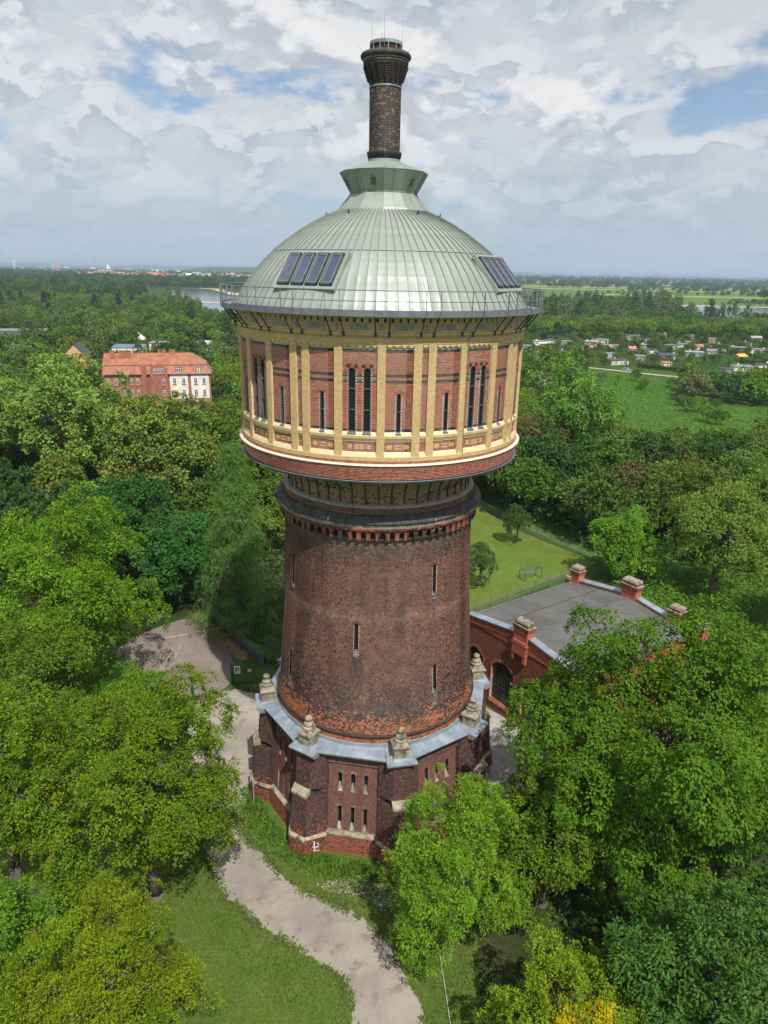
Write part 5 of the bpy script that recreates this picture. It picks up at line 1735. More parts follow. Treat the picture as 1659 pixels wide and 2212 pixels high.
# ------------------------------------------------------------------ brick hall with flat-pitched felt roof
HRZ = math.atan2(-.82, .57)
hall = thing('brick_hall', 'low red brick hall with grey felt roof and stone capped turrets beside the tower', 'hall', (11.96, 6.58, 0), HRZ)
HW, HL, ZE, ZR = 6.47, 14.0, 7.6, 8.55
def top_z(x): return ZR - (ZR - ZE) * abs(x) / HW
hb = BrickSet()
def col_hall(c, v, r):
    n = len(c)
    cols = mixcols(n, [(0.27, 0.082, 0.045), (0.22, 0.065, 0.04), (0.32, 0.10, 0.055), (0.15, 0.05, 0.04)], [.4, .3, .18, .12])
    return cols * (.85 + .3 * fbm(c * .4, v * .4, 91))[:, None] * (1 + rng.uniform(-.1, .1, (n, 1)))
wins = [(-5.35, 2.1), (-1.92, 2.7), (1.75, 2.7), (5.1, 2.1)]
hh = [(x, w_, .9, 5.0) for x, w_ in wins]
def seg_top(x, w_, zt, rise=.75):
    return lambda u: zt - rise * (abs(u - x) / (w_ / 2)) ** 2
# front wall as strips so that the openings have segmental heads
def wall_strips(name, x0, x1, ztop, y, holes, parent, mat, step=.12):
    m = MB(); n = int((x1 - x0) / step)
    for i in range(n):
        a = x0 + (x1 - x0) * i / n; b = x0 + (x1 - x0) * (i + 1) / n; c = (a + b) / 2
        iv = [(0, None)]
        hs = [h for h in holes if abs(c - h[0]) < h[1] / 2]
        if hs:
            h = hs[0]
            za = h[3] - .75 * (abs(a - h[0]) / (h[1] / 2)) ** 2; zb = h[3] - .75 * (abs(b - h[0]) / (h[1] / 2)) ** 2
            m.add([(a, y, 0), (b, y, 0), (b, y, h[2]), (a, y, h[2])], [(0, 1, 2, 3)])
            m.add([(a, y, za), (b, y, zb), (b, y, ztop(b)), (a, y, ztop(a)), (a, y + .3, za), (b, y + .3, zb)], [(0, 1, 2, 3), (0, 4, 5, 1)])
        else:
            m.add([(a, y, 0), (b, y, 0), (b, y, ztop(b)), (a, y, ztop(a))], [(0, 1, 2, 3)])
    for h in holes:
        for s in (-1, 1):
            x = h[0] + s * h[1] / 2
            m.add([(x, y, h[2]), (x, y + .3, h[2]), (x, y + .3, h[3] - .75), (x, y, h[3] - .75)], [(0, 1, 2, 3)])
    return m.build(name, mat, parent)
wall_strips('front_wall', -HW, HW, lambda x: top_z(x) + .05, 0, hh, hall, 'mortar_dark')
m = MB()
m.hexa([(-HW, .3, 0), (HW, .3, 0), (HW, HL, 0), (-HW, HL, 0)], [(-HW, .3, ZE - .1), (HW, .3, ZE - .1), (HW, HL, ZE - .1), (-HW, HL, ZE - .1)])
m.cur = 0
m.build('walls', 'red_brick', hall)
for x, w_ in wins:       # openings: dark glass with glazing bars, sloping brick sill, raised jamb
    m = MB(); m.box((x, .26, 2.9), (w_ - .1, .02, 4.1)); wo = m.build('window', 'glass_dark', hall)
    m = MB()
    for k in range(1, 7): m.box((x - w_ / 2 + w_ * k / 7, .22, 2.9), (.035, .03, 4.0))
    for k in range(1, 8): m.box((x, .22, .9 + 4.0 * k / 8), (w_, .03, .035))
    m.build('glazing_bars', 'dark_iron', wo)
    m = MB(); m.hexa([(x - w_ / 2, -.08, .72), (x + w_ / 2, -.08, .72), (x + w_ / 2, .3, .72), (x - w_ / 2, .3, .72)], [(x - w_ / 2, -.08, .80), (x + w_ / 2, -.08, .80), (x + w_ / 2, .24, 1.05), (x - w_ / 2, .24, 1.05)])
    m.build('sill', 'orange_brick', wo)
    m = MB()
    for s in (-1, 1): m.box((x + s * (w_ / 2 + .06), -.02, 2.6), (.12, .08, 3.6))
    m.build('jamb', 'orange_brick', wo)
    for j in range(17):
        t = (j - 8) / 8
        u = x + t * (w_ / 2 + .04); z = 5.10 - .75 * t * t + .02
        mv = MB(); mv.box((0, 0, 0), (.085, .04, .26))
        o = mv.build('voussoir', 'orange_brick' if j % 2 else 'red_brick', hall); o.location = (u, -.02, z); o.rotation_euler = (0, R_(t * 33), 0)
def Pfront(u, v, o):
    return np.stack([u, -(o + 0 * u), v], -1)
rows = int(8.4 / .077)
for r in range(rows):
    v0 = r * .077
    # only as wide as the gable is at this height
    half = HW if v0 < ZE - .1 else HW * (ZR - v0) / (ZR - ZE) - .2
    if half < .4: break
    def sk(c, vm):
        k = np.zeros(len(c), bool)
        for h in hh:
            k |= (np.abs(c - h[0]) < h[1] / 2 + .02) & (vm > h[2] - .1) & (vm < h[3] - .75 * (np.abs(c - h[0]) / (h[1] / 2)) ** 2 + .28)
        return k
    hb.add(Pfront, -half, half, v0, v0 + .077, col_hall, phase=r, skipfn=sk, pw=.26)
def Pside(u, v, o):
    return np.stack([-(HW + o) + 0 * u, u, v], -1)
hb.build('brick_courses', 'brick_weathered', hall)
# stepped brick frieze under the coping
m = MB()
for k in range(60):
    x = -HW + .1 + k * (2 * HW - .2) / 59
    m.box((x, -.06, top_z(x) - .42), (.11, .12, .16))
m.build('dentil_frieze', 'orange_brick', hall, kind='stuff')
def coping(x0, x1, y, z0, z1, par, w_=.62):
    n = max(1, round(abs(x1 - x0) / 1.6))
    for i in range(n):
        a = x0 + (x1 - x0) * i / n; b = x0 + (x1 - x0) * (i + 1) / n - .015
        za = z0 + (z1 - z0) * i / n; zb = z0 + (z1 - z0) * (i + 1) / n
        q = MB()
        q.hexa([(a, y - w_ / 2, za - .10), (b, y - w_ / 2, zb - .10), (b, y + w_ / 2, zb - .10), (a, y + w_ / 2, za - .10)], [(a, y - w_ / 2, za + .0), (b, y - w_ / 2, zb + .0), (b, y + w_ / 2, zb + .07), (a, y + w_ / 2, za + .07)])
        q.build('coping_sheet', 'zinc', par)
for s in (-1, 1):
    for y in (.15, HL):
        m = MB()
        a, b = (.8, HW + .05) if s > 0 else (-HW - .05, -.8)
        m.hexa([(a, y - .22, ZE - .4), (b, y - .22, ZE - .4), (b, y + .22, ZE - .4), (a, y + .22, ZE - .4)], [(a, y - .22, top_z(a) + .12), (b, y - .22, top_z(b) + .12), (b, y + .22, top_z(b) + .12), (a, y + .22, top_z(a) + .12)])
        m.build('parapet', 'red_brick', hall)
coping(.85, HW + .1, .12, top_z(.85) + .26, ZE + .24, hall); coping(-HW - .1, -.85, .12, ZE + .24, top_z(.85) + .26, hall)
coping(.85, HW + .1, HL, top_z(.85) + .26, ZE + .24, hall); coping(-HW - .1, -.85, HL, ZE + .24, top_z(.85) + .26, hall)
# roof felt strips
for s in (-1, 1):
    n = 13
    for i in range(n):
        y0 = .35 + (HL - .55) * i / n; y1 = .35 + (HL - .55) * (i + 1) / n
        rr = random.uniform(0, .02)
        for (xa, xb) in ((.0, .52), (.50, 1.0)):
            a, b = s * xa * (HW + .1), s * xb * (HW + .1)
            za, zb = top_z(min(abs(a), HW)) - .10 + rr, top_z(min(abs(b), HW + .1)) - .10 + rr
            q = MB()
            if s > 0:
                q.hexa([(a, y0, za - .03), (b, y0, zb - .03), (b, y1 + .04, zb - .03), (a, y1 + .04, za - .03)], [(a, y0, za + .012), (b, y0, zb + .012), (b, y1 + .04, zb + .02), (a, y1 + .04, za + .02)])
            else:
                q.hexa([(b, y0, zb - .03), (a, y0, za - .03), (a, y1 + .04, za - .03), (b, y1 + .04, zb - .03)], [(b, y0, zb + .012), (a, y0, za + .012), (a, y1 + .04, za + .02), (b, y1 + .04, zb + .02)])
            q.build('roof_strip', 'bitumen', hall)
m = MB(); m.box((-HW - .08, HL / 2 + .2, ZE - .04), (.10, HL - .3, .10)); m.build('verge_trim', 'galvanised', hall)
def turret(x, y, w_, d_, z0, h_, par, slab=True):
    q = MB(); q.box((x, y, z0 + h_ * .28), (w_ * .86, d_ * .86, h_ * .56)); o = q.build('turret', 'red_brick', par)
    q = MB()
    for k in range(3):
        q.box((x, y, z0 + h_ * (.58 + k * .06)), (w_ * (.90 + .05 * k), d_ * (.92 + .07 * k), h_ * .055))
    n = max(3, int(w_ / .16))
    for k in range(n):
        for sy in (-1, 1):
            q.box((x - w_ * .42 + k * w_ * .84 / (n - 1), y + sy * d_ * .47, z0 + h_ * .50), (.06, .07, h_ * .07))
    q.build('corbel_course', 'orange_brick', o)
    q = MB(); q.box((x, y, z0 + h_ * .775), (w_ * 1.04, d_ * 1.10, h_ * .04)); q.build('tile_course', 'moss_stone', o)
    q = MB(); q.box((x, y, z0 + h_ * .85), (w_ * .80, d_ * .80, h_ * .13)); q.build('upper_block', 'orange_brick', o)
    q = MB(); zz = z0 + h_ * .92
    q.hexa([(x - w_ * .44, y - d_ * .47, zz), (x + w_ * .44, y - d_ * .47, zz), (x + w_ * .44, y + d_ * .47, zz), (x - w_ * .44, y + d_ * .47, zz)], [(x - w_ * .40, y - d_ * .40, zz + h_ * .10), (x + w_ * .40, y - d_ * .40, zz + h_ * .10), (x + w_ * .40, y + d_ * .40, zz + h_ * .10), (x - w_ * .40, y + d_ * .40, zz + h_ * .10)])
    q.build('cap_stone', 'moss_stone', o)
turret(0, .1, 1.75, .85, 8.1, 1.8, hall)
m = MB(); m.box((0, -.22, 7.55), (1.5, .34, 1.2)); m.box((-.62, -.22, 6.75), (.24, .30, .9)); m.box((.62, -.22, 6.75), (.24, .30, .9)); m.box((0, -.20, 7.9), (1.7, .42, .14))
for s in (-1, 1): m.box((s * .62, -.16, 6.28), (.18, .2, .16))
m.build('corbelled_niche', 'red_brick', hall)
turret(0, HL, 1.85, .95, 8.1, 2.1, hall)
turret(-HW + .25, HL, 1.15, 1.0, 7.5, 1.75, hall); turret(-HW - .35, HL - .5, .6, .6, 7.2, .9, hall)
turret(4.7, HL + .1, 1.3, 1.0, 7.6, 1.8, hall)
turret(7.0, HL + .2, 1.2, 1.0, 7.2, 1.7, hall)

# second hall further right, mostly behind the foliage
h2 = thing('rear_hall', 'flat grey roofed brick hall half hidden by foliage at the right edge', 'hall', (36.0, 3.2, 0), HRZ)
m = MB(); m.box((0, 5, 2.9), (9, 11, 5.8)); m.build('walls', 'red_brick', h2)
for i in range(9):
    m = MB(); m.box((-4 + i, 5, 5.86), (1.0, 10.6, .06)); m.build('roof_strip', 'bitumen', h2)
for c__, d__ in (((0, 10.6, 6.2), (9.4, .4, 1.0)), ((4.6, 5, 6.0), (.4, 10.7, .5)), ((-4.6, 5, 6.0), (.4, 10.7, .5))):
    m = MB(); m.box(c__, d__); m.build('parapet', 'red_brick', h2)
for c__, d__ in (((0, 10.6, 6.75), (9.5, .55, .10)), ((4.6, 5, 6.3), (.55, 10.6, .08)), ((-4.6, 5, 6.3), (.55, 10.6, .08))):
    m = MB(); m.box(c__, d__); m.build('coping_sheet', 'zinc', h2)
turret(-2.2, 10.9, 1.7, .9, 6.6, 1.5, h2)

# ------------------------------------------------------------------ apartment house on the left
ap = thing('apartment_house', 'four storey red brick house with orange mansard roof, chimneys and two white wall panels', 'house', (-83.4, 170.5, -8.0), R_(13))
ap.scale = (.87, 1, 1)
L_, D_, HE, HB, HR = 36.0, 12.5, 13.3, 15.9, 19.0
m = MB(); m.box((L_ / 2, D_ / 2, HE / 2), (L_, D_, HE)); m.build('walls', 'facade_red', ap)
m = MB()
e_ = .35
b0 = [(-e_, -e_, HE), (L_ + e_, -e_, HE), (L_ + e_, D_ + e_, HE), (-e_, D_ + e_, HE)]
b1 = [(.0, 1.0, HB), (L_ - 1.3, 1.0, HB), (L_ - 1.3, D_ - 1.0, HB), (.0, D_ - 1.0, HB)]
b2v = [(0, D_ / 2 - .1, HR), (L_ - 6.3, D_ / 2 - .1, HR), (L_ - 6.3, D_ / 2 + .1, HR), (0, D_ / 2 + .1, HR)]
m.loft([b0, b1]); m.build('mansard', 'roof_tile', ap)
b1b = [(x, y, z + .02) for x, y, z in [(-.2, .85, HB), (L_ - 1.1, .85, HB), (L_ - 1.1, D_ - .85, HB), (-.2, D_ - .85, HB)]]
m = MB(); m.loft([b1b, b2v], cap1=True); m.build('roof', 'roof_tile', ap)
m = MB(); m.box((L_ / 2, -e_ - .05, HE - .02), (L_ + .9, .3, .16)); m.box((L_ + e_ + .05, D_ / 2, HE - .02), (.3, D_ + .9, .16)); m.box((L_ / 2, .9, HB), (L_ - 1, .16, .14)); m.build('eaves_gutter', 'zinc_dark', ap)
# roof tile courses as real steps
m = MB()
for k in range(14):
    t = (k + .5) / 14
    y = .85 + (D_ / 2 - .95) * t; z = HB + (HR - HB) * t + .05; x1 = L_ - 1.1 - 5.2 * t
    m.box((x1 / 2, y, z), (x1, .05, .05))
m.build('tile_courses', 'roof_tile', ap, kind='stuff')
for x0, x1 in ((22.0, 28.2), (29.2, 35.4)):
    m = MB(); m.box(((x0 + x1) / 2, -.03, 9.4), (x1 - x0, .10, 7.4)); m.build('render_panel', 'facade_white', ap)
def far_window(x, y, z, w_, h_, par, ry=0, frame='white_paint'):
    q = MB(); q.box((x, y - .05, z), (w_, .10, h_)); f = q.build('window', frame, par)
    q = MB()
    for sx in (-1, 1):
        q.box((x + sx * w_ * .24, y - .105, z - h_ * .12), (w_ * .36, .02, h_ * .62)); q.box((x + sx * w_ * .24, y - .105, z + h_ * .34), (w_ * .36, .02, h_ * .2))
    q.build('pane', 'glass_far', f)
    q = MB(); q.box((x, y - .10, z - h_ / 2 - .10), (w_ + .3, .2, .12)); q.build('sill', 'facade_red', f)
for z in (4.2, 7.6, 11.2):
    for x in (23.6, 26.7, 30.8, 33.7):
        far_window(x, -.08 if z > 5 else 0.0, z, 1.05, 1.9, ap)
for z in (4.2, 7.6, 11.0):
    for x in (1.5, 4, 6.5, 9, 11.2):
        far_window(x, 0, z, 1.05, 1.8, ap)
# projecting bay with curved gable
m = MB(); m.prism([(15.6, -1.2), (21.4, -1.2), (21.4, 1), (15.6, 1)], 0, 14.2)
pts = [(15.6, 14.2)] + [(18.5 - 2.9 * math.cos(t) * (1 if t < PI / 2 else 1), 14.2 + 2.3 * math.sin(t) ** .8) for t in np.linspace(.12, PI - .12, 11)] + [(21.4, 14.2)]
m.add([(x, -1.2, z) for x, z in pts] + [(x, -.7, z) for x, z in pts], [tuple(range(len(pts)))[::-1], tuple(range(len(pts), 2 * len(pts)))] + [(i, i + 1, len(pts) + i + 1, len(pts) + i) for i in range(len(pts) - 1)])
m.build('gable_bay', 'facade_red', ap)
for x in (17.3, 18.5, 19.7): far_window(x, -1.2, 14.3, .9, 1.5, ap)
for z in (4.2, 7.6, 11.0): far_window(20.0, -1.2, z, 1.0, 1.8, ap)
for x, w_ in ((25.2, 1.6), (32.0, 1.1)):       # dormers
    m = MB(); m.box((x, .5, 14.55), (w_ + .5, 1.2, 1.7)); d_o = m.build('dormer', 'zinc_dark', ap)
    m = MB(); m.box((x, -.12, 14.5), (w_, .06, 1.2)); m.build('window', 'white_paint', d_o)
    m = MB()
    for s in ((-1, 1) if w_ > 1.2 else (0,)): m.box((x + s * w_ * .24, -.16, 14.5), (w_ * .34, .03, .9))
    m.build('pane', 'glass_far', d_o)
for x, y, w_, h_ in ((3, 4, 1.6, 2.6), (6.2, 4, 1.5, 2.4), (8.2, 4.4, 2.2, 2.2), (18.6, 6.6, 1.0, 2.2), (20.2, 6.6, 1.2, 2.4), (23.2, 6.4, 1.7, 2.8)):
    m = MB(); zt = HR + .6
    m.box((x, y, zt - h_ / 2 + .3), (w_, .9, h_)); m.box((x, y, zt + .32), (w_ + .15, 1.05, .12)); m.build('chimney', 'facade_red', ap)
m = MB(); m.box((13.5, -.6, 9.0), (1.6, 1.4, 14)); m.build('stair_pier', 'facade_red', ap)

def gable_house(name, label, cat, x, y, z, rz, w_, d_, h_, rh, wall, roof, group=None, wn=2, chim=None, over=.3, flat=False, detail=True, wmat='glass_far'):
    t = thing(name, label, cat, (x, y, z), rz, group)
    m = MB()
    if flat:
        m.box((0, d_ / 2, h_ / 2), (w_, d_, h_)); m.build('wall', wall, t)
        m = MB(); m.hexa([(-w_ / 2 - over, -over, h_), (w_ / 2 + over, -over, h_), (w_ / 2 + over, d_ + over, h_ + rh), (-w_ / 2 - over, d_ + over, h_ + rh)], [(-w_ / 2 - over, -over, h_ + .14), (w_ / 2 + over, -over, h_ + .14), (w_ / 2 + over, d_ + over, h_ + rh + .14), (-w_ / 2 - over, d_ + over, h_ + rh + .14)])
        m.build('roof', roof, t)
    else:       # ridge along x
        m.add([(-w_ / 2, 0, 0), (w_ / 2, 0, 0), (w_ / 2, d_, 0), (-w_ / 2, d_, 0), (-w_ / 2, 0, h_), (w_ / 2, 0, h_), (w_ / 2, d_, h_), (-w_ / 2, d_, h_), (-w_ / 2, d_ / 2, h_ + rh), (w_ / 2, d_ / 2, h_ + rh)],
              [(0, 1, 5, 4), (2, 3, 7, 6), (1, 2, 6, 9, 5), (3, 0, 4, 8, 7)])
        m.build('wall', wall, t)
        m = MB(); o_ = over; s = rh / (d_ / 2)
        for sg in (0, 1):
            ya, yb = (-o_, d_ / 2) if not sg else (d_ + o_, d_ / 2)
            q0 = [(-w_ / 2 - o_, ya, h_ - s * o_), (w_ / 2 + o_, ya, h_ - s * o_), (w_ / 2 + o_, yb, h_ + rh), (-w_ / 2 - o_, yb, h_ + rh)]
            m.hexa(q0, [(p[0], p[1], p[2] + .16) for p in q0])
        m.build('roof', roof, t)
    if detail:
        for i in range(wn):
            xx = -w_ / 2 + w_ * (i + .5) / wn
            q = MB(); q.box((xx, -.03, h_ * .56), (min(1.3, w_ / wn * .6), .08, h_ * .36)); f = q.build('window', 'white_paint' if wall != 'white_paint' else 'frame_grey', t)
            q = MB(); q.box((xx, -.08, h_ * .56), (min(1.3, w_ / wn * .6) * .8, .03, h_ * .28)); q.build('pane', wmat, f)
    if chim:
        q = MB(); q.box((chim, d_ * .5, h_ + rh + .4), (.8, .8, 1.4)); q.build('chimney', 'roof_dark' if roof == 'roof_dark' else 'facade_red', t)
    return t

# orange gabled house: ridge runs away from the lens
gable_house('gabled_house', 'orange plastered house with dark gable roof and black chimney behind the plane tree', 'house', -133, 284, -8, R_(100), 12, 9.5, 6.2, 4.6, 'facade_orange', 'roof_dark', chim=-4.2, wn=3)
gable_house('long_red_building', 'long red brick building with flat grey roof and red chimney, left edge', 'building', -232, 410, -8, R_(12), 42, 10, 4.6, .5, 'facade_red', 'roof_grey', wn=8, flat=True, chim=11)
gable_house('dark_roofed_house', 'house with broad dark roof in front of the long red building', 'house', -222, 380, -8, R_(8), 22, 14, 3.0, 3.2, 'facade_red', 'roof_dark', wn=4)
gable_house('blue_roofed_shed', 'long white workshop with blue grey metal roof behind the apartment house', 'shed', -134, 338, -8, R_(6), 16, 9, 3.4, .9, 'facade_white', 'roof_blue', wn=3, flat=True)
gable_house('grey_workshop', 'small pale workshop with grey flat roof beside the blue roofed one', 'workshop', -122, 352, -8, R_(2), 9.5, 8, 4.6, .4, 'facade_white', 'roof_grey', wn=3, flat=True)
gable_house('tiled_house', 'house with bright orange tiled roof peeping through foliage at the left edge', 'house', -92, 128, -5.8, R_(-25), 12, 9, 5.5, 4.0, 'facade_red', 'far_red', wn=3)
ct = thing('site_container', 'white corrugated double container with blue marking among the trees', 'container', (-103, 366, -8), R_(-14))
m = MB(); m.box((0, 2.6, 2.6), (11.2, 5.2, 4.4)); m.build('body', 'white_paint', ct)
m = MB()
for k in range(24): m.box((-5.5 + k * .35, -.04, 2.5), (.12, .10, 3.9))
m.build('ribs', 'far_grey', ct)
m = MB(); m.box((3.4, -.03, 1.4), (2.6, .05, .8)); m.box((4.2, -.03, 2.0), (1.0, .05, .4)); m.build('blue_mark', 'plastic_blue', ct)
ig = thing('white_tent', 'small white domed tent beside the curved sandy track', 'tent', (-152.8, 418.7, -8)); m = MB(); m.lathe([(2.6, 0), (2.5, 1), (1.8, 2), (.8, 2.5), (.05, 2.6)], 10); m.build('cover', 'white_paint', ig, smooth=True); m = MB(); m.box((0, -2.4, .8), (1.0, .3, 1.5)); m.build('door', 'far_grey', ig)

# ------------------------------------------------------------------ allotment huts
HUTS = [(103.7, 429.3, 7.5, 'white', 'grey', 'flat'), (114.0, 441.4, 8.7, 'white', 'dark', 'flat'), (104.1, 414.8, 6.3, 'grey', 'white', 'flat'), (122.1, 432.7, 7.6, 'grey', 'grey', 'flat'), (105.9, 368.4, 8.3, 'white', 'dark', 'flat'), (88.8, 396.2, 7.0, 'grey', 'grey', 'flat'), (85.3, 355.8, 5.1, 'white', 'grey', 'flat'), (149.9, 459.1, 8.0, 'white', 'dark', 'flat'), (138.6, 435.8, 7.6, 'grey', 'light', 'flat'), (150.5, 448.4, 7.3, 'beige', 'grey', 'flat'), (129.8, 399.0, 4.2, 'beige', 'red', 'gable'), (145.9, 413.0, 9.7, 'beige', 'grey', 'flat'), (141.1, 398.8, 3.3, 'beige', 'red', 'gable'), (130.6, 363.0, 6.1, 'white', 'blue', 'flat'), (153.0, 394.4, 4.2, 'beige', 'red', 'gable'), (146.3, 375.0, 4.9, 'brown', 'dark', 'flat'), (125.3, 331.4, 11.6, 'beige', 'dark', 'flat'), (142.8, 350.6, 5.0, 'grey', 'grey', 'flat'), (179.5, 479.2, 10.5, 'beige', 'grey', 'flat'), (187.2, 490.8, 8.3, 'beige', 'grey', 'flat'), (169.2, 419.5, 5.4, 'orange', 'grey', 'flat'), (161.7, 387.5, 8.2, 'white', 'dark', 'flat'), (161.5, 360.5, 10.3, 'brown', 'dark', 'gable'), (146.6, 322.1, 4.3, 'white', 'red', 'flat'), (197.8, 431.8, 5.5, 'white', 'grey', 'flat'), (209.9, 446.5, 5.2, 'white', 'light', 'flat'), (202.3, 416.0, 5.4, 'white', 'red', 'gable'), (186.3, 417.8, 8.8, 'grey', 'grey', 'flat'), (184.4, 379.2, 9.9, 'grey', 'light', 'flat'), (236.9, 473.2, 6.0, 'orange', 'grey', 'flat'), (218.5, 430.6, 8.5, 'brown', 'dark', 'flat'), (201.9, 390.1, 10.6, 'grey', 'grey', 'gable'), (224.8, 410.9, 10.6, 'brown', 'grey', 'flat'), (205.4, 363.7, 6.5, 'orange', 'awning', 'gable'), (233.2, 401.5, 9.9, 'white', 'grey', 'flat'), (278.0, 492.9, 8.5, 'grey', 'light', 'gable'), (181.7, 313.8, 10.0, 'beige', 'grey', 'flat'), (169.1, 302.5, 4.5, 'grey', 'dark', 'flat'), (196.5, 323.1, 5.1, 'white', 'dark', 'flat'), (179.1, 288.3, 4.3, 'grey', 'grey', 'flat'), (251.3, 451.6, 6.8, 'brown', 'dark', 'flat'), (232.3, 502.1, 6.3, 'grey', 'grey', 'flat'), (213.8, 509.8, 7.0, 'beige', 'red', 'flat'), (187.2, 466.1, 3.3, 'grey', 'dark', 'flat'),
        (-339.5, 642.2, 7.9, 'beige', 'grey', 'flat'), (-312.6, 599.0, 11.4, 'grey', 'grey', 'gable'), (-299.9, 607.5, 7.4, 'white', 'light', 'flat'), (-274.1, 546.5, 5.6, 'blue', 'dark', 'flat'), (-265.0, 587.1, 8.6, 'blue', 'grey', 'flat'), (-245.1, 528.5, 12.6, 'white', 'grey', 'gable'), (-265.1, 540.1, 6.1, 'orange', 'grey', 'flat'), (-191.5, 455.3, 7.3, 'grey', 'grey', 'flat')]
WM = dict(white='facade_white', grey='far_grey', beige='hut_wall', brown='roof_dark', orange='facade_orange', blue='roof_dark')
RM = dict(grey='roof_grey', dark='roof_dark', white='white_paint', light='concrete', red='far_red', blue='roof_blue', awning='awning_orange')
rh_ = random.Random(12)
seen = {}
for i, (x, y, w_, wl, rf, ty) in enumerate(HUTS):
    w_ = w_ * .98
    key_ = (wl, rf, ty, x > 0)
    seen[key_] = seen.get(key_, 0) + 1
    roofw = {'grey': 'grey felt', 'dark': 'black felt', 'white': 'white', 'light': 'pale grey', 'red': 'red tiled', 'blue': 'blue grey', 'awning': 'bright orange'}[rf]
    size = 'long' if w_ > 7.6 else ('small' if w_ < 4.6 else 'mid sized')
    row_ = min(4, int((y - 285) // 45)) if x > 0 else 9
    rown = ['front row', 'second row', 'middle row', 'fourth row', 'rear row'][row_] if x > 0 else 'left clearing'
    mates = sorted(h[0] / h[1] for h in HUTS if (h[0] > 0) == (x > 0) and (x < 0 or min(4, int((h[1] - 285) // 45)) == row_))
    ordn = ['leftmost', 'second', 'third', 'fourth', 'fifth', 'sixth', 'seventh', 'eighth', 'ninth', 'tenth', 'eleventh', 'twelfth', 'thirteenth', 'fourteenth', 'fifteenth', 'sixteenth'][mates.index(x / y)]
    lab = f"{size} {wl} hut with {roofw} roof, {ordn} from the left in the {rown}"
    t = gable_house('garden_hut', lab, 'hut', x, y, -8, R_(rh_.uniform(-22, 26)), w_, rh_.uniform(3.6, 5.2), rh_.uniform(2.2, 2.7), 1.1 if ty == 'gable' else .25, WM[wl], RM[rf], 'garden huts in the allotments', wn=2 if w_ > 5 else 1, over=.35, flat=ty == 'flat')
    m = MB(); m.box((w_ * .36, -.04, .95), (.8, .08, 1.9)); m.build('door', 'roof_dark' if wl != 'brown' else 'hut_wall', t)
    if i % 2 == 0:
        m = MB(); cx_ = w_ * .3 * (1 if i % 4 else -1); m.tube([(cx_, 1, 2.4), (cx_, 1, 3.5)], .04, 4); m.add([(cx_ + .42 * math.cos(k), .85, 3.6 + .42 * math.sin(k)) for k in np.linspace(0, 2 * PI, 9)[:-1]] + [(cx_, 1.0, 3.6)], [(k, (k + 1) % 8, 8) for k in range(8)] + [tuple(range(8))[::-1]]); m.build('satellite_dish', 'white_paint', t)

# hedges, tracks, car
def hedge(p0, p1, w_, h_, label, col=(0.05, 0.10, 0.02)):
    n = int(math.hypot(p1[0] - p0[0], p1[1] - p0[1]) * 60)
    n = min(n, 5000)
    t = rng.random(n); d = np.array([p1[0] - p0[0], p1[1] - p0[1]]); nrm = np.array([-d[1], d[0]]) / np.linalg.norm(d)
    s = rng.uniform(-1, 1, n) * w_ / 2; z = h_ * np.sqrt(rng.random(n))
    c = np.stack([t * d[0] + nrm[0] * s, t * d[1] + nrm[1] * s, z], -1)
    a = rng.normal(0, 1, (n, 3)); a /= np.linalg.norm(a, axis=1)[:, None]; b = np.cross(a, rng.normal(0, 1, (n, 3))); b /= np.linalg.norm(b, axis=1)[:, None]
    L = rng.uniform(.22, .42, (n, 1))
    V = np.stack([c - a * L, c - b * L * .7, c + a * L, c + b * L * .7], 1).reshape(-1, 3)
    o = put('hedge', mesh_np('hedge', V, np.arange(4 * n).reshape(-1, 4), 'leaves', cols=jit(s, (1, 1, 1), .3)), loc=(p0[0], p0[1], -8), color=col)
    o['label'] = label; o['category'] = 'hedge'
hedge((131, 322), (152, 303), 2.2, 1.9, 'clipped brownish hedge behind the track by the parked car', (0.07, 0.075, 0.025))
hedge((156, 294), (172, 281), 2.2, 2.0, 'dark green hedge along the track at the right edge')
hedge((196, 352), (226, 344), 1.8, 1.7, 'pale green hedge in front of the hut with the orange awning', (0.08, 0.14, 0.03))
hedge((186, 318), (206, 300), 1.8, 1.8, 'green hedge beside the long beige hut', (0.06, 0.11, 0.02))
def strip_sheet(name, pts, w_, z, mat):
    m = MB(); L1, R1 = [], []
    for i, p in enumerate(pts):
        a = pts[max(0, i - 1)]; b = pts[min(len(pts) - 1, i + 1)]
        d = Vector((b[0] - a[0], b[1] - a[1])).normalized()
        L1.append((p[0] - d.y * w_ / 2, p[1] + d.x * w_ / 2, z)); R1.append((p[0] + d.y * w_ / 2, p[1] - d.x * w_ / 2, z))
    n = len(pts); m.add(L1 + R1, [(i, n + i, n + i + 1, i + 1) for i in range(n - 1)])
    o = m.build(name, mat); o['kind'] = 'structure'; return o
strip_sheet('track', [(95, 325), (113.6, 310.2), (125.2, 299.2), (144.5, 284.0), (164.8, 269.6), (185, 258)], 3.6, -7.94, 'soil_track')
strip_sheet('track', [(-200, 520), (-188, 492), (-172, 470), (-160, 440), (-140, 425), (-128, 420)], 3.2, -7.94, 'soil_track')
car = thing('parked_car', 'silver grey car parked on the sandy track beside the hedge', 'car', (120.6, 306.5, -7.94), R_(-38))
m = MB(); m.hexa([(-2.1, -.85, .25), (2.1, -.85, .25), (2.1, .85, .25), (-2.1, .85, .25)], [(-2.1, -.85, .85), (2.1, -.85, .78), (2.1, .85, .78), (-2.1, .85, .85)])
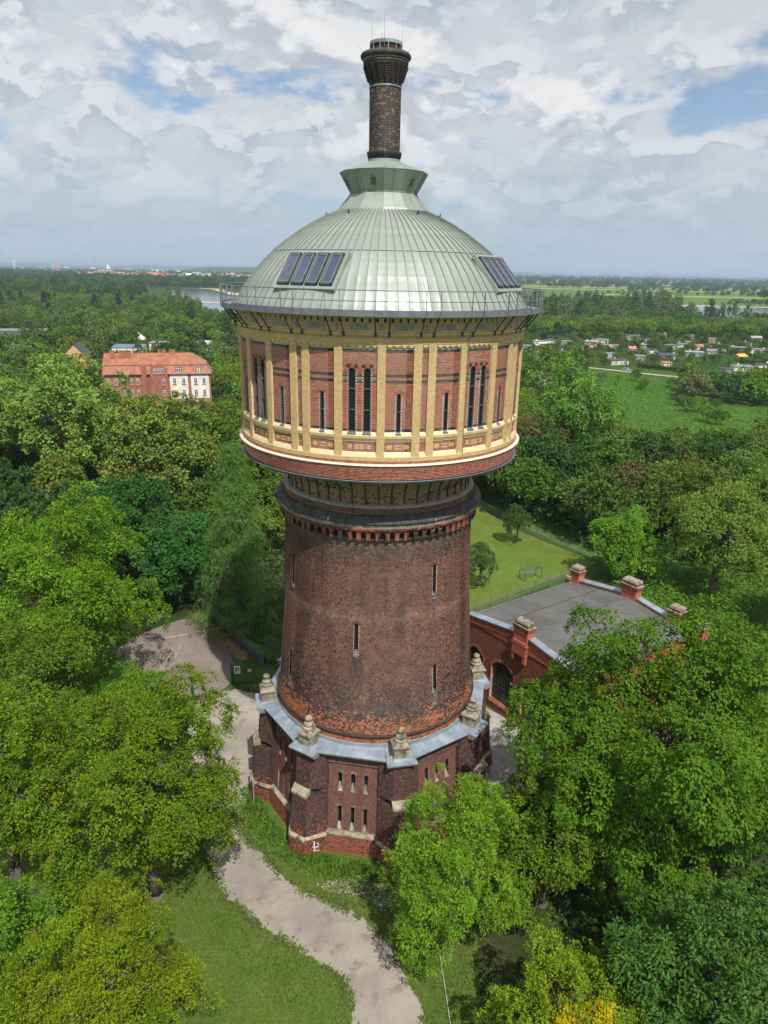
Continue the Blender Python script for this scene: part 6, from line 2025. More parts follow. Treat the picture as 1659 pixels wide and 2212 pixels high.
m.hexa([(-1.9, -.8, .85), (1.0, -.8, .82), (1.0, .8, .82), (-1.9, .8, .85)], [(-1.5, -.68, 1.42), (.35, -.68, 1.42), (.35, .68, 1.42), (-1.5, .68, 1.42)]); m.build('body', 'car_silver', car)
m = MB(); m.box((-.55, 0, 1.14), (1.9, 1.56, .36)); m.build('windows', 'glass_far', car)
for sx in (-1.3, 1.3):
    for sy in (-.82, .82):
        m = MB(); m.tube([(sx, sy - .1, .32), (sx, sy + .1, .32)], .32, 10); m.build('wheel', 'rubber', car)

# ------------------------------------------------------------------ meadow, river, fields
MEADOW = [(100, 303), (121.5, 292), (126, 262), (122, 240), (116, 222), (128, 214), (150, 205), (150, 185), (128, 166), (100, 152), (74, 150), (62, 172), (70, 230), (86, 278)]
sheet('meadow', smooth_poly(MEADOW, 3), -7.97, 'meadow_grass')
RIVL = [(-430, 1500), (-385, 1520), (-300, 1300), (-235, 1180), (-60, 1150), (40, 1120), (40, 960), (-197, 945), (-245, 960), (-282, 1000), (-330, 1120)]
sheet('river', smooth_poly(RIVL, 3), -7.90, 'river_water')
RIVL2 = [(-262, 905), (-224.8, 918), (-150, 890), (-60, 880), (30, 880), (30, 600), (-120, 545), (-150, 600), (-190, 735), (-228, 828)]
sheet('river', smooth_poly(RIVL2, 3), -7.90, 'river_water')
sheet('sand_bank', smooth_poly([(-290, 975), (-245, 957), (-195, 942), (40, 955), (40, 890), (-60, 886), (-150, 893), (-225, 922), (-268, 910)], 3), -7.84, 'sand_bank')
sheet('sand_bank', smooth_poly([(-440, 1545), (-370, 1540), (-292, 1320), (-228, 1195), (-60, 1165), (40, 1140), (40, 1240), (-200, 1260), (-290, 1370), (-360, 1600)], 3), -7.86, 'sand_bank')
RIVR = [(325, 752), (340, 790), (400, 960), (440, 1060), (489, 1115), (620, 1100), (900, 1050), (900, 900), (640, 880), (470, 800), (372, 745)]
sheet('river', smooth_poly(RIVR, 3), -7.90, 'river_water')
sheet('sand_bank', smooth_poly([(440, 1090), (489, 1120), (620, 1108), (900, 1060), (900, 1085), (620, 1140), (480, 1160), (430, 1120)], 3), -7.86, 'sand_bank')
sheet('field', [(300, 1150), (2400, 1150), (2900, 2350), (330, 2350)], -7.93, 'field_green')
sheet('field', [(330, 2420), (2900, 2420), (3100, 3000), (350, 3000)], -7.93, 'field_green')
for q in ([(500, 1640), (1400, 1560), (1450, 1640), (510, 1740)], [(380, 2250), (1100, 2180), (1130, 2290), (390, 2380)], [(1250, 1900), (2200, 1960), (2250, 2080), (1280, 2010)], [(420, 2600), (1900, 2480), (1950, 2640), (430, 2780)], [(1300, 2800), (2900, 2650), (2950, 2850), (1320, 2980)]):
    sheet('field', q, -7.80, 'field_yellow')
# distant low hills
def hill(name, pts, w_, z=-8, mat='ground_cover'):
    m = MB(); rings = []
    for (x, y, h_) in pts:
        d = Vector((x, y, 0)).normalized()
        rings.append([(x - d.x * w_, y - d.y * w_, z), (x - d.x * w_ * .4, y - d.y * w_ * .4, z + h_ * .7), (x, y, z + h_), (x + d.x * w_, y + d.y * w_, z)])
    m.loft(rings, closed=False)
    o = m.build(name, mat, smooth=True); o['kind'] = 'structure'
rr_ = random.Random(3)
def ridge(x0, x1, D, hmin, hmax, n, w_):
    pts = []
    for i in range(n + 1):
        t = x0 + (x1 - x0) * i / n
        pts.append((t * D, D, rr_.uniform(hmin, hmax)))
    hill('hills', pts, w_)
ridge(.15, .72, 14000, 20, 60, 26, 1200)
ridge(-.72, .2, 17000, 20, 70, 30, 1500)
hill('landfill_hill', [(-1800, 6400, 2), (-1640, 6450, 30), (-1500, 6480, 46), (-1200, 6500, 48), (-900, 6500, 50), (-500, 6500, 40), (-300, 6500, 2)], 260)

# ------------------------------------------------------------------ distant town
def tagm(o, label, cat, group=None):
    o['label'] = label; o['category'] = cat
    if group: o['group'] = group
    return o
wt = thing('cone_tower', 'white stepped conical timber tower far off on the horizon', 'tower', (-2472, 6729, -8))
m = MB(); m.lathe([(26, 0), (26, 10), (22, 12), (21, 20), (16, 24), (15, 30), (9, 37), (7, 42), (3, 48), (2.5, 58), (.1, 66)], 16); m.build('body', 'far_white', wt)
m = MB(); m.tube([(12, 3, 12), (24, 3, 20), (12, 6, 32)], 2, 5); m.build('ramp', 'far_grey', wt)
m = MB()
m.tube([(0, 0, 0), (0, 0, 165)], 5.5, 4, 1.5)
for k in range(12): m.box((0, 0, 8 + k * 12), (14 - k, 14 - k, 1.2))
o = m.build('radio_mast', 'far_grey', loc=(-4273, 11142, -8)); tagm(o, 'tall thin lattice mast on the left horizon', 'mast')
m = MB(); m.box((0, 0, 40), (38, 24, 80)); m.box((0, 0, 84), (20, 14, 8)); o = m.build('tower_block', 'far_white', loc=(-6154, 12535, -8)); tagm(o, 'pale high rise block on the far left horizon', 'tower block')
m = MB()
for x in (-24, 24): m.prism([(x - 13, -13), (x + 13, -13), (x + 13, 13), (x - 13, 13)], 0, 34); m.lathe([(17, 34), (.5, 60)], 4, 45, 405, (x, 0))
m.box((0, 5, 15), (90, 30, 30)); o = m.build('twin_towered_church', 'far_salmon', loc=(-3560, 8150, -8)); tagm(o, 'salmon coloured building with two steep roofs on the left horizon', 'building')
for i in range(6):      # wind turbines
    x, y, s, lab = [(-3854, 11238, 1.0, 'pale wind turbine on the left horizon right of the white cone tower'), (-2900, 11500, 1.05, 'pale wind turbine above the landfill hill'), (5950, 12600, 1.25, 'taller wind turbine among those on the right horizon'), (5700, 12500, .9, 'small wind turbine left of the taller one on the right horizon'), (6700, 12800, 1.1, 'wind turbine nearest the right edge of the horizon'), (6200, 13300, .8, 'small wind turbine between the two taller ones on the right')][i]
    t = thing('wind_turbine', lab, 'wind turbine', (x, y, -8), 0, 'wind turbines on the horizon')
    m = MB(); m.tube([(0, 0, 0), (0, 0, 90 * s)], 3.4, 6, 2.2); m.build('mast', 'far_white', t)
    m = MB(); m.box((0, 1, 91 * s), (4, 9, 4)); m.build('nacelle', 'far_white', t)
    for k in range(3):
        an = R_(20 + 37 * i + 120 * k); m = MB(); m.tube([(0, -5, 91 * s), (38 * s * math.sin(an), -5, 91 * s + 38 * s * math.cos(an))], 1.9, 4, .6); m.build('blade', 'far_white', t)
m = MB(); m.tube([(0, 0, 0), (0, 0, 130)], 4, 4, 1); m.box((0, 0, 60), (9, 9, 3)); o = m.build('radio_mast', 'far_grey', loc=(3100, 10600, -8)); tagm(o, 'thin transmitter mast on the right horizon', 'mast')
town = []
rt_ = random.Random(21)
for i in range(190):
    t = rt_.uniform(-.62, -.14) if i < 110 else rt_.uniform(-.40, -.15); D = (rt_.choice([3400, 3600, 3900, 4400, 5000, 5800, 6600, 7600]) if i < 110 else rt_.choice([2900, 3100, 3400, 3800])) * rt_.uniform(.95, 1.05)
    big_ = rt_.random() < .3
    w_ = rt_.uniform(30, 90) if big_ else rt_.uniform(14, 34); h_ = rt_.uniform(7, 15) * (1.25 if big_ else 1)
    town.append((t * D, D, w_, rt_.uniform(12, 30), h_, rt_.random()))
town.sort(key=lambda a: a[1])
for i in range(40):
    t = rt_.uniform(.2, .62); D = rt_.uniform(3000, 6000)
    town.append((t * D, D, rt_.uniform(14, 40), 14, rt_.uniform(6, 11), rt_.random()))
town += [(-1640, 5650, 210, 40, 11, .95), (-1084, 3600, 80, 16, 11, .2), (-1000, 3640, 70, 16, 11, .3), (-949, 4425, 90, 16, 13, .2), (-3464, 8200, 50, 20, 14, .92), (-2950, 7600, 60, 20, 16, .9)]
for i, (x, y, w_, d_, h_, c) in enumerate(town):
    mat_w = 'far_white' if c > .35 else 'hut_wall'; mat_r = 'far_red' if c < .62 else ('far_grey' if c < .9 else 'far_white')
    big_ = w_ > 60
    t = thing('town_house' if not big_ else 'town_block', ('large block with long roof' if big_ else 'house') + (' under a red roof in the distant town on the left' if c < .62 and x < 0 else ' with pale roof in the distant town on the left' if x < 0 else ' at the edge of the far fields on the right'), 'building', (x, y, -8), R_(rt_.uniform(-30, 30)), 'buildings of the distant town' if x < 0 else 'houses beyond the fields')
    m = MB(); m.box((0, 0, h_ * .3), (w_, d_, h_ * .6)); m.build('wall', mat_w, t)
    m = MB(); m.add([(-w_ / 2 - .5, -d_ / 2 - .5, h_ * .6), (w_ / 2 + .5, -d_ / 2 - .5, h_ * .6), (w_ / 2 + .5, d_ / 2 + .5, h_ * .6), (-w_ / 2 - .5, d_ / 2 + .5, h_ * .6), (-w_ / 2, 0, h_), (w_ / 2, 0, h_)], [(0, 1, 5, 4), (2, 3, 4, 5), (1, 2, 5), (3, 0, 4)]); m.build('roof', mat_r, t)
# ------------------------------------------------------------------ trees
def unit(v):
    return v / np.maximum(1e-9, np.linalg.norm(v, axis=-1, keepdims=True))

def lobe_set(rg, R, asp, shape):
    L = []
    if shape == 'round':
        L.append((np.zeros(3), R * .72))
        n = 11
        for i in range(n):
            d = unit(rg.normal(0, 1, 3)); d[2] = abs(d[2]) * .9 - .25
            L.append((d * R * rg.uniform(.38, .62), R * rg.uniform(.34, .50)))
    elif shape == 'open':
        n = 16
        L.append((np.zeros(3), R * .45))
        for i in range(n):
            d = unit(rg.normal(0, 1, 3)); d[2] = d[2] * .9 + .05
            L.append((d * R * rg.uniform(.50, .78), R * rg.uniform(.20, .34)))
    elif shape == 'lobed' or shape == 'loose':
        n1 = 9 if shape == 'lobed' else 12
        top = []
        for i in range(n1):
            a = i * 2.39996 + rg.uniform(-.3, .3); zz = 1 - (i + .5) / n1 * 1.55
            d = np.array([math.cos(a) * math.sqrt(max(0, 1 - zz * zz)), math.sin(a) * math.sqrt(max(0, 1 - zz * zz)), zz])
            top.append((d * R * rg.uniform(.42, .62), R * (rg.uniform(.34, .46) if shape == 'lobed' else rg.uniform(.24, .34))))
        L.append((np.zeros(3), R * .5))
        for c, r in top:
            L.append((c, r * .72))
            for k in range(7):
                d = unit(rg.normal(0, 1, 3) + unit(c) * .9)
                L.append((c + d * r * rg.uniform(.75, 1.12), r * rg.uniform(.24, .44)))
    elif shape == 'tall':
        for i in range(9):
            z = -1 + 2 * (i + .5) / 9
            w = R * .55 * math.sqrt(max(.1, 1 - abs(z) ** 2.4))
            L.append((np.array([rg.uniform(-.2, .2) * R, rg.uniform(-.2, .2) * R, z * R * .8]), max(w, R * .28)))
    return L

def crown_mesh(name, seed, R=5.0, asp=1.0, shape='round', ncl=160, nlf=40, leaf=.3, cs=.9, droop=.0, inner=.15, wid=.5, flat=.38, up=.45, hue=.10):
    rg = np.random.default_rng(seed)
    C_, N_ = [], []
    if shape == 'conifer':
        n = ncl
        z = 1 - rg.random(n) ** .62 * 1.0
        z = rg.random(n) ** .8
        a = rg.uniform(0, 2 * PI, n)
        lay = np.floor(z * 13) / 13
        rr = R * .95 * (1 - z) ** .85 * (.72 + .28 * rg.random(n)) * (1 - .35 * ((z * 13) % 1)) + .12
        C_ = np.stack([rr * np.cos(a), rr * np.sin(a), (z * 2 - 1) * R * asp], -1)
        N_ = unit(np.stack([np.cos(a), np.sin(a), .7 + 0 * a], -1))
    elif shape == 'larch':
        n = ncl
        z = rg.random(n) ** 1.1
        a = np.floor(rg.uniform(0, 1, n) * 14) / 14 * 2 * PI + rg.normal(0, .16, n)
        t = rg.random(n) ** .7
        rr = R * (1 - z * .88) * t
        C_ = np.stack([rr * np.cos(a), rr * np.sin(a), (z * 2 - 1) * R * asp - rr * .22], -1)
        N_ = unit(np.stack([np.cos(a) * .6, np.sin(a) * .6, 1 + 0 * a], -1))
    else:
        L = lobe_set(rg, R, asp, shape)
        w = np.array([l[1] ** 2 for l in L]); w /= w.sum()
        while len(C_) < ncl:
            k = rg.choice(len(L), p=w)
            d = unit(rg.normal(0, 1, 3))
            if d[2] < -.45 and rg.random() < .7:
                continue
            inn = rg.random() < inner
            p = L[k][0] + d * L[k][1] * (rg.uniform(.3, .8) if inn else rg.uniform(.86, 1.08))
            if not inn and any(np.linalg.norm(p - c) < r * .80 for j, (c, r) in enumerate(L) if j != k):
                continue
            if shape in ('lobed', 'loose') and not inn and rg.random() < .10:
                p = p * rg.uniform(1.04, 1.16)
            C_.append(p); N_.append(unit(d * .8 + unit(p + 1e-6) * .4 + np.array([0, 0, up])))
        C_ = np.array(C_); N_ = np.array(N_)
        C_[:, 2] *= asp
    n = len(C_)
    size = cs * rg.uniform(.55, 1.35, n)
    M_ = n * nlf
    c = np.repeat(C_, nlf, 0); nn = np.repeat(N_, nlf, 0); s = np.repeat(size, nlf)
    t1 = unit(np.cross(nn, np.array([.31, .17, .93]))); t2 = np.cross(nn, t1)
    # clump outline broken into 3-5 twigs
    ph = np.repeat(rg.uniform(0, 6.28, n), nlf)
    ang = rg.uniform(0, 2 * PI, M_)
    rho = np.sqrt(rg.random(M_)) * (0.72 + .38 * np.cos(ang * 3 + ph) * .6 + .25 * np.cos(ang * 5 + ph * 2) * .6)
    h = (1 - rho ** 2) * flat + rg.normal(0, .12, M_)
    p = c + (t1 * np.cos(ang)[:, None] + t2 * np.sin(ang)[:, None]) * (rho * s)[:, None] + nn * (h * s)[:, None]
    p[:, 2] -= droop * (rho * s) ** 1.3
    out = unit((p - c) + nn * .2 * s[:, None] + rg.normal(0, .35, (M_, 3)) * s[:, None])
    out[:, 2] -= droop * 1.2 + rg.uniform(0, .35, M_)
    d = unit(out)
    ln = unit(nn * 1.1 + rg.normal(0, .45, (M_, 3)))
    side = unit(np.cross(d, ln))
    Lf = leaf * rg.uniform(.65, 1.35, M_)[:, None]
    tip = p + d * Lf
    V = np.stack([p, p + d * Lf * .48 + side * Lf * wid * .5, tip, p + d * Lf * .48 - side * Lf * wid * .5], 1).reshape(-1, 3)
    cv = np.repeat(rg.uniform(.80, 1.20, n), nlf)[:, None] * rg.uniform(.82, 1.18, (M_, 1))
    # young outer leaves a bit yellower
    hx = np.repeat(rg.uniform(-hue, hue, n), nlf)[:, None] + rg.uniform(-hue, hue, (M_, 1)) * .6
    tone = np.concatenate([1 + hx * 1.6, 1 + hx * .3, 1 - hx * 1.2], 1)
    cols = np.clip(cv * tone, .05, 2.5)
    return mesh_np(name, V, np.arange(4 * M_).reshape(-1, 4), 'leaves', cols=cols), C_

def trunk_mesh(name, Cl, zc, R, rad, seed, mat='bark', nl=16, fork=.45, thin=.35):
    """trunk with tapering limbs that end at some of the leaf clumps (crown centre at height zc)"""
    rg = random.Random(seed)
    m = MB()
    h0 = zc * fork
    lean = Vector((rg.uniform(-.3, .3), rg.uniform(-.3, .3), 0))
    pts = [Vector((0, 0, -.4)), Vector((0, 0, .3)), Vector(lean) * .4 + Vector((0, 0, h0 * .6)), Vector(lean) + Vector((0, 0, h0)), Vector(lean * 1.3) + Vector((0, 0, zc)), Vector(lean * 1.2) + Vector((0, 0, zc + R * .55))]
    rs = [rad * 1.5, rad * 1.05, rad * .9, rad * .8, rad * .45, rad * .12]
    for i in range(len(pts) - 1):
        m.tube([pts[i], pts[i + 1]], rs[i], 7, rs[i + 1])
    idx = list(range(len(Cl))); rg.shuffle(idx)
    for k in idx[:nl]:
        e = Vector(Cl[k]) + Vector((0, 0, zc))
        e *= 1.0
        t = rg.uniform(.35, .95)
        b = pts[3].lerp(pts[5], t * .7)
        mid = b.lerp(e, .5) + Vector((rg.uniform(-.4, .4), rg.uniform(-.4, .4), rg.uniform(.1, .8))) * R * .12
        r0 = rad * thin * rg.uniform(.6, 1.1)
        m.tube([b, b.lerp(mid, .5), mid, mid.lerp(e, .5), e], r0, 5, r0 * .18)
    return m.mesh(name, mat, True)

def add_tree(name, label, cat, loc, rz, crown, trunk, zc, s, color, group=None, sz=None):
    t = thing(name, label, cat, loc, rz, group)
    put('crown', crown, t, (0, 0, zc), 0, (s, s, (sz or s)), color=color)
    if trunk is not None:
        put('trunk', trunk[0], t, (0, 0, 0), 0, (s, s, zc / trunk[1]) if trunk[1] else 1)
    return t

NEAR = [
 # name, label, x, y, zc, R, asp, shape, ncl, nlf, leaf, clump, droop, wid, colour, bark, seed
 ('plane_tree', 'huge pale olive plane tree with mottled limbs at the left edge', -47.2, 59.7, 14.5, 12.0, .95, 'loose', 640, 56, .42, 1.25, .10, .75, (0.190, 0.280, 0.050), 'bark_pale', 1),
 ('plane_tree', 'pale olive plane tree in front of the red apartment house', -31.0, 50.0, 12.6, 9.0, 1.0, 'loose', 520, 56, .40, 1.15, .10, .75, (0.190, 0.280, 0.050), 'bark_pale', 2),
 ('maple_tree', 'broad bright green tree left of the paved parking area', -28.0, 11.0, 9.6, 9.0, 1.0, 'lobed', 900, 66, .28, .95, .12, .45, (0.125, 0.245, 0.012), 'bark', 3),
 ('maple_tree', 'dense mid green tree overhanging the gravel path left of the tower', -13.2, -11.3, 7.6, 6.2, 1.22, 'lobed', 980, 72, .17, .62, .15, .55, (0.125, 0.210, 0.010), 'bark', 4),
 ('locust_tree', 'green locust tree at the lower left edge beside the dense tree over the path', -21.5, -11.5, 8.0, 6.0, 1.2, 'lobed', 680, 66, .18, .70, .2, .5, (0.120, 0.195, 0.010), 'bark', 5),
 ('honey_locust', 'yellow green feathery tree in the bottom left corner', -12.1, -22.6, 6.2, 5.3, .95, 'loose', 700, 84, .12, .55, .08, .5, (0.165, 0.240, 0.008), 'bark', 6),
 ('linden_tree', 'very large dark green linden with drooping twigs filling the lower right', 17.0, -9.8, 9.2, 8.6, 1.05, 'lobed', 1700, 68, .20, .75, .45, .60, (0.088, 0.160, 0.009), 'bark', 7),
 ('ash_tree', 'light green ash with feathery leaves directly in front of the tower foot', 4.3, -14.9, 5.6, 3.8, 1.5, 'lobed', 640, 74, .18, .50, .16, .32, (0.150, 0.265, 0.016), 'bark', 8),
 ('locust_tree', 'thin yellowish green tree in the bottom right between ash and chestnut', 9.2, -22.0, 4.2, 4.5, .85, 'loose', 560, 70, .13, .45, .1, .5, (0.185, 0.270, 0.014), 'bark', 9),
 ('chestnut_tree', 'bluish green large leaved tree in the bottom right corner', 15.8, -21.3, 6.4, 4.5, .95, 'lobed', 520, 62, .22, .68, .3, .45, (0.072, 0.185, 0.030), 'bark', 10),
 ('golden_shrub', 'bright yellow leaved shrub at the bottom right edge', 9.4, -23.6, 5.4, 1.9, .9, 'loose', 240, 60, .14, .32, .2, .5, (0.50, 0.47, 0.010), 'bark', 11),
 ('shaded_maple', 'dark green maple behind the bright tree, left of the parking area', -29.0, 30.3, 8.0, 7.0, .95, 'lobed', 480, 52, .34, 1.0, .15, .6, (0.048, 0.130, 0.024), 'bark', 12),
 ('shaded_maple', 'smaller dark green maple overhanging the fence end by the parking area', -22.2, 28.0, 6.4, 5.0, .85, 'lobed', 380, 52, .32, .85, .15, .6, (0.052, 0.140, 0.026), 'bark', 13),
 ('larch_tree', 'tall drooping larch with soft grey green needles left of the tower', -14.8, 24.5, 10.0, 6.2, 1.6, 'larch', 1000, 50, .42, .70, .55, .10, (0.105, 0.185, 0.035), 'bark', 14),
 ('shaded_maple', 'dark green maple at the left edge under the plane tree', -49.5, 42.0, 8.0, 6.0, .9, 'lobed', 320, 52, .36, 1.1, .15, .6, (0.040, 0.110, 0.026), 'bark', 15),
 ('robinia_tree', 'yellowish green robinia with pale blossom behind the hall roof on the right', 40.0, 32.0, 8.4, 7.0, 1.0, 'loose', 520, 52, .30, .95, .25, .45, (0.165, 0.225, 0.034), 'bark', 16),
 ('maple_tree', 'rounded bright green tree standing behind the hall roof turrets', 30.4, 37.2, 4.8, 4.2, 1.1, 'lobed', 400, 44, .26, .70, .1, .6, (0.135, 0.280, 0.020), 'bark', 17),
 ('ash_tree', 'tall light green ash right of the tank among brownish bare trees', 38.0, 92.0, 12.0, 8.0, 1.35, 'loose', 380, 44, .50, 1.3, .15, .5, (0.150, 0.300, 0.045), 'bark', 18),
 ('young_tree', 'small young tree standing alone on the sports lawn', 19.7, 49.2, 3.4, 2.0, 1.4, 'round', 130, 40, .20, .5, .15, .5, (0.070, 0.130, 0.026), 'bark', 19),
 ('young_tree', 'small dark young tree on the lawn close to the tower shaft', 12.3, 34.3, 3.2, 2.1, 1.5, 'round', 140, 40, .20, .5, .15, .5, (0.060, 0.125, 0.026), 'bark', 20),
 ('light_tree', 'sparse light green tree at the right edge beside the rear hall', 24.5, 0.5, 6.6, 3.2, 1.3, 'loose', 190, 60, .16, .6, .1, .5, (0.18, 0.28, 0.05), 'bark', 21),
 ('linden_tree', 'right hand linden joining the large one at the right edge', 22.6, -5.5, 7.6, 4.8, 1.05, 'lobed', 460, 72, .20, .75, .42, .60, (0.105, 0.18, 0.009), 'bark', 22),
 ('linden_tree', 'lower spreading linden between the ash and the large linden', 10.4, -11.6, 5.0, 4.2, 1.05, 'lobed', 400, 74, .18, .62, .35, .60, (0.105, 0.190, 0.012), 'bark', 23),
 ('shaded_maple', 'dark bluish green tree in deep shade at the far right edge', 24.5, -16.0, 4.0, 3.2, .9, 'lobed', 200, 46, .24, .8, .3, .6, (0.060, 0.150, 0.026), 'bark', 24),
 ('locust_tree', 'green tree between the bright maple and the lower left locust', -24.5, -1.6, 6.4, 6.2, 1.05, 'lobed', 620, 60, .22, .85, .2, .5, (0.105, 0.195, 0.015), 'bark', 25),
 ('locust_tree', 'dark green tree at the left edge below the bright maple', -36.0, 3.5, 7.0, 6.4, 1.0, 'lobed', 440, 56, .26, .95, .2, .5, (0.09, 0.175, 0.015), 'bark', 26),
 ('locust_tree', 'low green tree beside the yellow green one in the bottom left corner', -19.6, -19.0, 4.2, 5.0, .95, 'lobed', 520, 66, .16, .60, .2, .5, (0.105, 0.195, 0.014), 'bark', 27),
 ('robinia_tree', 'robinia at the right edge behind the rear hall, nearest of the robinias', 47.5, 22.0, 7.0, 6.0, 1.0, 'loose', 340, 50, .32, .95, .25, .45, (0.150, 0.215, 0.030), 'bark', 29),
 ('robinia_tree', 'darker robinia at the right edge in front of the scrub', 53.0, 42.0, 7.6, 6.6, 1.0, 'lobed', 320, 48, .40, 1.1, .25, .45, (0.115, 0.185, 0.028), 'bark', 30),
 ('robinia_tree', 'broad olive robinia left of the darker one at the wood edge', 44.0, 50.0, 7.0, 5.8, 1.0, 'lobed', 300, 48, .38, 1.1, .25, .45, (0.120, 0.165, 0.028), 'bark', 31),
 ('maple_tree', 'small green tree between the parking area and the tree over the path', -18.3, 1.5, 4.8, 3.4, 1.1, 'lobed', 300, 60, .19, .65, .15, .5, (0.110, 0.205, 0.014), 'bark', 28),
]
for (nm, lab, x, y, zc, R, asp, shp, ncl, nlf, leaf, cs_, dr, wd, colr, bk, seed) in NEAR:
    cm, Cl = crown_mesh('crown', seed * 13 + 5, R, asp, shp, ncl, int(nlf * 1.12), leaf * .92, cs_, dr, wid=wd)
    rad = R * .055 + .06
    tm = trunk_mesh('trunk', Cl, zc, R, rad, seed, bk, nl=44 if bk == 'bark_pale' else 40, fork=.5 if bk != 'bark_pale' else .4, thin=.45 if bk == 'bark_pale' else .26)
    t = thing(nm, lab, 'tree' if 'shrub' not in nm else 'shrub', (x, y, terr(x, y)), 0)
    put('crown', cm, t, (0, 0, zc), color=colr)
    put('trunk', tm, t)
# bare yellowish twigs near the parking area
bt = thing('bare_branch_tree', 'leafless yellowish branches reaching over the parking area from the bright tree', 'tree', (-20.6, 10.6, 0))
m = MB(); rb = random.Random(5)
def twig(p, d, L, r, dep):
    q = p + d * L
    m.tube([p, p.lerp(q, .5) + Vector((rb.uniform(-.08, .08), rb.uniform(-.08, .08), rb.uniform(-.05, .1))) * L, q], r, 4, r * .55)
    if dep:
        for k in range(3):
            dd = (d + Vector((rb.uniform(-.7, .7), rb.uniform(-.7, .7), rb.uniform(-.3, .5)))).normalized()
            twig(q if k else p.lerp(q, .6), dd, L * rb.uniform(.55, .8), r * .55, dep - 1)
twig(Vector((0, 0, -.2)), Vector((.2, -.1, 1)), 2.0, .10, 0)
for k in range(4): twig(Vector((.4, -.2, 1.8)), Vector((rb.uniform(-.3, 1.0), rb.uniform(-.7, .6), .5)).normalized(), 1.5, .06, 4)
m.build('branches', 'worn_plank', bt)

# shared crowns for the woods
VAR = []
for i, (shp, asp, ncl, nlf, leaf, cs_, dr, wd) in enumerate([('round', 1.0, 150, 34, .50, 1.05, .1, .6), ('round', 1.2, 150, 34, .50, 1.0, .15, .6), ('round', .85, 160, 34, .5, 1.1, .1, .6), ('open', 1.15, 150, 32, .46, 1.0, .15, .6), ('tall', 1.9, 120, 30, .5, .9, .0, .6), ('conifer', 1.7, 240, 16, .7, .75, .35, .22)]):
    cm, Cl = crown_mesh('crown', 400 + i, 5.0, asp, shp, ncl, nlf, leaf, cs_, dr, wid=wd, hue=.07)
    zc = 7.5 if shp not in ('conifer', 'tall') else 9.0
    VAR.append((cm, (trunk_mesh('trunk', Cl, zc, 5.0, .26, 60 + i, 'bark', nl=10), zc)))
sp_cm, sp_Cl = crown_mesh('crown', 480, 5.0, 1.2, 'open', 110, 12, .40, 1.0, .1, wid=.5)
SPARSE = (sp_cm, (trunk_mesh('trunk', sp_Cl, 7.5, 5.0, .24, 90, 'bark', nl=60, thin=.22), 7.5))

mat_leaf('leaves_far', far=True)
def in_view(x, y, m=1.06):
    return y > 15 and (-.60 * m - .015) < x / (y + 45 + 1e-6) < (.62 * m)

FREE = []       # discs kept clear of trees
for (x, y, w_, *_r) in HUTS:
    FREE.append((x, y + 1, w_ * .5 + 2.2)); d = Vector((x, y + 45)).normalized(); FREE.append((x - d.x * 6, y - d.y * 6, w_ * .42 + 1.5)); FREE.append((x - d.x * 12, y - d.y * 12, w_ * .3))
def clear_line(x, y, L, r, n):
    d = Vector((x, y + 45)).normalized()
    for k in range(n):
        FREE.append((x - d.x * L * k / n, y - d.y * L * k / n, r))
clear_line(-56, 173, 34, 8, 5); clear_line(-70, 168, 26, 9, 4); clear_line(-68, 178, 5, 17, 1)
clear_line(-133, 284, 60, 8, 6); clear_line(-134, 340, 60, 11, 6); clear_line(-122, 354, 50, 7, 5); clear_line(-103, 368, 60, 9, 6); clear_line(-232, 410, 70, 24, 5); clear_line(-152, 418, 50, 4, 5)
clear_line(-222, 382, 30, 13, 3)
clear_line(120, 305, 40, 5, 5); clear_line(-92, 130, 30, 8, 3)
for p in [(113, 310), (125, 299), (144, 284), (164, 269)]: clear_line(p[0], p[1], 24, 5, 4)
for p in [(-172, 470), (-160, 440), (-140, 425)]: clear_line(p[0], p[1], 40, 5, 4)
PM = [smooth_poly(MEADOW, 2), RIVL, RIVL2, RIVR]
def max_height(x, y):
    """tallest tree that the photograph's open view over meadow and gardens allows at this spot"""
    q = x / (y + 45)
    if not (.315 < q < .62) or y > 330 or y < 30:
        return 99
    F_ = .947 * (y + 45) + .322 * (CAM_H - terr(x, y))
    lim = (780 if q > .515 and y > 140 else 905) if y < 192 else (755 if (.40 < q < .62 and y < 250) else 800)
    return CAM_H - (lim - 597 - 25 * (q - .45)) / 1533 * F_ - terr(x, y)
def blocked(x, y, r):
    if any((x - a) ** 2 + (y - b) ** 2 < (c + r * .5) ** 2 for a, b, c in FREE):
        return True
    return any(inside(p, x, y) for p in PM)

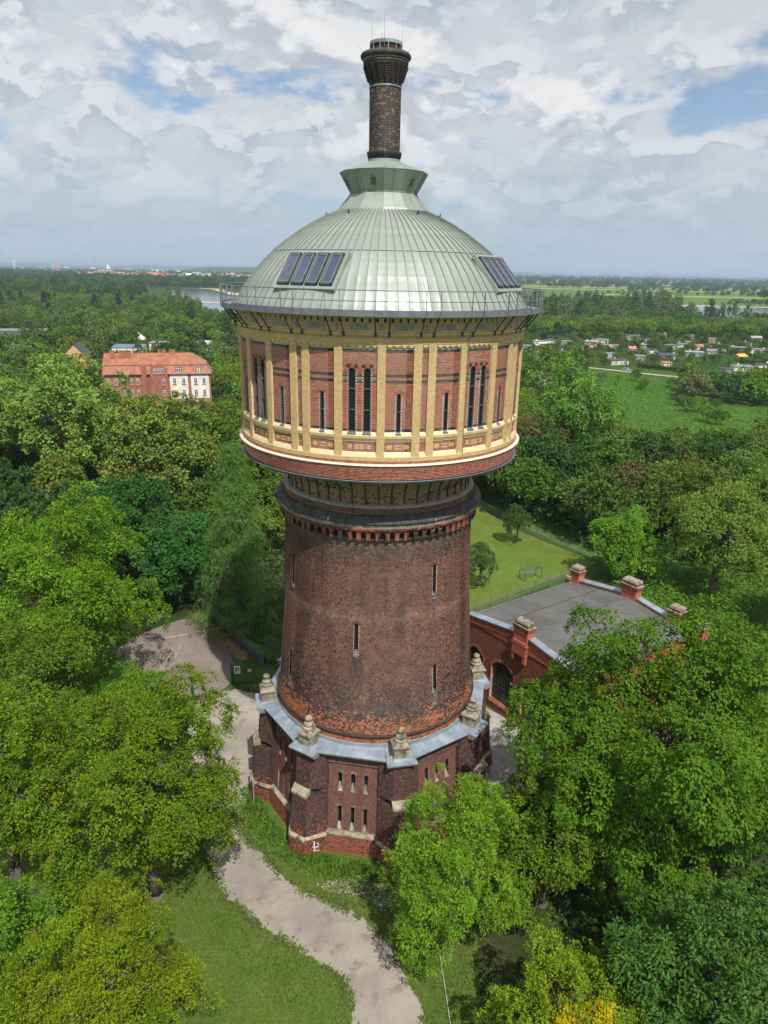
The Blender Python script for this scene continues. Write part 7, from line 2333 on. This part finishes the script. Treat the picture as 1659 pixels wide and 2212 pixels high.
GREENS = {'bright': (0.135, 0.225, 0.020), 'mid': (0.088, 0.158, 0.021), 'dark': (0.050, 0.105, 0.024), 'olive': (0.122, 0.188, 0.032), 'grey': (0.150, 0.200, 0.090), 'brown': (0.145, 0.135, 0.050), 'purple': (0.060, 0.040, 0.025), 'spruce': (0.045, 0.085, 0.055)}
gw = {'bright': 'bright green', 'mid': 'mid green', 'dark': 'dark green', 'olive': 'olive green', 'grey': 'silvery grey green', 'brown': 'brownish half bare', 'purple': 'dark red leaved', 'spruce': 'dark blue green'}
rt2 = random.Random(99)
placed = []
def scatter(region, spacing, pick, rmin, rmax, n_try, zone):
    x0, x1, y0, y1 = region
    cell = {}
    out = []
    for _ in range(n_try):
        x, y = rt2.uniform(x0, x1), rt2.uniform(y0, y1)
        if not in_view(x, y):
            continue
        r = rt2.uniform(rmin, rmax)
        mh_ = max_height(x, y)
        if mh_ < r * 2.4:
            r = mh_ / 2.4
            if r < .9:
                continue
        cx_, cy_ = int(x // spacing), int(y // spacing)
        if any((x - a) ** 2 + (y - b) ** 2 < (spacing * .82) ** 2 for i in (-1, 0, 1) for j in (-1, 0, 1) for a, b in cell.get((cx_ + i, cy_ + j), ())):
            continue
        if blocked(x, y, r):
            continue
        c = pick(x, y)
        if c is None:
            continue
        cell.setdefault((cx_, cy_), []).append((x, y))
        out.append((x, y, r, c[0], c[1], zone))
    return out
def wchoice(*kv):
    ks = [k for k, w_ in kv]; ws = [w_ for k, w_ in kv]
    return rt2.choices(ks, ws)[0]
def fence_side(x, y):      # beyond the far lawn fence
    return (x - 16.2) * (43 - 65.9) - (y - 65.9) * (29.5 - 16.2) < -60
def pick_rw(x, y):
    if not fence_side(x, y) or (x < 44 and y < 46) or (abs(x - 38) < 6 and abs(y - 92) < 8):
        return None
    near = y < 78
    if y > 84 and x < 42: return (3 if rt2.random() < .5 else 6, wchoice(('brown', 4), ('olive', 2), ('mid', 2)))
    return (rt2.choice([0, 1, 2, 3, 3]), wchoice(('dark', 3 if near else 1), ('mid', 3), ('olive', 3), ('bright', 1.5), ('brown', .3)))
W = scatter((14, 110, 40, 128), 6.6, pick_rw, 3.2, 5.6, 4000, 'wood behind the lawn')
def pick_rs(x, y):
    if rt2.random() < .06: return (6, 'brown')
    return (rt2.choice([0, 1, 2, 3]), wchoice(('bright', 4), ('mid', 3), ('olive', 2), ('dark', 1), ('grey', .6)))
W += scatter((20, 200, 128, 300), 8.5, pick_rs, 3.0, 5.8, 3500, 'meadow scrub')
def pick_lw(x, y):
    if math.hypot(x + 47, y - 60) < 11 or math.hypot(x + 31, y - 50) < 9 or math.hypot(x + 29, y - 30) < 7 or math.hypot(x + 14.6, y - 24.5) < 8 or (x > -13 and y < 60): return None
    if y < 40 and x > -36: return None
    return (rt2.choice([0, 1, 2, 3]), wchoice(('dark', 3), ('mid', 4), ('olive', 2), ('bright', 2 if y > 80 else .5)))
W += scatter((-90, 0, 30, 130), 7.4, pick_lw, 3.4, 5.4, 3000, 'left wood behind the planes')
def pick_ls(x, y):
    if x < -150 and y > 280 and rt2.random() < .2: return (5, 'spruce')
    return (rt2.choice([0, 1, 2, 3]), wchoice(('bright', 4), ('mid', 4), ('olive', 1.5), ('dark', 1.5), ('grey', .8)))
W += scatter((-210, 20, 130, 300), 8.5, pick_ls, 3.2, 5.6, 4500, 'left scrub')
A_ = scatter((60, 340, 285, 505), 8.8, lambda x, y: (rt2.choice([0, 1, 2, 2]), wchoice(('mid', 4), ('dark', 3), ('bright', 2), ('brown', .5), ('purple', .25))) if rt2.random() < .8 else None, 1.3, 2.6, 9000, 'allotment gardens')
B_ = scatter((40, 420, 505, 600), 9.5, lambda x, y: (rt2.choice([0, 1, 2]), wchoice(('bright', 5), ('mid', 2))), 4.2, 5.8, 5000, 'belt')
M_b = []
for _ in range(60):
    x_, y_ = rt2.uniform(75, 125), rt2.uniform(172, 290)
    if len(M_b) < 20 and inside(PM[0], x_, y_): M_b.append((x_, y_, rt2.uniform(1.2, 2.6), rt2.choice([0, 1, 2]), wchoice(('bright', 3), ('mid', 2), ('grey', 2)), 'green meadow'))
C_z = scatter((40, 620, 600, 980), 13.5, lambda x, y: None if (x / (y + 45) > .425 and y > 620) else (rt2.choice([0, 1, 2, 3, 4]), wchoice(('mid', 4), ('dark', 2), ('grey', 2), ('olive', 1))), 5.0, 7.4, 9000, 'riverside')
C_z += scatter((330, 620, 640, 750), 30, lambda x, y: (rt2.choice([0, 1, 4]), 'mid'), 4, 6, 300, 'riverside')
D_ = scatter((-560, 20, 300, 900), 10.5, lambda x, y: None if (y > 480 and x / (y + 45) > -.33 and rt2.random() < (.8 if x / (y + 45) > -.27 else .45)) else (5, 'spruce') if (x < -240 and 500 < y < 720 and rt2.random() < .07) else (rt2.choice([0, 1, 2, 3, 3, 4 if rt2.random() < .15 else 0]), wchoice(('mid', 5), ('bright', 3.2), ('dark', 2), ('grey', 1), ('olive', 1), ('brown', .4))), 3.8, 6.0, 22000, 'left plain')
E_ = scatter((-1900, 200, 900, 3000), 21, lambda x, y: (rt2.choice([0, 1, 2, 3]), wchoice(('dark', 4), ('mid', 2))) if (x < -.12 * y - 40) and not (y > 2300 and x / y > -.42) and not (y < 1500 and x / y > -.34) else None, 6.5, 10.5, 26000, 'far wood')
F_ = []
for (xa, ya, xb, yb, n, w_, r0, r1) in ((300, 1165, 900, 1150, 26, 10, 4, 6), (520, 1750, 1450, 1640, 60, 16, 4, 7), (700, 2100, 2300, 2120, 90, 30, 5, 8), (380, 2400, 2900, 2400, 240, 50, 6, 9), (1250, 1240, 1300, 1320, 14, 30, 8, 12), (800, 1500, 1150, 1540, 70, 50, 9, 13), (350, 3050, 3200, 3050, 420, 160, 7, 11), (500, 4200, 4000, 4000, 420, 300, 8, 13), (500, 6000, 5000, 5800, 420, 500, 10, 15)):
    for i in range(n):
        t = rt2.random(); F_.append((xa + (xb - xa) * t + rt2.gauss(0, 4), ya + (yb - ya) * t + rt2.gauss(0, w_ * .5), rt2.uniform(r0, r1), rt2.choice([0, 1, 2, 4]) if r0 > 8 and w_ < 60 else rt2.choice([0, 1, 2]), wchoice(('dark', 3), ('mid', 2)), 'far'))
G_ = scatter((-3400, 600, 3000, 5600), 44, lambda x, y: (rt2.choice([0, 1, 2]), wchoice(('dark', 3), ('mid', 2))) if rt2.random() < .22 else None, 6, 9, 9000, 'far')
ALL = W + M_b + A_ + B_ + C_z + D_ + E_ + F_ + G_
ALL.sort(key=lambda t: -t[2] / math.hypot(t[0], t[1] + 45))
N_IND = 300 - len(NEAR)
# special single trees the photograph shows among the far ones
zl = {}
for t_ in ALL[:N_IND]: zl.setdefault(t_[5], []).append(t_)
zmid = {k: sorted(q[1] for q in v)[len(v) // 2] for k, v in zl.items()}; zsid = {k: sorted(q[0] / (q[1] + 45) for q in v)[len(v) // 2] for k, v in zl.items()}
ZONEG = {}
for k, (x, y, r, v, c, zone) in enumerate(ALL[:N_IND]):
    cr, tr_ = SPARSE if v == 6 else VAR[v]
    s = r / 5.0
    zc = tr_[1] * s * .92
    if zone not in ZONEG: ZONEG[zone] = 0
    nm = 'spruce_tree' if v == 5 else ('bushy_tree' if r < 3.4 else ('bare_tree' if v == 6 else 'woodland_tree'))
    form = {0: 'round', 1: 'high crowned', 2: 'broad', 3: 'loose crowned', 4: 'slender', 5: 'conical', 6: 'thinly leaved'}[v]
    sz_ = 'tall ' if r > 5.0 else ('small ' if r < 3.5 else '')
    t = thing(nm, f"{sz_}{form} {gw[c]} tree in the {zone}, {'near' if y < zmid[zone] else 'far'} {'left' if x / (y + 45) < zsid[zone] else 'right'} part", 'tree', (x, y, terr(x, y)), rt2.uniform(0, 6.28), f"trees of the {zone}")
    put('crown', cr, t, (0, 0, zc), 0, (s, s, s * rt2.uniform(.9, 1.15)), color=tuple(g_ * rt2.uniform(.88, 1.12) for g_ in GREENS[c]))
    put('trunk', tr_[0], t, (0, 0, 0), 0, (s, s, zc / tr_[1]))
# all remaining ones as one mass of foliage, instanced by a node group on points
REST = ALL[N_IND:]
lo_src = bpy.data.collections.new('crown_library')
order = []
lowv = []
for i, (shp, asp) in enumerate((('round', 1.0), ('round', 1.2), ('round', .85), ('open', 1.1), ('tall', 2.0), ('conifer', 1.7))):
    cm, _ = crown_mesh('crown', 500 + i, 5.0, asp, shp, 90 if shp != 'conifer' else 150, 10, .95, 1.15, .1, wid=.7, hue=.06)
    cm.materials.clear(); cm.materials.append(MATS['leaves_far'])
    lowv.append(cm)
CK = ['bright', 'mid', 'dark', 'olive', 'grey', 'brown', 'purple', 'spruce']
names = []
for v in range(6):
    for c in CK:
        o = bpy.data.objects.new('src_%02d_%s' % (v, c), lowv[v])
        o.color = (*GREENS[c], 1)
        lo_src.objects.link(o); names.append((v, c))
srt = sorted(range(len(names)), key=lambda i: 'src_%02d_%s' % names[i])
lookup = {names[j]: i for i, j in enumerate(srt)}
pts = np.array([(x, y, terr(x, y) + r * (1.30 if v not in (4, 5) else 1.7)) for x, y, r, v, c, z in REST])
me = bpy.data.meshes.new('distant_trees')
me.vertices.add(len(pts)); me.vertices.foreach_set('co', pts.astype(np.float32).ravel())
a = me.attributes.new('pick', 'INT', 'POINT'); a.data.foreach_set('value', np.array([lookup[(3 if v == 6 else v, c)] for x, y, r, v, c, z in REST], dtype=np.int32))
a = me.attributes.new('size', 'FLOAT', 'POINT'); a.data.foreach_set('value', np.array([r / 5.0 for x, y, r, v, c, z in REST], dtype=np.float32))
a = me.attributes.new('turn', 'FLOAT', 'POINT'); a.data.foreach_set('value', rng.uniform(0, 6.28, len(pts)).astype(np.float32))
a = me.attributes.new('tint', 'FLOAT_COLOR', 'POINT'); a.data.foreach_set('color', np.array([(*[g_ * rt2.uniform(.85, 1.15) for g_ in GREENS[c]], 1) for x, y, r, v, c, z in REST], dtype=np.float32).ravel())
me.update()
dt = put('distant_trees', me, kind='stuff')
ng = bpy.data.node_groups.new('scatter_trees', 'GeometryNodeTree')
ng.interface.new_socket('Geometry', in_out='INPUT', socket_type='NodeSocketGeometry')
ng.interface.new_socket('Geometry', in_out='OUTPUT', socket_type='NodeSocketGeometry')
N = ng.nodes; Lk = ng.links
gi = N.new('NodeGroupInput'); go = N.new('NodeGroupOutput')
iop = N.new('GeometryNodeInstanceOnPoints'); ci = N.new('GeometryNodeCollectionInfo')
ci.inputs['Collection'].default_value = lo_src; ci.inputs['Separate Children'].default_value = True; ci.inputs['Reset Children'].default_value = True
def na(nm, typ):
    n_ = N.new('GeometryNodeInputNamedAttribute'); n_.data_type = typ; n_.inputs['Name'].default_value = nm
    return n_.outputs['Attribute']
iop.inputs['Pick Instance'].default_value = True
Lk.new(gi.outputs[0], iop.inputs['Points']); Lk.new(ci.outputs[0], iop.inputs['Instance'])
Lk.new(na('pick', 'INT'), iop.inputs['Instance Index'])
cx1 = N.new('ShaderNodeCombineXYZ'); Lk.new(na('turn', 'FLOAT'), cx1.inputs[2]); Lk.new(cx1.outputs[0], iop.inputs['Rotation'])
cx2 = N.new('ShaderNodeCombineXYZ'); s_out = na('size', 'FLOAT')
for i in range(3): Lk.new(s_out, cx2.inputs[i])
Lk.new(cx2.outputs[0], iop.inputs['Scale'])
Lk.new(iop.outputs[0], go.inputs[0])
md = dt.modifiers.new('scatter', 'NODES'); md.node_group = ng

# undergrowth: leafy masses on the wood floors and by the rear hall
def undergrowth(name, poly, n, hmax, leaf, col, seed, z0=0, seglen=None):
    rg = np.random.default_rng(seed)
    xs_ = [p[0] for p in poly]; ys_ = [p[1] for p in poly]
    P_ = []
    rr2 = random.Random(seed)
    while len(P_) < n:
        x, y = rr2.uniform(min(xs_), max(xs_)), rr2.uniform(min(ys_), max(ys_))
        if inside(poly, x, y): P_.append((x, y))
    p = np.array(P_)
    hgt = hmax * fbm(p[:, 0] * .35, p[:, 1] * .35, seed) ** 1.3 * 1.6
    z = hgt * np.sqrt(rg.random(n)) + z0
    c = np.stack([p[:, 0], p[:, 1], z], -1)
    a = unit(rg.normal(0, 1, (n, 3)) * [1, 1, .5]); b = unit(np.cross(a, rg.normal(0, .5, (n, 3)) + [0, 0, 1]))
    L = leaf * rg.uniform(.6, 1.4, (n, 1))
    V = np.stack([c - a * L * .5, c - b * L * .3, c + a * L * .5, c + b * L * .3], 1).reshape(-1, 3)
    k = (.7 + .6 * fbm(p[:, 0] * .6, p[:, 1] * .6, seed + 3))[:, None] * rg.uniform(.7, 1.3, (n, 1))
    return put(name, mesh_np(name, V, np.arange(4 * n).reshape(-1, 4), 'leaves', cols=np.repeat(k, 3, 1)), kind='stuff', color=col)
undergrowth('undergrowth', [(26, 8), (24, 26), (32, 40), (60, 40), (60, 8)], 26000, 1.6, .36, (0.095, 0.175, 0.02), 5)
undergrowth('undergrowth', [(19, 67), (31, 44), (60, 36), (90, 60), (90, 110), (16, 110)], 30000, 3.0, .6, (0.06, 0.12, 0.022), 6)
undergrowth('undergrowth', [(-70, 28), (-30, 22), (-22, 30), (-12, 20), (-8, 60), (-20, 110), (-75, 110)], 26000, 2.4, .55, (0.05, 0.10, 0.02), 7)
undergrowth('undergrowth', [(10.5, -25), (11, -12), (16, -2), (28, -2), (34, -26)], 9000, 1.4, .3, (0.045, 0.09, 0.016), 8)
undergrowth('meadow_tufts', [(x, y) for x, y in MEADOW], 34000, .7, .5, (0.085, 0.185, 0.022), 14, -8)
undergrowth('garden_growth', [(85, 315), (120, 330), (190, 290), (260, 330), (290, 480), (180, 500), (100, 450)], 34000, 1.6, .65, (0.07, 0.135, 0.022), 15, -8)
undergrowth('bramble', [(-10.4, 15.6), (-13.3, 18.8), (-12.4, 19.6), (-9.6, 16.2)], 1300, .8, .2, (0.07, 0.16, 0.02), 10)

# ------------------------------------------------------------------ air between here and the horizon
m = MB(); m.prism([(-16000, -60), (16000, -60), (16000, 20000), (-16000, 20000)], -9.2, 60)
hz = m.build('haze', 'far_white'); hz['kind'] = 'stuff'
mh = bpy.data.materials.new('haze_air'); mh.use_nodes = True
w = NT(mh.node_tree); w.n.clear()
out = w.new('ShaderNodeOutputMaterial'); pv = w.new('ShaderNodeVolumePrincipled')
pv.inputs['Color'].default_value = (0.62, 0.77, 1.0, 1)
pv.inputs['Density'].default_value = 0.00010
pv.inputs['Anisotropy'].default_value = 0.1
w.link(pv.outputs[0], out.inputs['Volume'])
hz.data.materials.clear(); hz.data.materials.append(mh)
